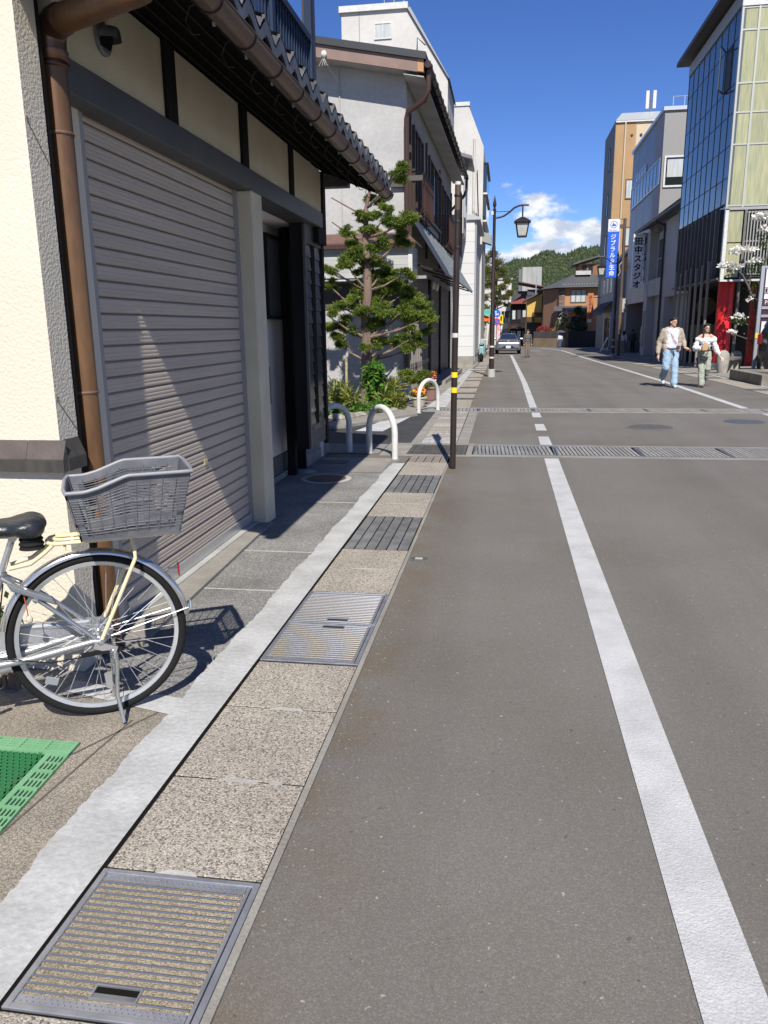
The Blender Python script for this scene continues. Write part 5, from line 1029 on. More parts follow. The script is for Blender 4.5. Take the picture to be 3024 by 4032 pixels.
for i in range(4): MB().tube([(13.2+i*.9, 73.5, 19.1), (13.2+i*.9, 73.5, 20.0)], .03, 5).build('rail_post', alu, rl)
HW = thing('navy_awning_shop', 'grey two-storey shop with navy awning and three narrow windows', 'shop', (8.6, 67, gz(67)))
MB().box(8.02, 14, 64, 72.8, 2.6, 5.6).build('upper_wall', M('shop_grey', (.30, .29, .275), .8), HW); MB().box(8.4, 14, 64, 72.8, -.6, 2.6).build('lower_wall', creamp, HW); MB().box(7.9, 8.4, 64, 64.3, -.6, 2.6).build('pier', greyp, HW); MB().prism([(7.7, 63.8, 5.6), (7.7, 73, 5.6), (10.5, 73, 8.2), (10.5, 63.8, 8.2)], (0, 0, .15)).build('roof', M('slate', (.07, .07, .072), .6), HW)
MB().prism([(8.0, 64.2, 3.35), (7.2, 64.2, 2.55), (7.2, 72.5, 2.55), (8.0, 72.5, 3.35)], (0, 0, .04)).build('awning', simple('navy_canvas', (.012, .016, .035), .8), HW); MB().box(7.2, 7.22, 64.2, 72.5, 2.35, 2.55).build('valance', MATS['navy_canvas'], HW)
for i in range(3): window(HW, (8.018, 64.7+i*2.3, 4.1), (0, 1, 0), 1.3, 1.1, alu, (-1, 0, 0), 1, gm=curtain)
for i in range(3): window(HW, (8.39, 64.8+i*2.5, -.4), (0, 1, 0), 1.8, 2.6, brown_alu, (-1, 0, 0), 2)
tx = thing('taxi_sign', 'orange-brown vertical taxi sign with black characters', 'sign', (7.1, 72, 3)); MB().box(6.88, 7.36, 72.0, 72.12, 1.75, 4.30).build('panel', simple('taxi_orange', (.40, .13, .045), .6), tx)
text('character', 'はとタクシー', (6.93, 71.99, 3.85), (1, 0, 0), .34, sb2, tx, bold=.02, vert=True, step=.33); MB().box(6.95, 7.29, 71.98, 72, 1.82, 2.1).build('logo_plate', white_sign, tx); MB().box(7.36, 8.0, 72.05, 72.1, 3.9, 3.95).build('bracket', dark_metal, tx)
t = thing('leaning_board', 'small white board leaning against the shop front', 'board', (7.6, 63.4, gz(63))); MB().obb((7.2, 63.4, gz(63)), (.05, 0, 0), (0, .4, 0), (.5, 0, 1.1)).build('panel', white_sign, t); MB().obb((7.85, 63.42, gz(63)), (.04, 0, 0), (0, .04, 0), (-.2, 0, .95)).build('prop', dark_metal, t)
# ================================================================== houses at the bend
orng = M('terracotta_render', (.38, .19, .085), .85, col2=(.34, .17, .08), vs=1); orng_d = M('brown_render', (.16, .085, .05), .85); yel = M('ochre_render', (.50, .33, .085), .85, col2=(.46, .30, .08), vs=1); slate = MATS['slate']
HT = thing('terracotta_house', 'terracotta house with grey hipped roof and stone corner', 'house', (8, 96, gz(96)))
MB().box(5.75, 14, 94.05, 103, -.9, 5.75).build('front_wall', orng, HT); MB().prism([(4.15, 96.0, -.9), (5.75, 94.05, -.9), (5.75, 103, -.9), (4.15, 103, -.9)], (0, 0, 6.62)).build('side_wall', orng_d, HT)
b = MB(); P = [(3.6, 95.2, 5.72), (5.55, 93.2, 5.80), (15, 93.2, 5.80), (15, 104, 5.80), (3.6, 104, 5.72), (7.4, 96.8, 7.35), (15, 96.8, 7.35)]; b.add(P, [(0, 1, 5), (1, 2, 6, 5), (2, 3, 6), (3, 4, 5, 6), (4, 0, 5), (0, 4, 3, 2, 1)]); rh = b.build('roof', slate, HT)
for i in range(14): MB().box(6.1+i*.3, 6.2+i*.3, 93.75, 93.85, 6.12, 6.2).build('snow_guard', alu, rh)
st = MB().box(5.78, 6.42, 93.98, 94.04, 1.0, 5.75).build('stone_corner', M('mortar_brown', (.10, .08, .07), .9), HT); sm_ = MB().box(0, .29, 0, .04, 0, .19).mesh('stone'); sm_.materials.append(M('corner_stone', (.16, .11, .085), .9, rnd=.4))
for r in range(22):
    for k in range(2): o = link('stone', sm_, st); o.location = (5.79+k*.31, 93.95, 1.05+r*.21)
window(HT, (7.05, 94.04, 4.15), (1, 0, 0), 1.75, 1.45, M('grey_wood', (.12, .12, .115), .7), (0, -1, 0), 3, .09, .08, gm=curtain); window(HT, (7.2, 94.04, 1.0), (1, 0, 0), 1.9, 1.6, brown_alu, (0, -1, 0), 2); 
for y in (97.5, 100): window(HT, (4.14, y, 3.6), (0, 1, 0), .9, 1.5, brown_alu, (-1, 0, 0), 1)
MB().prism([(5.2, 92.9, 3.2), (9.6, 92.9, 3.2), (9.6, 94.04, 3.7), (5.2, 94.04, 3.7)], (0, 0, .1)).build('porch_roof', slate, HT); MB().tube([(5.7, 93.9, 5.7), (5.7, 93.9, -.8)], .06, 6).build('downpipe', dark_metal, HT)
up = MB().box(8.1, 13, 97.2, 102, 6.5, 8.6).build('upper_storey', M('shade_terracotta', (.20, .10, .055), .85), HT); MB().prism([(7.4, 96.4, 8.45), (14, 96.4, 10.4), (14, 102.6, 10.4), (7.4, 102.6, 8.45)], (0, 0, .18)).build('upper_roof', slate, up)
for x in (8.5, 9.2): window(HT, (x, 97.19, 7.5), (1, 0, 0), .5, .9, brown_alu, (0, -1, 0), 1)
MB().box(7.7, 9.4, 96.0, 97.1, 7.3, 7.75).build('balcony', MATS['soffit_white'], HT)
HY = thing('ochre_house', 'ochre gabled house left of the terracotta one', 'house', (3.4, 103, gz(103)))
MB().prism([(2.35, 100.5, -.9), (4.7, 100.5, -.9), (4.7, 100.5, 5.75), (2.35, 100.5, 4.55)], (0, 7, 0)).build('wall', yel, HY); MB().prism([(1.9, 99.8, 4.5), (4.9, 99.8, 6.0), (4.9, 108, 6.0), (1.9, 108, 4.5)], (0, 0, .2)).build('roof', M('dark_tile', (.06, .055, .055), .6), HY)
MB().prism([(3.0, 98.6, 2.6), (5.4, 98.6, 2.6), (5.4, 100.45, 3.1), (3.0, 100.45, 3.1)], (0, 0, .12)).build('porch_roof', dark_metal, HY); window(HY, (4.1, 100.49, 3.1), (1, 0, 0), .5, .9, brown_alu, (0, -1, 0), 1)
MB().prism([(1.6, 98.8, 2.0), (3.2, 98.8, 2.0), (3.2, 100.45, 2.6), (1.6, 100.45, 2.6)], (0, 0, .1)).build('porch_roof', dark_metal, HY); MB().box(2.36, 4.6, 100.44, 100.5, -.8, 2.0).build('dark_front', dkwall, HY)
HK = thing('black_timber_house', 'black timber townhouse with rows of windows at the bend', 'house', (1.5, 113, gz(113)))
MB().box(.4, 3.6, 112, 120, -1, 4.75).build('wall', black_wood, HK); MB().prism([(-.2, 111.2, 4.6), (2.0, 111.2, 5.3), (4.2, 111.2, 4.6), (4.2, 121, 4.6), (2.0, 121, 5.3), (-.2, 121, 4.6)][:3], (0, 10, 0)).build('roof', M('red_roof', (.26, .045, .035), .6, col2=(.21, .04, .032), vs=2, stretch=(3, .3, 1)), HK)
for i in range(4): window(HK, (.6+i*.7, 111.99, 2.5), (1, 0, 0), .5, 1.3, brown_alu, (0, -1, 0), 1, gm=glass_dark if i % 2 else curtain)
for k in range(2): MB().prism([(-.4+k*1.6, 110.2, 1.2), (1.4+k*1.6, 110.2, 1.35), (1.4+k*1.6, 112, 1.9), (-.4+k*1.6, 112, 1.75)], (0, 0, .12)).build('canopy', dark_metal, HK)
for i in range(4): window(HK, (.55+i*.75, 111.99, -.6), (1, 0, 0), .6, 1.6, brown_alu, (0, -1, 0), 1, gm=curtain if i % 2 else glass_dark)
HR = thing('red_roof_house', 'house with two dark red metal roofs behind the timber townhouse', 'house', (3, 126, gz(126)))
MB().box(.9, 6.4, 126, 134, -1, 6.2).build('wall', M('dark_siding', (.05, .05, .055), .7), HR); MB().prism([(.6, 124.8, 5.2), (2.9, 124.8, 6.8), (2.9, 126.2, 6.8), (.6, 126.2, 5.2)], (0, 6, 0)).build('lower_roof', MATS['red_roof'], HR); MB().prism([(1.5, 125, 8.15), (6.6, 125, 7.1), (6.6, 133, 7.1), (1.5, 133, 8.15)], (0, 0, .15)).build('upper_roof', M('plum_roof', (.10, .028, .035), .6), HR); MB().box(2.9, 6.4, 125.9, 126, 6.2, 7.1).build('gable', MATS['dark_siding'], HR)
HC = thing('concrete_penthouse', 'square concrete rooftop block above the red roofs', 'building', (3.9, 142, gz(142)))
MB().box(2.3, 5.55, 140, 144, 7.5, 11.4).build('front_block', M('stained_concrete', (.34, .34, .32), .85, col2=(.24, .24, .225), vs=1, stretch=(2, 2, .2)), HC); MB().box(1.72, 2.28, 140.4, 144, 7.5, 11.1).build('shaded_side', M('shaded_concrete', (.13, .135, .14), .8), HC); MB().box(0, 8, 140.8, 150, -1.4, 7.5).build('lower_block', MATS['dark_siding'], HC)  # side block's shade is put into a darker concrete colour
HWb = thing('white_house', 'white building seen through the pine branches', 'building', (-3, 121, gz(121))); MB().box(-9, .45, 120, 130, -1.2, 8.3).build('wall', wplas, HWb); MB().box(-9.2, .6, 119.8, 130.2, 8.3, 8.5).build('coping', greyp, HWb)
for i in range(3): window(HWb, (-.9+i*.45, 119.99, 2.2), (1, 0, 0), .4, 1.6, brown_alu, (0, -1, 0), 1)
window(HWb, (-2.2, 119.99, 5.5), (1, 0, 0), 1.2, 1.2, brown_alu, (0, -1, 0), 2)
MB().box(-1.6, .5, 119.6, 119.95, -1.1, 1.2).build('ground_floor', M('beige_front', (.30, .26, .20), .8), HWb); window(HWb, (-1.2, 119.59, -.8), (1, 0, 0), 1.2, 1.6, greyp, (0, -1, 0), 2)
# timber fence on an earth-coloured wall
fw = thing('fence_wall', 'ochre concrete wall with dark timber fence at the end of the street', 'fence', (5.5, 91, gz(91)))
wl = M('ochre_concrete', (.21, .155, .085), .85, col2=(.16, .12, .07), vs=1.2, fine=.1, fs=6); fnc = M('fence_timber', (.055, .05, .046), .8, rnd=.2)
MB().prism([(3.0, 93.0, -.85), (6.3, 89.0, -.85), (6.55, 89.0, -.85), (6.55, 93.4, -.85), (3.0, 93.4, -.85)], (0, 0, 1.1)).build('wall', wl, fw)
pb = MB().box(0, .09, 0, .03, 0, .72).mesh('fence_board'); pb.materials.append(fnc)
for i in range(52):
    t_ = i/52; o = link('fence_board', pb, fw); o.location = (3.0+3.3*t_, 93.0-4.0*t_-.02, .255); o.rotation_euler = (0, 0, atan2(-4.0, 3.3))
pb2 = MB().box(0, .16, 0, .03, 0, 1.75).mesh('fence_board'); pb2.materials.append(M('fence_black', (.02, .019, .018), .8, rnd=.2))
for i in range(30): o = link('fence_board', pb2, fw); o.location = (6.6+i*.165, 88.6-.02*i, -.75)
# azalea, dogwood shrubs at the fence
redleaf = leafmat('red_leaf', (.22, .025, .03), (.36, .07, .06), sc=1.2); 
shrub('red_shrub', 'round red-leaved shrub behind the timber fence', [(4.0, 94, 1.2, .9, .8, .75), (4.6, 94, 1.0, .7, .7, .6)], redleaf, 500, .09, .13)
shrub('reed_plant', 'pale reedy plant beside the red shrub', [(5.2, 94.2, .9, .35, .4, .5)], yb, 200, .05, .3)
wbl = leafmat('white_bract', (.50, .49, .44), (.55, .53, .47), tr=.2)
d1 = shrub('dogwood_bush', 'white flowering dogwood in front of the terracotta house', [(6.3, 91, 2.4, .8, .7, .7), (5.8, 91, 1.9, .6, .6, .5), (6.9, 91, 1.5, .7, .6, .7)], gb2, 330, .10, .17); leaves('blossoms', [(6.3, 90.7, 2.9, .7, .6, .5), (5.8, 90.6, 2.1, .5, .5, .4)], wbl, d1, n=60, lw=.14, ll=.14, flat=.4)
shrub('evergreen_tree', 'dark evergreen beside the taxi sign', [(8.2, 89.8, 2.5, .9, .8, 1.2), (8.0, 89.6, 1.2, 1.0, .7, 1.0), (7.6, 90, 3.2, .6, .6, .6)], sh3, 700, .10, .16, cat='tree')
# ================================================================== wooded hill
b = MB(); nx, ny = 60, 24
def hz(x, y):
    t = (x+5)/100; ridge = 63+20*max(-.6, min(1.6, t))-6*math.exp(-((x-20)/14)**2)*0+3*sin(x*.06)+2*sin(x*.17+1); u = (y-620)/280
    return -1.6+(ridge+6)*max(0, min(1, u))**.9 if y <= 900 else ridge+2-(y-900)*.15
for j in range(ny):
    for i in range(nx): b.v.append((-260+i*11, 620+j*16, hz(-260+i*11, 620+j*16)))
for j in range(ny-1):
    for i in range(nx-1): b.f.append((j*nx+i, j*nx+i+1, (j+1)*nx+i+1, (j+1)*nx+i))
struct('hill', b, M('hill_ground', (.02, .035, .012), .9), 'hill slope under the forest', smooth=True)
pts = []; F = []; V0 = []
ic = bmesh.new(); bmesh.ops.create_icosphere(ic, subdivisions=1, radius=1); iv = np.array([v.co[:] for v in ic.verts]); ifc = np.array([[v.index for v in f.verts] for f in ic.faces]); ic.free()
def forest(name, label, n, seed, cone, m, xr, yr):
    r = np.random.default_rng(seed); VV = []; FF = []; k = 0
    for i in range(n):
        x = r.uniform(*xr); y = yr[0]+(yr[1]-yr[0])*r.random()**.8; s = r.uniform(.9, 2.1)*(1.0 if not cone else .8); z = hz(x, y)
        q = iv*(1+.22*r.normal(size=(len(iv), 1)))*np.array([s, s, s*(1.0 if not cone else 2.2)])
        if cone: q[:, :2] *= np.clip(1.15-(q[:, 2:3]/(s*2.2)+1)/2, .05, 1)
        VV.append(q+np.array([x, y, z+s*.7])); FF.append(ifc+k); k += len(iv)
    me = bpy.data.meshes.new(name); VV = np.concatenate(VV); FF = np.concatenate(FF); me.from_pydata(VV.tolist(), [], FF.tolist()); me.materials.append(m); o = link(name, me); tag(o, label, 'forest', kind='stuff')
forest('forest', 'dark conifers covering the hill above the roofs', 8000, 3, True, M('forest_dark', (.018, .032, .013), .9, col2=(.030, .048, .018), vs=.06, fine=.4, fs=.5), (-60, 240), (640, 925))
forest('forest', 'lighter green broadleaf trees scattered over the hill', 3600, 4, False, M('forest_light', (.030, .048, .014), .9, col2=(.062, .078, .022), vs=.05, fine=.4, fs=.5), (-60, 240), (640, 915))
# ================================================================== bicycle (local frame: +x towards its front, +y its near side, origin under the rear hub)
tyre = MATS['tyre']; rimm = M('alloy_rim', (.55, .56, .56), .35, .6, col2=(.46, .47, .47), vs=9); rack_m = M('cream_enamel', (.62, .55, .34), .35); bask_m = M('grey_plastic', (.085, .088, .098), .5, col2=(.14, .143, .155), vs=16, lo=.45, hi=.75); mint = M('mint_frame', (.10, .22, .13), .35, .2); seat_m = M('saddle_vinyl', (.018, .021, .026), .33, bump=.15, bs=120)
BK = thing('bicycle', 'city bicycle with grey rear basket, cream carrier and black saddle', 'bicycle')
HZ = .335; HB_ = V((0, 0, HZ))
def wheel(cx):
    w = MB().ring((cx, 0, HZ), (0, 1, 0), .318, (.0175, .0175), 72, 10).build('wheel', tyre, BK, smooth=True)
    b = MB(); n = 72; prf = [(.287, -.008), (.302, -.0115), (.304, -.009), (.304, .009), (.302, .0115), (.287, .008)]
    for i in range(n):
        a = 2*pi*i/n
        for r, y in prf: b.v.append((cx+r*cos(a), y, HZ+r*sin(a)))
    for i in range(n):
        for k in range(6): b.f.append((i*6+k, i*6+(k+1) % 6, ((i+1) % n)*6+(k+1) % 6, ((i+1) % n)*6+k))
    b.build('rim', rimm, w, smooth=True)
    MB().lathe([(.012, -.055), (.03, -.04), (.03, -.032), (.016, -.028), (.016, .028), (.03, .032), (.03, .04), (.02, .06), (.008, .068)], (cx, 0, HZ), 16, (0, 1, 0)).build('hub', chrome, w, smooth=True)
    for i in range(36):
        a = 2*pi*i/36; s = 1 if i % 2 else -1; off = .55*(1 if (i//2) % 2 else -1)
        MB().tube([(cx+.027*cos(a+off*2.2), .034*s, HZ+.027*sin(a+off*2.2)), (cx+.288*cos(a), .002*s, HZ+.288*sin(a))], .0013, 4, cap=False).build('spoke', spoke_m, w)
    return w
wheel(0); wheel(1.10)
def mudguard(cx, a0, a1, name='mudguard'):
    b = MB(); n = 40; sec = [(-.024, .336), (-.021, .347), (-.012, .3525), (0, .354), (.012, .3525), (.021, .347), (.024, .336)]
    for i in range(n+1):
        a = a0+(a1-a0)*i/n
        for y, r in sec: b.v.append((cx+r*cos(a), y, HZ+r*sin(a)))
        for y, r in reversed(sec): b.v.append((cx+(r-.003)*cos(a), y, HZ+(r-.003)*sin(a)))
    m = 14
    for i in range(n):
        for k in range(m): b.f.append((i*m+k, i*m+(k+1) % m, (i+1)*m+(k+1) % m, (i+1)*m+k))
    return b.build(name, chrome, BK, smooth=True)
mg = mudguard(0, radians(12), radians(172)); mudguard(1.10, radians(15), radians(150))
for s in (-1, 1): MB().tube([(0, .055*s, HZ), (-.345, .027*s, HZ+.075)], .0028, 5).build('mudguard_stay', spoke_m, mg)
lens_red = simple('reflector_red', (.28, .012, .014), .3)
gr = [MB().prism([(-.318, -.022, .545), (-.318, .022, .545), (-.318, .022, .59), (-.318, -.022, .59)], (-.005, 0, -.001)).build('reflector', lens_red, mg)]
MB().prism([(-.280, -.014, .555), (-.280, .014, .555), (-.280, .014, .575), (-.280, -.014, .575)], (-.037, 0, 0)).build('reflector_base', steel_dull, mg); MB().box(-.358, -.354, -.010, .010, .40, .43).build('sticker', simple('sticker_blue', (.25, .33, .40), .5), mg)
# frame tubes
BBx, BBz = .455, .285; ST = V((.272, 0, .74)); SB = V((.455, 0, .285)); HTt = V((.93, 0, .82)); HTb = V((.97, 0, .62))
fr = MB().tube([SB, V((.318, 0, .625))], .017, 12).build('seat_tube', M('silver_tube', (.45, .45, .46), .3, .7), BK, smooth=True); sil = MATS['silver_tube']
MB().tube([V((.318, 0, .625)), V((.262, 0, .765))], .0125, 12).build('seat_post', chrome, BK, smooth=True); MB().ring((.318, 0, .625), (-.38, 0, .92), .018, (.004, .012), 16, 6).build('seat_clamp', steel_dull, BK)
MB().tube([SB, V((.70, 0, .36)), HTb], .020, 12).build('down_tube', mint, BK, smooth=True); MB().tube([V((.385, 0, .46)), V((.70, 0, .50)), HTb+V((0, 0, .06))], .018, 12).build('top_tube', mint, BK, smooth=True); MB().tube([HTt, HTb], .021, 12).build('head_tube', mint, BK, smooth=True)
for s in (-1, 1):
    MB().tube([(.44, .03*s, .275), (.25, .045*s, .292), (.03, .066*s, HZ), (0, .066*s, HZ)], [.014, .014, .011, .009], 10).build('chain_stay', sil, BK, smooth=True)
    MB().tube([(.315, .022*s, .615), (.22, .05*s, .545), (0, .066*s, HZ)], [.010, .009, .008], 10).build('seat_stay', chrome, BK, smooth=True)
    MB().tube([HTb+V((0, .03*s, -.02)), (1.0, .055*s, .6), (1.10, .06*s, HZ)], .010, 8).build('fork_blade', chrome, BK, smooth=True)
MB().tube([(.90, .27, .98), (.88, .25, 1.0), (.98, .1, 1.02), (.99, 0, .98), (.98, -.1, 1.02), (.88, -.25, 1.0), (.72, -.29, .97)], .011, 8).build('handlebar', chrome, BK, smooth=True); MB().tube([HTt, (.91, 0, .99)], .013, 8).build('stem', chrome, BK)
for s in (-1, 1): MB().tube([(.70, .29*s, .97), (.82, .28*s, .99)], .016, 8).build('grip', tyre, BK, smooth=True)
MB().lathe([(.085, 0), (.085, .006)], (BBx, -.04, BBz), 28, (0, -1, 0)).build('chainring', steel_dull, BK)
cr = MB().bar((BBx, .07, BBz), (BBx+.12, .075, BBz-.12), .022, .012, up=(0, 1, 0)).build('crank', chrome, BK); MB().box(BBx+.08, BBx+.17, .085, .165, BBz-.135, BBz-.11).build('pedal', tyre, cr)
# chain case on the far side
MB().prism([(-.03, -.085, .385), (.42, -.085, .40), (.55, -.085, .36), (.57, -.085, .25), (.48, -.085, .18), (.40, -.085, .20), (.0, -.085, .275), (-.05, -.085, .30)], (0, .035, 0)).build('chain_case', M('case_silver', (.30, .31, .33), .35, .5, col2=(.40, .40, .41), vs=5), BK, bevel=.012)
# drum brake, axle nut, stand, spring
MB().lathe([(.05, -.07), (.055, -.062), (.055, -.05), (.03, -.045)], (0, 0, HZ), 24, (0, 1, 0)).build('brake_drum', steel_dull, BK, smooth=True); MB().lathe([(.013, .06), (.013, .085), (.007, .088)], (-.004, 0, HZ), 8, (0, 1, 0)).build('axle_nut', chrome, BK)
MB().bar((.02, .075, .325), (-.06, .085, .295), .03, .01, up=(0, 1, 0)).build('dropout', chrome, BK); MB().bar((-.08, .08, .295), (.07, .075, .29), .018, .012).build('brake_arm', tyre, BK)
ks = MB().tube([(-.05, .08, .285), (-.055, .085, .24), (-.045, .10, .12), (-.060, .135, .012)], [.012, .0085, .0085, .007], 8).build('kickstand', chrome, BK, smooth=True)
MB().tube([(-.05, -.08, .285), (-.045, -.10, .12), (-.03, -.13, .012)], .0085, 8).build('kickstand_leg', chrome, ks, smooth=True)
sp = [V((-.040+.007*cos(a), .088+.007*sin(a), .30-.10*a/(2*pi*13))) for a in [2*pi*13*i/130 for i in range(131)]]; MB().tube(sp, .0018, 4).build('spring', chrome, ks)
MB().prism([(-.035, .08, .215), (-.005, .08, .205), (-.01, .085, .15), (-.03, .085, .14)], (0, .012, 0)).build('stand_latch', chrome, ks)
MB().obb((.17, .012, .155), (.045, 0, .016), (0, .005, 0), (-.011, 0, .030)).build('wheel_reflector', M('clear_reflector', (.22, .23, .25), .15), BK, bevel=.003)
# brake caliper and lock by the seat stay
MB().obb((.285, .045, .575), (-.15, .0, -.075), (0, .03, 0), (.012, 0, .032)).build('ring_lock', M('lock_grey', (.22, .23, .25), .35, .5), BK, bevel=.006); MB().ell((.205, .07, .53), .012, 8, 6).build('lock_bolt', chrome, BK); MB().ell((.235, .06, .455), (.012, .01, .016), 8, 6).build('key_charm', M('charm', (.5, .45, .35), .6), BK); MB().tube([(.245, .06, .56), (.238, .06, .47)], .002, 4).build('key_cord', simple('cord_red', (.5, .08, .03), .7), BK)
MB().tube([(.31, .05, .60), (.34, .055, .45), (.36, .06, .32), (.18, .07, .275), (.02, .08, .285)], .0028, 5).build('brake_cable', tyre, BK)
# saddle
def blob(name, prims, mat, parent, voxel=.012, sm=4, mod=True):
    b = MB()
    for p in prims:
        if p[0] == 'e': b.ell(p[1], p[2], 16, 10, p[3] if len(p) > 3 else None)
        else:
            a, c, ra, rb = V(p[1]), V(p[2]), p[3], p[4]; b.tube([a, c], [ra, rb], 14); b.ell(a, ra, 14, 8); b.ell(c, rb, 14, 8)
    o = b.build(name, mat, parent, smooth=True); r = o.modifiers.new('remesh', 'REMESH'); r.mode = 'VOXEL'; r.voxel_size = voxel; r.use_smooth_shade = True
    s = o.modifiers.new('smooth', 'SMOOTH'); s.iterations = sm; s.factor = .5; return o
blob('saddle', [('e', (.215, 0, .805), (.075, .105, .038)), ('e', (.27, 0, .80), (.10, .075, .034)), ('c', (.32, 0, .802), (.43, 0, .80), .035, .022), ('e', (.20, .05, .80), (.055, .05, .042)), ('e', (.20, -.05, .80), (.055, .05, .042))], seat_m, BK, .008, 5)
MB().lathe([(.045, .0), (.04, .01), (.045, .018), (.038, .028), (.043, .036), (.036, .046), (.03, .055)], (.20, .03, .72), 14).build('saddle_spring', tyre, BK, smooth=True); MB().tube([(.19, .0, .755), (.30, 0, .765), (.40, 0, .785)], .006, 6).build('saddle_rail', chrome, BK)
MB().lathe([(.016, -.03), (.016, .03)], (.262, 0, .765), 12, (0, 1, 0)).build('saddle_clamp', chrome, BK)
# carrier
def loop(w, u0, u1, z):
    return [V((u1, w, z)), V((u0-.03, w, z)), V((u0-.008, w*.7, z)), V((u0, 0, z)), V((u0-.008, -w*.7, z)), V((u0-.03, -w, z)), V((u1, -w, z))]
cr = MB().tube(loop(.065, .150, -.32, .735), .0075, 10).build('carrier', rack_m, BK, smooth=True); MB().tube(loop(.028, .125, -.32, .740), .0065, 10).build('carrier_loop', rack_m, cr, smooth=True)
for u in (.06, -.1, -.25): MB().tube([(u, -.065, .735), (u, .065, .735)], .006, 8).build('carrier_bar', rack_m, cr)
for s in (-1, 1):
    MB().tube([(-.15, .06*s, .732), (-.157, .075*s, .70), (-.158, .080*s, .655), (-.01, .080*s, .345)], .0075, 10).build('carrier_leg', rack_m, cr, smooth=True)
    MB().tube([(.125, .055*s, .732), (.16, .05*s, .70), (.21, .045*s, .665), (.285, .03*s, .65)], .008, 10).build('carrier_arm', rack_m, cr, smooth=True)
MB().tube([(.09, .0, .735), (.09, 0, .69)], .006, 6).build('carrier_strut', rack_m, cr)
# basket
z0 = .752; bt = [(.022, z0), (-.328, z0)]
def rimz(u): return .942 if u > -.0 else (.942+(.0-u)/.05*.012 if u > -.05 else (.954+(-.05-u)/.10*.038 if u > -.15 else .992))
bk_ = MB().prism([(.022, -.145, z0), (.022, .145, z0), (-.325, .145, z0), (-.325, -.145, z0)], (0, 0, .006)).build('basket', bask_m, BK)
def side(f0, f1, n, nb, solid_top=.030):
    """one lattice wall between bottom point f0(s) and top point f1(s), s 0..1"""
    q = MB(); hb = MB()
    N_ = 40
    def pt(s, t): return f0(s).lerp(f1(s), t)
    nrm = (f0(1)-f0(0)).cross(V((0, 0, 1))).normalized()*.005
    def band(t0, t1, s0=0., s1=1.):
        m = max(2, int(N_*(s1-s0)))
        for i in range(m):
            a, c = s0+(s1-s0)*i/m, s0+(s1-s0)*(i+1)/m
            P = [pt(a, t0), pt(c, t0), pt(c, t1), pt(a, t1)]; hb.add(P+[p-nrm for p in P], [(0, 1, 2, 3), (7, 6, 5, 4), (0, 4, 5, 1), (2, 6, 7, 3)])
    band(0, .10); band(.30, .36); band(.86, 1.0); band(.10, .86, 0, .065); band(.10, .86, .935, 1.)
    o = hb.build('basket_panel', bask_m, bk_)
    for k in range(nb):
        t = .12+.74*(k+.5)/nb
        if .29 < t < .37: continue
        tp_ = max(t, 0); MB().tube([pt(i/8, t) for i in range(9)], .0019, 4).build('basket_bar', bask_m, o)
    for i in range(1, n): MB().tube([pt(i/n, .08), pt(i/n, .9)], .0022, 4).build('basket_bar', bask_m, o)
for s in (1, -1): side(lambda t, s=s: V((.020-.343*t, .143*s, z0)), lambda t, s=s: V((.058-.432*t, .178*s, rimz(.058-.432*t))), 9, 15)
side(lambda t: V((.022, .145-.29*t, z0)), lambda t: V((.062, .178-.356*t, .942)), 8, 13); side(lambda t: V((-.325, .145-.29*t, z0)), lambda t: V((-.376, .178-.356*t, .992)), 8, 15)
us = [.062-.438*i/24 for i in range(25)]
rim = [V((u, .184, rimz(u))) for u in us]+[V((-.382, .1, .992)), V((-.382, -.1, .992))]+[V((u, -.184, rimz(u))) for u in reversed(us)]+[V((.070, -.1, .942)), V((.070, .1, .942)), V((.062, .184, .942))]
MB().tube(rim, .0075, 8).build('basket_rim', M('rim_plastic', (.22, .225, .24), .45), bk_, smooth=True)
for i in range(8): MB().box(.02-.345*(i+.5)/8-.004, .02-.345*(i+.5)/8+.004, -.14, .14, z0+.006, z0+.012).build('floor_rib', bask_m, bk_)
BK.location = (-1.559, 2.649, .004); BK.rotation_euler = (0, 0, radians(209.55))
shrub('wall_plant', 'small leafy plant at the foot of the cream wall behind the bicycle', [(-2.10, 2.80, .34, .10, .08, .16), (-2.0, 2.82, .22, .10, .06, .10)], gb2, 55, .03, .05, stems=5, cat='plant')
# ================================================================== parked silver car
car_p = M('silver_paint', (.30, .31, .33), .22, .75, coat=.6); blk = M('black_trim', (.015, .015, .017), .4); lampred = M('tail_red', (.16, .008, .012), .15); carglass = M('car_glass', (.012, .02, .035), .03, spec=.9, ior=1.7)
def car(name, label, L_, W_, Hh, paint, st, loc, rz):
    """lofted shell from stations (y, belt width, belt z, roof width, roof z, lower z)"""
    t = thing(name, label, 'car'); b = MB(); m = None
    for (y, w, zb, rw, zr, zl) in st:
        half = [(0, zl), (w*.80, zl), (w*.97, zl+.10), (w, zl+.28), (w*.985, (zl+.28+zb)/2), (w*.93, zb), (rw*1.02, zb+(zr-zb)*.45), (rw*.94, zr-.05*(zr-zb)), (rw*.7, zr), (0, zr)]
        ring = half + [(-x, z) for x, z in reversed(half[1:-1])]; m = len(ring); b.v += [(x, y, z) for x, z in ring]
    n = len(st)
    for i in range(n-1):
        for k in range(m): b.f.append((i*m+k, i*m+(k+1) % m, (i+1)*m+(k+1) % m, (i+1)*m+k))
    b.f += [tuple(range(m))[::-1], tuple(range((n-1)*m, n*m))]
    o = b.build('body', paint, t, smooth=True); o.data.set_sharp_from_angle(angle=radians(60)); s = o.modifiers.new('sub', 'SUBSURF'); s.levels = s.render_levels = 2
    return t
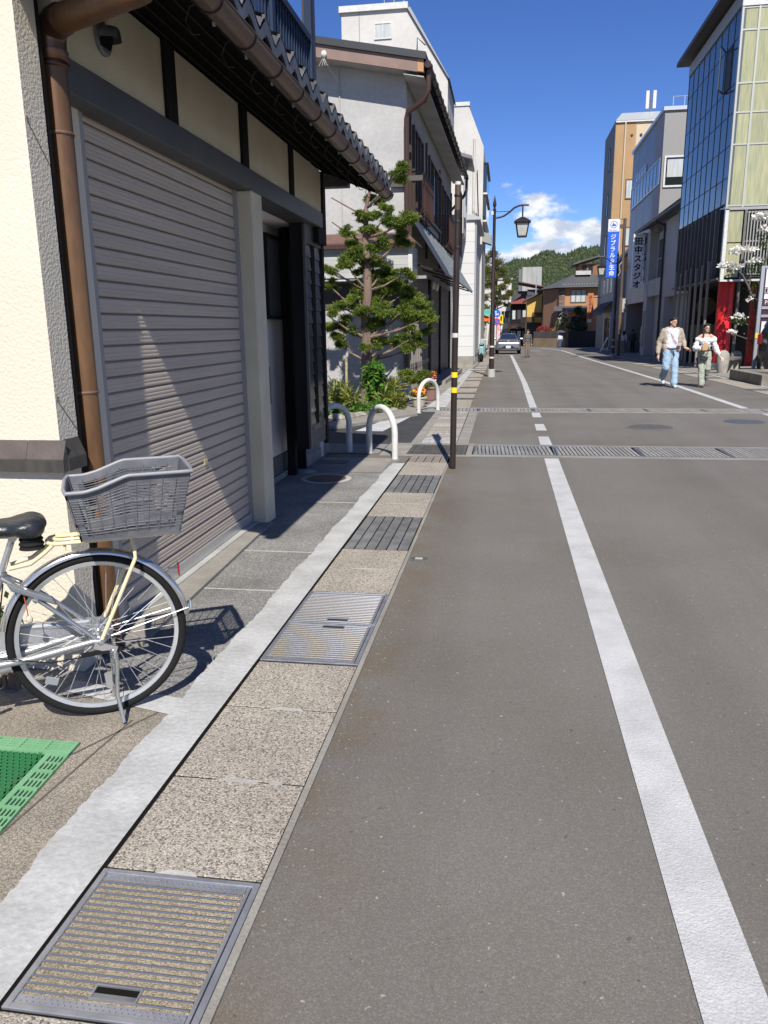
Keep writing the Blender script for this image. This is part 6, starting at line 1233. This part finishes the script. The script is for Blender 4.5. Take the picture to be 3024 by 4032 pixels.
def carwheel(t, x, y, r, w, spoke=steel_dull):
    k = MB().lathe([(r*.7, -w/2), (r*.97, -w/2), (r, -w*.35), (r, w*.35), (r*.97, w/2), (r*.7, w/2)], (x, y, r), 28, (1, 0, 0)).build('wheel', tyre, t, smooth=True)
    for s in (-1, 1): MB().lathe([(r*.68, 0), (r*.66, .012)], (x+s*w*.42, y, r), 24, (s, 0, 0)).build('rim', blk, k)
    for s in (-1, 1):
        for i in range(10): a = 2*pi*i/10; MB().bar((x+s*w*.5, y, r), (x+s*w*.5, y+r*.64*cos(a), r+r*.64*sin(a)), .03, .03, up=(1, 0, 0)).build('spoke', spoke, k)
CR = car('parked_car', 'silver fastback car parked on the left, seen from behind', 4.6, 1.82, 1.44, car_p,
    [(0, .78, .62, .68, .66, .30), (.05, .85, .82, .72, .84, .25), (.18, .89, .93, .70, .97, .22), (.45, .91, .95, .66, 1.08, .20), (1.0, .91, .94, .63, 1.28, .20), (1.6, .91, .92, .60, 1.41, .20), (2.3, .91, .90, .60, 1.44, .20), (2.9, .90, .88, .60, 1.36, .20), (3.5, .90, .86, .66, .98, .20), (4.1, .88, .78, .66, .82, .22), (4.5, .80, .62, .6, .66, .26), (4.6, .7, .5, .5, .55, .32)], None, 0)
b = MB(); b.add([(-.56, .42, 1.075), (.56, .42, 1.075), (.50, 1.25, 1.365), (-.50, 1.25, 1.365)], [(0, 1, 2, 3)]); q = [V(p) for p in b.v]
MB().prism([p+V((0, -.02, .012)) for p in q], (0, -.01, .02)).build('rear_window', carglass, CR)
MB().prism([(-.80, .075, .86), (.80, .075, .86), (.74, .10, .955), (-.74, .10, .955)], (0, -.05, 0)).build('light_panel', blk, CR); MB().box(-.72, .72, .018, .03, .885, .925).build('tail_light_bar', lampred, CR)
MB().prism([(-.72, .05, .40), (.72, .05, .40), (.70, .05, .44), (.42, .05, .46), (.32, .05, .58), (-.32, .05, .58), (-.42, .05, .46), (-.70, .05, .44)], (0, -.09, 0)).build('bumper_insert', blk, CR); MB().box(-.165, .165, -.055, -.04, .42, .58).build('licence_plate', white_sign, CR); text('plate_number', '28-42', (-.12, -.0565, .45), (1, 0, 0), .11, simple('plate_green', (.05, .12, .08), .6), CR)
MB().box(-.06, .06, .0, .012, .90, .95).build('emblem', white_paint, CR); MB().box(-.55, .55, .0, .5, .20, .30).build('under_tray', blk, CR)
for s in (-1, 1):
    MB().prism([(.90*s, .9, .98), (.90*s, 2.9, .96), (.66*s, 2.6, 1.32), (.64*s, 1.4, 1.34)], (.012*s, 0, .01)).build('side_window', carglass, CR)
    MB().box(min(.9*s, 1.08*s), max(.9*s, 1.08*s), 2.85, 3.0, .95, 1.07).build('mirror', car_p, CR, bevel=.02)
    for y in (.85, 3.6): carwheel(CR, .80*s, y, .325, .22)
CR.location = (.10, 57.3, gz(57.3)); CR.rotation_euler = (0, 0, radians(.5))
# ================================================================== black four-wheel drive at the right edge (faces the street)
blackp = M('black_paint', (.012, .012, .013), .12, .2, coat=1.); SV = car('parked_suv', 'black four-wheel drive with its tail to the street at the right edge', 4.6, 1.9, 2.0, blackp,
    [(0, .80, 1.0, .74, 1.06, .55), (.03, .90, 1.25, .80, 1.28, .46), (.09, .93, 1.36, .80, 1.44, .42), (.30, .95, 1.36, .77, 1.92, .38), (.5, .95, 1.34, .76, 2.04, .36), (1.5, .95, 1.30, .76, 2.06, .36), (2.8, .95, 1.25, .76, 1.98, .36), (3.3, .95, 1.22, .78, 1.5, .36), (3.6, .95, 1.2, .8, 1.24, .36), (4.45, .92, 1.1, .78, 1.12, .40), (4.6, .8, .9, .6, 1.0, .5)], None, 0)
MB().prism([(-.68, .10, 1.46), (.68, .10, 1.46), (.64, .30, 1.90), (-.64, .30, 1.90)], (0, -.03, .01)).build('rear_window', carglass, SV)
for s in (-1, 1):
    MB().prism([(.95*s, 1.0, 1.32), (.95*s, 3.9, 1.32), (.78*s, 3.8, 1.86), (.78*s, 1.35, 1.86)], (.012*s, 0, 0)).build('side_window', carglass, SV); MB().box(min(.76*s, .94*s), max(.76*s, .94*s), -.01, .12, .95, 1.25).build('tail_light', lampred, SV, bevel=.02)
    for y in (.62, 3.6):
        carwheel(SV, .84*s, y, .40, .26, iron); MB().tube([(.93*s, y+.47*cos(a), .40+.47*sin(a)) for a in [pi*i/14 for i in range(15)]], .035, 6).build('wheel_arch', blk, SV)
MB().box(-.8, .8, -.04, .1, .42, .62).build('bumper', blk, SV, bevel=.03); MB().box(-.17, .17, -.03, -.01, .72, .88).build('licence_plate', white_sign, SV)
SV.location = (7.98, 26.33, gz(26)); SV.rotation_euler = (0, 0, radians(-120))
# ================================================================== planter kerb, bench, totem sign, dogwood
kb = M('kerb_block', (.22, .20, .165), .9, col2=(.15, .135, .11), vs=3, bump=.3, bs=20)
pk = thing('planter_kerb', 'low concrete planter kerb at the right edge of the road', 'planter', (7, 22, 0)); zz = gz(23)
MB().box(6.28, 6.52, 20.7, 23.6, -.02, .27).build('kerb_wall', kb, pk, bevel=.012); MB().box(6.521, 9.5, 20.7, 20.94, -.02, .27).build('kerb_wall', kb, pk, bevel=.012); MB().box(6.521, 9.5, 23.4, 23.6, -.02, .26).build('kerb_wall', kb, pk, bevel=.012); MB().box(6.521, 9.5, 20.941, 23.399, -.02, .20).build('soil', soil, pk)
stm = M('bench_stone', (.34, .32, .28), .85, col2=(.25, .235, .20), vs=6, bump=.2)
bn2 = thing('stone_bench', 'bench of round-topped stone posts and a plank before the red column', 'bench', (7.4, 28, gz(28)))
for (x, y, h) in ((7.0, 27.2, .74), (8.02, 29.5, .68)):
    z = gz(y); MB().lathe([(.15, z), (.19, z+h*.45), (.20, z+h*.65), (.18, z+h*.85), (.12, z+h*.96), (.04, z+h)], (x, y, 0), 20).build('stone_post', stm, bn2, smooth=True)
MB().obb((7.05, 27.35, .36), (.30, -.12, 0), (.82, 1.95, -.02), (0, 0, .07)).build('plank', M('bench_wood', (.17, .15, .125), .8, col2=(.12, .10, .085), vs=4), bn2)
for k in (.2, .8): MB().box(7.1+.8*k, 7.3+.8*k, 27.3+1.9*k, 27.45+1.9*k, gz(28), .36).build('bench_leg', stm, bn2)
tt = thing('totem_sign', 'grey framed totem sign with white and maroon panels', 'sign'); postm = M('sign_frame_grey', (.34, .36, .39), .45, .4); mar = simple('maroon', (.045, .012, .022), .5)
for x in (9.34, 11.0): MB().box(x, x+.12, 32.05, 32.17, -.2, 3.62).build('post', postm, tt)
MB().box(9.47, 10.99, 32.08, 32.14, .3, 3.55).build('backing', mar, tt)
for z0_, z1_ in ((2.84, 3.5), (2.42, 2.60), (.9, 1.6)): MB().box(9.52, 10.95, 32.05, 32.079, z0_, z1_).build('panel', white_sign, tt)
MB().frame((9.52, 32.05, 2.63), (1, 0, 0), 1.43, .18, .015, (0, -1, 0), .01).build('panel_outline', white_sign, tt); text('lettering', '駐車場', (9.6, 32.045, 2.65), (1, 0, 0), .15, white_sign, tt); text('lettering', 'Patio', (9.55, 32.045, 2.22), (1, 0, 0), .22, white_sign, tt)
for z in (2.05, 1.75, 3.52): MB().box(9.47, 10.99, 32.04, 32.079, z, z+.10).build('cross_rail', postm, tt)
MB().box(9.33, 9.46, 32.03, 32.05, .98, 1.16).build('yellow_tag', yellow_sign, tt)
tt.scale = (.872, .872, .872); tt.location = (0, 0, 1.5*(1-.872))
dwt = thing('dogwood_tree', 'white flowering dogwood in front of the lime glazed end', 'tree', (8.55, 28.6, gz(28.6)))
limbs = [[(8.55, 28.6, gz(28)), (8.45, 28.6, 1.2), (8.2, 28.55, 2.1), (7.95, 28.5, 2.7), (7.72, 28.5, 3.1), (7.45, 28.5, 3.35)], [(8.2, 28.55, 2.1), (8.3, 28.5, 3.0), (8.15, 28.5, 3.6), (7.9, 28.5, 3.85)], [(8.3, 28.5, 3.0), (8.5, 28.5, 4.0), (8.2, 28.5, 4.8)], [(8.45, 28.6, 1.2), (8.0, 28.5, 1.5), (7.7, 28.5, 1.65)], [(7.95, 28.5, 2.7), (8.0, 28.5, 3.2), (8.15, 28.5, 3.45)], [(8.5, 28.6, .6), (8.1, 28.5, 1.0), (7.55, 28.5, 1.2)]]
for i, l in enumerate(limbs): MB().tube(l, [.07-.055*k/(len(l)-1) if i == 0 else .03-.02*k/(len(l)-1) for k in range(len(l))], 7).build('trunk' if i == 0 else 'limb', M('dogwood_bark', (.10, .085, .07), .9) if 'dogwood_bark' not in MATS else MATS['dogwood_bark'], dwt, smooth=True)
leaves('crown', [(8.3, 28.6, 2.6, .45, .5, .4), (8.45, 28.7, 1.9, .4, .5, .6), (8.3, 28.6, 1.2, .4, .5, .6), (8.6, 28.8, .6, .5, .4, .5), (7.75, 28.5, 1.65, .3, .3, .16), (8.2, 28.5, 3.3, .4, .4, .25), (8.4, 28.6, 4.3, .4, .4, .5)], leafmat('dogwood_leaf', (.035, .065, .018), (.10, .16, .035), sc=3), dwt, n=190, lw=.05, ll=.09)
leaves('blossoms', [(8.07, 28.5, 4.93, 0.312, 0.3, 0.036), (8.35, 28.5, 4.98, 0.25, 0.3, 0.036), (7.75, 28.5, 3.92, 0.4, 0.3, 0.054), (7.42, 28.5, 3.87, 0.25, 0.3, 0.048), (7.18, 28.5, 3.42, 0.35, 0.3, 0.054, 1.5), (7.5, 28.5, 3.38, 0.25, 0.3, 0.036), (8.13, 28.5, 3.55, 0.35, 0.3, 0.036), (7.72, 28.45, 1.74, 0.275, 0.2, 0.06, 0.5), (7.52, 28.4, 1.24, 0.175, 0.15, 0.03, 0.5), (8.1, 28.4, 2.36, 0.25, 0.2, 0.03, 0.25), (8.4, 28.5, 4.55, 0.375, 0.3, 0.042)], leafmat('dogwood_bract', (.72, .71, .66), (.76, .74, .69), tr=.25), dwt, n=85, lw=.11, ll=.11, flat=.35, droop=0)
# ================================================================== people
skin = M('skin', (.48, .27, .185), .5); hairm = M('hair_black', (.012, .010, .009), .45, bump=.2, bs=90); eye = simple('eye_dark', (.01, .008, .007), .3); lipm = simple('lip', (.36, .12, .10), .5); shoe_w = simple('shoe_pale', (.45, .50, .52), .6)
def hand(c, d, side, out):
    """palm and five bent fingers; c wrist, d pointing direction, side sideways axis, out palm normal"""
    c, d, s, o = V(c), V(d).normalized(), V(side).normalized(), V(out).normalized(); P = [('c', c, c+d*.075, .026, .034)]
    for k, l in enumerate((.062, .075, .08, .072)):
        b0 = c+d*.085+s*(-.030+.020*k); m = b0+d*l*.55+o*.008; P += [('c', b0, m, .0095, .009), ('c', m, m+d*l*.42+o*.028, .009, .0075)]
    t0 = c+d*.03-s*.03; t1 = t0+d*.035-s*.03+o*.01; P += [('c', t0, t1, .012, .010), ('c', t1, t1+d*.035, .010, .008)]
    return P
def head(h, f=(0, -1, 0), long=False):
    h, f = V(h), V(f).normalized(); s = f.cross(V((0, 0, 1)))
    R = Matrix((s, -f, V((0, 0, 1)))).transposed()
    L_ = lambda x, y, z: h + R @ V((x, y, z))
    body = [('e', L_(0, .008, .02), (.074, .094, .088), R), ('e', L_(0, -.022, -.045), (.056, .062, .066), R), ('c', L_(0, .03, -.08), L_(0, .035, -.20), .048, .055), ('c', L_(0, -.092, .005), L_(0, -.104, -.028), .010, .014), ('e', L_(.075, .01, -.01), (.012, .02, .03), R), ('e', L_(-.075, .01, -.01), (.012, .02, .03), R), ('e', L_(0, -.07, -.088), (.025, .02, .018), R), ('e', L_(0, -.078, .03), (.05, .014, .012), R)]
    face = [('e', L_(.032, -.083, .004), (.013, .008, .008), R), ('e', L_(-.032, -.083, .004), (.013, .008, .008), R)]
    hair = [('e', L_(0, .025, .052), (.084, .098, .080), R), ('e', L_(.045, -.05, .085), (.045, .04, .032), R), ('e', L_(-.045, -.05, .085), (.045, .04, .032), R), ('e', L_(0, .07, -.02), (.075, .055, .085), R)]
    if long: hair += [('c', L_(.072, .02, .0), L_(.088, -.02, -.26), .032, .022), ('c', L_(-.072, .02, .0), L_(-.088, -.02, -.26), .032, .022), ('c', L_(0, .085, .0), L_(0, .085, -.24), .07, .05)]
    mouth = [('e', L_(0, -.082, -.058), (.022, .008, .007), R)]
    return body, face, hair, mouth
def assemble(name, label, loc, H, rz, body, parts, hd, voxel=.009):
    t = thing(name, label, 'person'); bb, fc, hr, mo = hd
    bo = blob('body', bb+body, skin, t, voxel, 3); blob('hair', hr, hairm, t, voxel, 3)
    e = MB()
    for p in fc: e.ell(p[1], p[2], 8, 6, p[3])
    e.build('eyes', eye, bo); e = MB().ell(mo[0][1], mo[0][2], 10, 6, mo[0][3]); e.build('mouth', lipm, bo)
    for nm, m, pr, *vx in parts:
        if callable(pr): pr(t)
        else:
            c_ = blob(nm, pr, m, t, vx[0] if vx else voxel*1.2, 3)
            if voxel < .01 and nm != 'shoes':
                tx_ = bpy.data.textures.new('folds', 'CLOUDS'); tx_.noise_scale = .09; tx_.noise_depth = 2; dm = c_.modifiers.new('folds', 'DISPLACE'); dm.texture = tx_; dm.strength = .035 if nm != 'blouse' else .05; dm.mid_level = .5; dm.texture_coords = 'LOCAL'
    t.location = loc; t.rotation_euler = (0, 0, rz); k = H/1.7; t.scale = (k, k, k); return t
denim = M('pale_denim', (.22, .32, .42), .9, col2=(.28, .38, .48), vs=9, bump=.2, bs=40); linen = M('beige_linen', (.34, .29, .225), .9, col2=(.29, .245, .19), vs=8, bump=.3, bs=25); tee = M('white_cotton', (.58, .57, .62), .9, bump=.2, bs=14); sage = M('sage_trousers', (.32, .34, .275), .9, col2=(.27, .29, .235), vs=9, bump=.2, bs=30); blouse = M('white_blouse', (.60, .60, .60), .85, bump=.5, bs=22); dark_leather = simple('dark_leather', (.02, .018, .022), .4); tanbag = simple('tan_pouch', (.42, .27, .12), .7)
# man: walking towards the camera, right foot lifted behind, left hand held out
lh, rh = V((.305, -.08, .97)), V((-.30, -.04, .80))
body = [('c', (.19, 0, 1.38), (.285, .02, 1.14), .05, .042), ('c', (.285, .02, 1.14), lh, .042, .03), ('c', (-.19, 0, 1.38), (-.29, .03, 1.10), .05, .042), ('c', (-.29, .03, 1.10), rh, .042, .03), ('e', (0, .0, 1.25), (.16, .10, .22)), ('e', (0, 0, .98), (.15, .10, .16)), ('c', (.09, 0, .9), (.1, -.1, .48), .08, .05), ('c', (.1, -.1, .48), (.09, -.17, .09), .05, .035), ('c', (-.09, 0, .9), (-.11, -.06, .48), .08, .05), ('c', (-.11, -.06, .48), (-.11, .24, .22), .05, .035)] + hand(lh, (.75, -.25, -.35), (0, -.8, .5), (0, .4, -.8)) + hand(rh, (-.05, -.12, -1), (0, -1, 0), (1, 0, 0))
jeans = [('e', (0, 0, .93), (.165, .12, .10)), ('c', (.088, 0, .88), (.10, -.09, .48), .105, .088), ('c', (.10, -.09, .48), (.09, -.17, .12), .088, .085), ('c', (-.088, 0, .88), (-.105, -.06, .48), .105, .088), ('c', (-.105, -.06, .48), (-.11, .22, .25), .088, .08)]
shirt = [('c', (-.065, -.02, 1.34), (-.07, -.02, 1.0), .10, .102), ('c', (.065, -.02, 1.34), (.07, -.02, 1.0), .10, .102), ('c', (-.08, -.02, .93), (.08, -.02, .93), .095, .095), ('c', (-.12, 0, 1.36), (.12, 0, 1.36), .07, .07)]
jacket = [('c', (.19, .0, 1.37), (.28, .02, 1.13), .074, .062), ('c', (.28, .02, 1.13), (.30, -.06, 1.02), .062, .055), ('c', (-.19, .0, 1.37), (-.295, .03, 1.09), .078, .066), ('c', (-.295, .03, 1.09), (-.308, -.03, .85), .066, .056), ('e', (.145, .02, 1.20), (.085, .125, .22)), ('e', (-.145, .02, 1.20), (.085, .125, .22)), ('e', (.175, .0, .98), (.06, .115, .15)), ('e', (-.17, .02, .98), (.055, .115, .15)), ('e', (0, .07, 1.2), (.17, .075, .24)), ('c', (-.14, .02, 1.41), (.14, .02, 1.41), .055, .055)]
def extras(t):
    MB().tube([(-.10, -.10, 1.40), (0, -.145, 1.22), (.10, -.155, 1.07), (.13, -.15, 1.0)], .006, 6).build('bag_strap', dark_leather, t); MB().box(.10, .17, -.175, -.145, .94, 1.02).build('pouch', simple('plum_pouch', (.05, .025, .04), .6), t, bevel=.01); MB().tube([(.03, -.13, .90), (.06, -.15, .80), (.04, -.16, .74)], .010, 6).build('key_holder', dark_leather, t); MB().tube([(-.15, -.06, .955), (-.08, -.125, .95), (0, -.14, .948), (.08, -.125, .95), (.15, -.06, .955)], .014, 6).build('belt', simple('belt_navy', (.02, .03, .06), .6), t)
shoes = [('c', (.09, -.15, .05), (.10, -.31, .035), .045, .038), ('c', (-.11, .22, .22), (-.11, .12, .10), .045, .038)]
assemble('person', 'person in beige jacket, white shirt and pale jeans walking on the white line', (3.99, 20.3, 0), 1.69, 0, body, [('jeans', denim, jeans), ('shirt', tee, shirt), ('jacket', linen, jacket), ('shoes', shoe_w, shoes), ('extras', None, extras)], head((.01, -.01, 1.58), (.55, -.85, 0)), .008)
# woman: ruffled blouse, sage trousers
lh, rh = V((.37, -.10, .84)), V((-.13, -.22, 1.08))
body = [('c', (.17, 0, 1.36), (.25, .03, 1.08), .045, .038), ('c', (.25, .03, 1.08), lh, .038, .027), ('c', (-.17, 0, 1.36), (-.25, .0, 1.06), .045, .038), ('c', (-.25, .0, 1.06), rh, .038, .027), ('e', (0, 0, 1.26), (.14, .095, .2)), ('c', (-.12, 0, 1.39), (.12, 0, 1.39), .045, .045), ('e', (0, 0, .98), (.14, .10, .15)), ('c', (.08, 0, .9), (.09, -.05, .48), .07, .05), ('c', (.09, -.05, .48), (.09, .18, .16), .045, .03), ('c', (-.08, 0, .9), (-.07, -.08, .48), .07, .05), ('c', (-.07, -.08, .48), (-.05, -.12, .09), .045, .03)] + hand(lh, (.55, -.2, -.7), (0, -1, 0), (-.8, 0, -.4)) + hand(rh, (.7, -.3, .3), (0, -.3, -1), (0, 1, 0))
trous = [('e', (0, 0, .95), (.15, .115, .10)), ('c', (.08, 0, .9), (.095, -.05, .50), .105, .085), ('c', (.095, -.05, .50), (.09, .15, .22), .085, .07), ('c', (-.08, 0, .9), (-.075, -.08, .48), .105, .085), ('c', (-.075, -.08, .48), (-.05, -.12, .10), .085, .085)]
bl = [('e', (0, -.01, 1.24), (.155, .11, .15)), ('e', (0, -.01, 1.10), (.14, .105, .12)), ('e', (.09, -.06, 1.26), (.10, .09, .07)), ('e', (-.09, -.06, 1.26), (.10, .09, .07)), ('e', (.0, -.09, 1.23), (.09, .05, .07)), ('e', (.20, 0, 1.29), (.085, .09, .075)), ('e', (-.20, 0, 1.29), (.085, .09, .075)), ('e', (.05, -.10, 1.20), (.05, .03, .06)), ('e', (-.06, -.10, 1.19), (.05, .03, .06)), ('c', (.21, .02, 1.24), (.27, .03, 1.06), .068, .085), ('c', (.27, .03, 1.06), (.345, -.07, .92), .085, .06), ('c', (-.21, .02, 1.24), (-.26, .0, 1.05), .068, .085), ('c', (-.26, .0, 1.05), (-.16, -.17, 1.05), .085, .055)]
def extras2(t):
    MB().tube([(-.14, -.07, 1.02), (-.07, -.12, 1.015), (.0, -.13, 1.012), (.07, -.12, 1.015), (.14, -.07, 1.02)], .018, 6).build('belt', simple('belt_brown', (.10, .055, .035), .6), t)
    MB().prism([(-.16, -.16, .74), (.03, -.17, .72), (.05, -.17, .84), (-.13, -.16, .90)], (0, -.06, 0)).build('shoulder_bag', dark_leather, t, bevel=.02); MB().tube([(.10, -.08, 1.36), (.06, -.14, 1.1), (.03, -.18, .86)], .006, 5).build('bag_strap', dark_leather, t)
    MB().prism([(-.15, -.26, 1.00), (-.02, -.27, 1.00), (.0, -.27, 1.15), (-.10, -.27, 1.22), (-.15, -.27, 1.12)], (0, -.05, 0)).build('paper_pouch', tanbag, t, bevel=.012); MB().box(.40, .47, -.15, -.10, .70, .80).build('bottle', M('clear_cup', (.5, .5, .52), .2), t, bevel=.01)
assemble('person', 'person in white ruffled blouse and sage trousers with a small black bag', (4.80, 20.35, 0), 1.52, 0, body, [('trousers', sage, trous), ('blouse', blouse, bl), ('shoes', simple('shoe_dark', (.10, .03, .05), .6), [('c', (-.05, -.12, .045), (-.05, -.26, .03), .04, .032), ('c', (.09, .17, .16), (.09, .10, .06), .04, .03)]), ('extras', None, extras2)], head((0, -.02, 1.585), (.15, -1, 0), True), .008)
# standing figures farther off
def stander(label, loc, H, rz, top, legs, hairc=None, hat=None, vest=None, bend=0, voxel=.014, extra=None, turn=(0, -1, 0), shoe=None):
    body = [('c', (.18, 0, 1.37), (.24, .02, 1.10), .048, .04), ('c', (.24, .02, 1.10), (.25, -.05, .85), .04, .03), ('c', (-.18, 0, 1.37), (-.24, .02, 1.10), .048, .04), ('c', (-.24, .02, 1.10), (-.25, -.05, .85), .04, .03), ('e', (0, 0, 1.2), (.15, .10, .25)), ('c', (.085, 0, .88), (.09, -.03, .46), .08, .05), ('c', (.09, -.03, .46), (.09, .0, .08), .05, .035), ('c', (-.085, 0, .88), (-.09, -.05, .46), .08, .05), ('c', (-.09, -.05, .46), (-.09, -.08, .08), .05, .035)] + hand((.25, -.05, .85), (0, -.1, -1), (0, -1, 0), (-1, 0, 0)) + hand((-.25, -.05, .85), (0, -.1, -1), (0, -1, 0), (1, 0, 0))
    tp_ = [('e', (0, 0, 1.22), (.175, .12, .22)), ('e', (0, 0, 1.02), (.17, .12, .14)), ('c', (.18, 0, 1.37), (.245, .02, 1.10), .068, .058), ('c', (.245, .02, 1.10), (.252, -.045, .89), .058, .05), ('c', (-.18, 0, 1.37), (-.245, .02, 1.10), .068, .058), ('c', (-.245, .02, 1.10), (-.252, -.045, .89), .058, .05)]
    lg_ = [('e', (0, 0, .92), (.165, .12, .10)), ('c', (.085, 0, .88), (.09, -.03, .46), .10, .08), ('c', (.09, -.03, .46), (.09, 0, .10), .08, .07), ('c', (-.085, 0, .88), (-.09, -.05, .46), .10, .08), ('c', (-.09, -.05, .46), (-.09, -.08, .10), .08, .07)]
    parts = [('top', top, tp_), ('trousers', legs, lg_), ('shoes', shoe or dark_leather, [('c', (.09, 0, .045), (.09, -.13, .035), .045, .038), ('c', (-.09, -.08, .045), (-.09, -.21, .035), .045, .038)])]
    if vest: parts.append(('vest', vest, [('e', (0, 0, 1.22), (.19, .13, .22)), ('e', (0, 0, 1.02), (.185, .135, .15)), ('c', (-.12, 0, 1.38), (.12, 0, 1.38), .07, .07)]))
    if hat: parts.append(('cap', hat, [('e', (0, .015, 1.66), (.092, .105, .065)), ('e', (.05, -.10, 1.645), (.06, .07, .012))]))
    if extra: parts.append(('extra', None, extra))
    return assemble('person', label, loc, H, rz, body, parts, head((0, -.02, 1.585), turn, hairc == 'long'), voxel)
stander('person in grey vest, olive cap and brown trousers standing by the silver car', (1.22, 48.2, gz(48.2)), 1.62, radians(15), M('olive_sleeve', (.085, .07, .055), .9), M('brown_trousers', (.14, .115, .085), .9), vest=M('grey_vest', (.075, .08, .09), .9), hat=M('olive_cap', (.06, .065, .05), .9), turn=(.6, -.8, 0))
def umbrella(t):
    b = MB(); n = 12
    for i in range(n):
        a = 2*pi*i/n
        for k in range(4): r = (.12, .32, .48, .56)[k]; b.v.append((-.05+r*cos(a), -.1+r*sin(a), 1.98-(.01, .06, .15, .26)[k]))
    b.v.append((-.05, -.1, 2.0)); A_ = len(b.v)-1
    for i in range(n):
        j = (i+1) % n; b.f.append((A_, i*4, j*4))
        for k in range(3): b.f.append((i*4+k, i*4+k+1, j*4+k+1, j*4+k))
    u = b.build('umbrella_canopy', simple('umbrella_grey', (.045, .045, .055), .7), t); MB().tube([(-.05, -.1, 2.03), (-.05, -.1, 1.05)], .008, 5).build('umbrella_shaft', steel_dull, t)
stander('person in white top and blue jeans under a dark umbrella at the fence', (5.6, 86.5, gz(86.5)), 1.58, radians(200), tee, M('blue_jeans', (.05, .08, .16), .9), extra=umbrella, voxel=.018)
stander('person in white blouse and beige trousers at the dark shopfront', (8.35, 59.5, gz(59.5)), 1.55, radians(150), M('pale_top', (.5, .5, .55), .9), M('beige_trousers', (.22, .19, .15), .9), hairc='long', voxel=.016, turn=(0, -1, 0))
stander('person in black standing by the vending machine in the shopfront', (9.0, 59.7, gz(59.7)), 1.66, radians(150), dark_leather, dark_leather, voxel=.016)
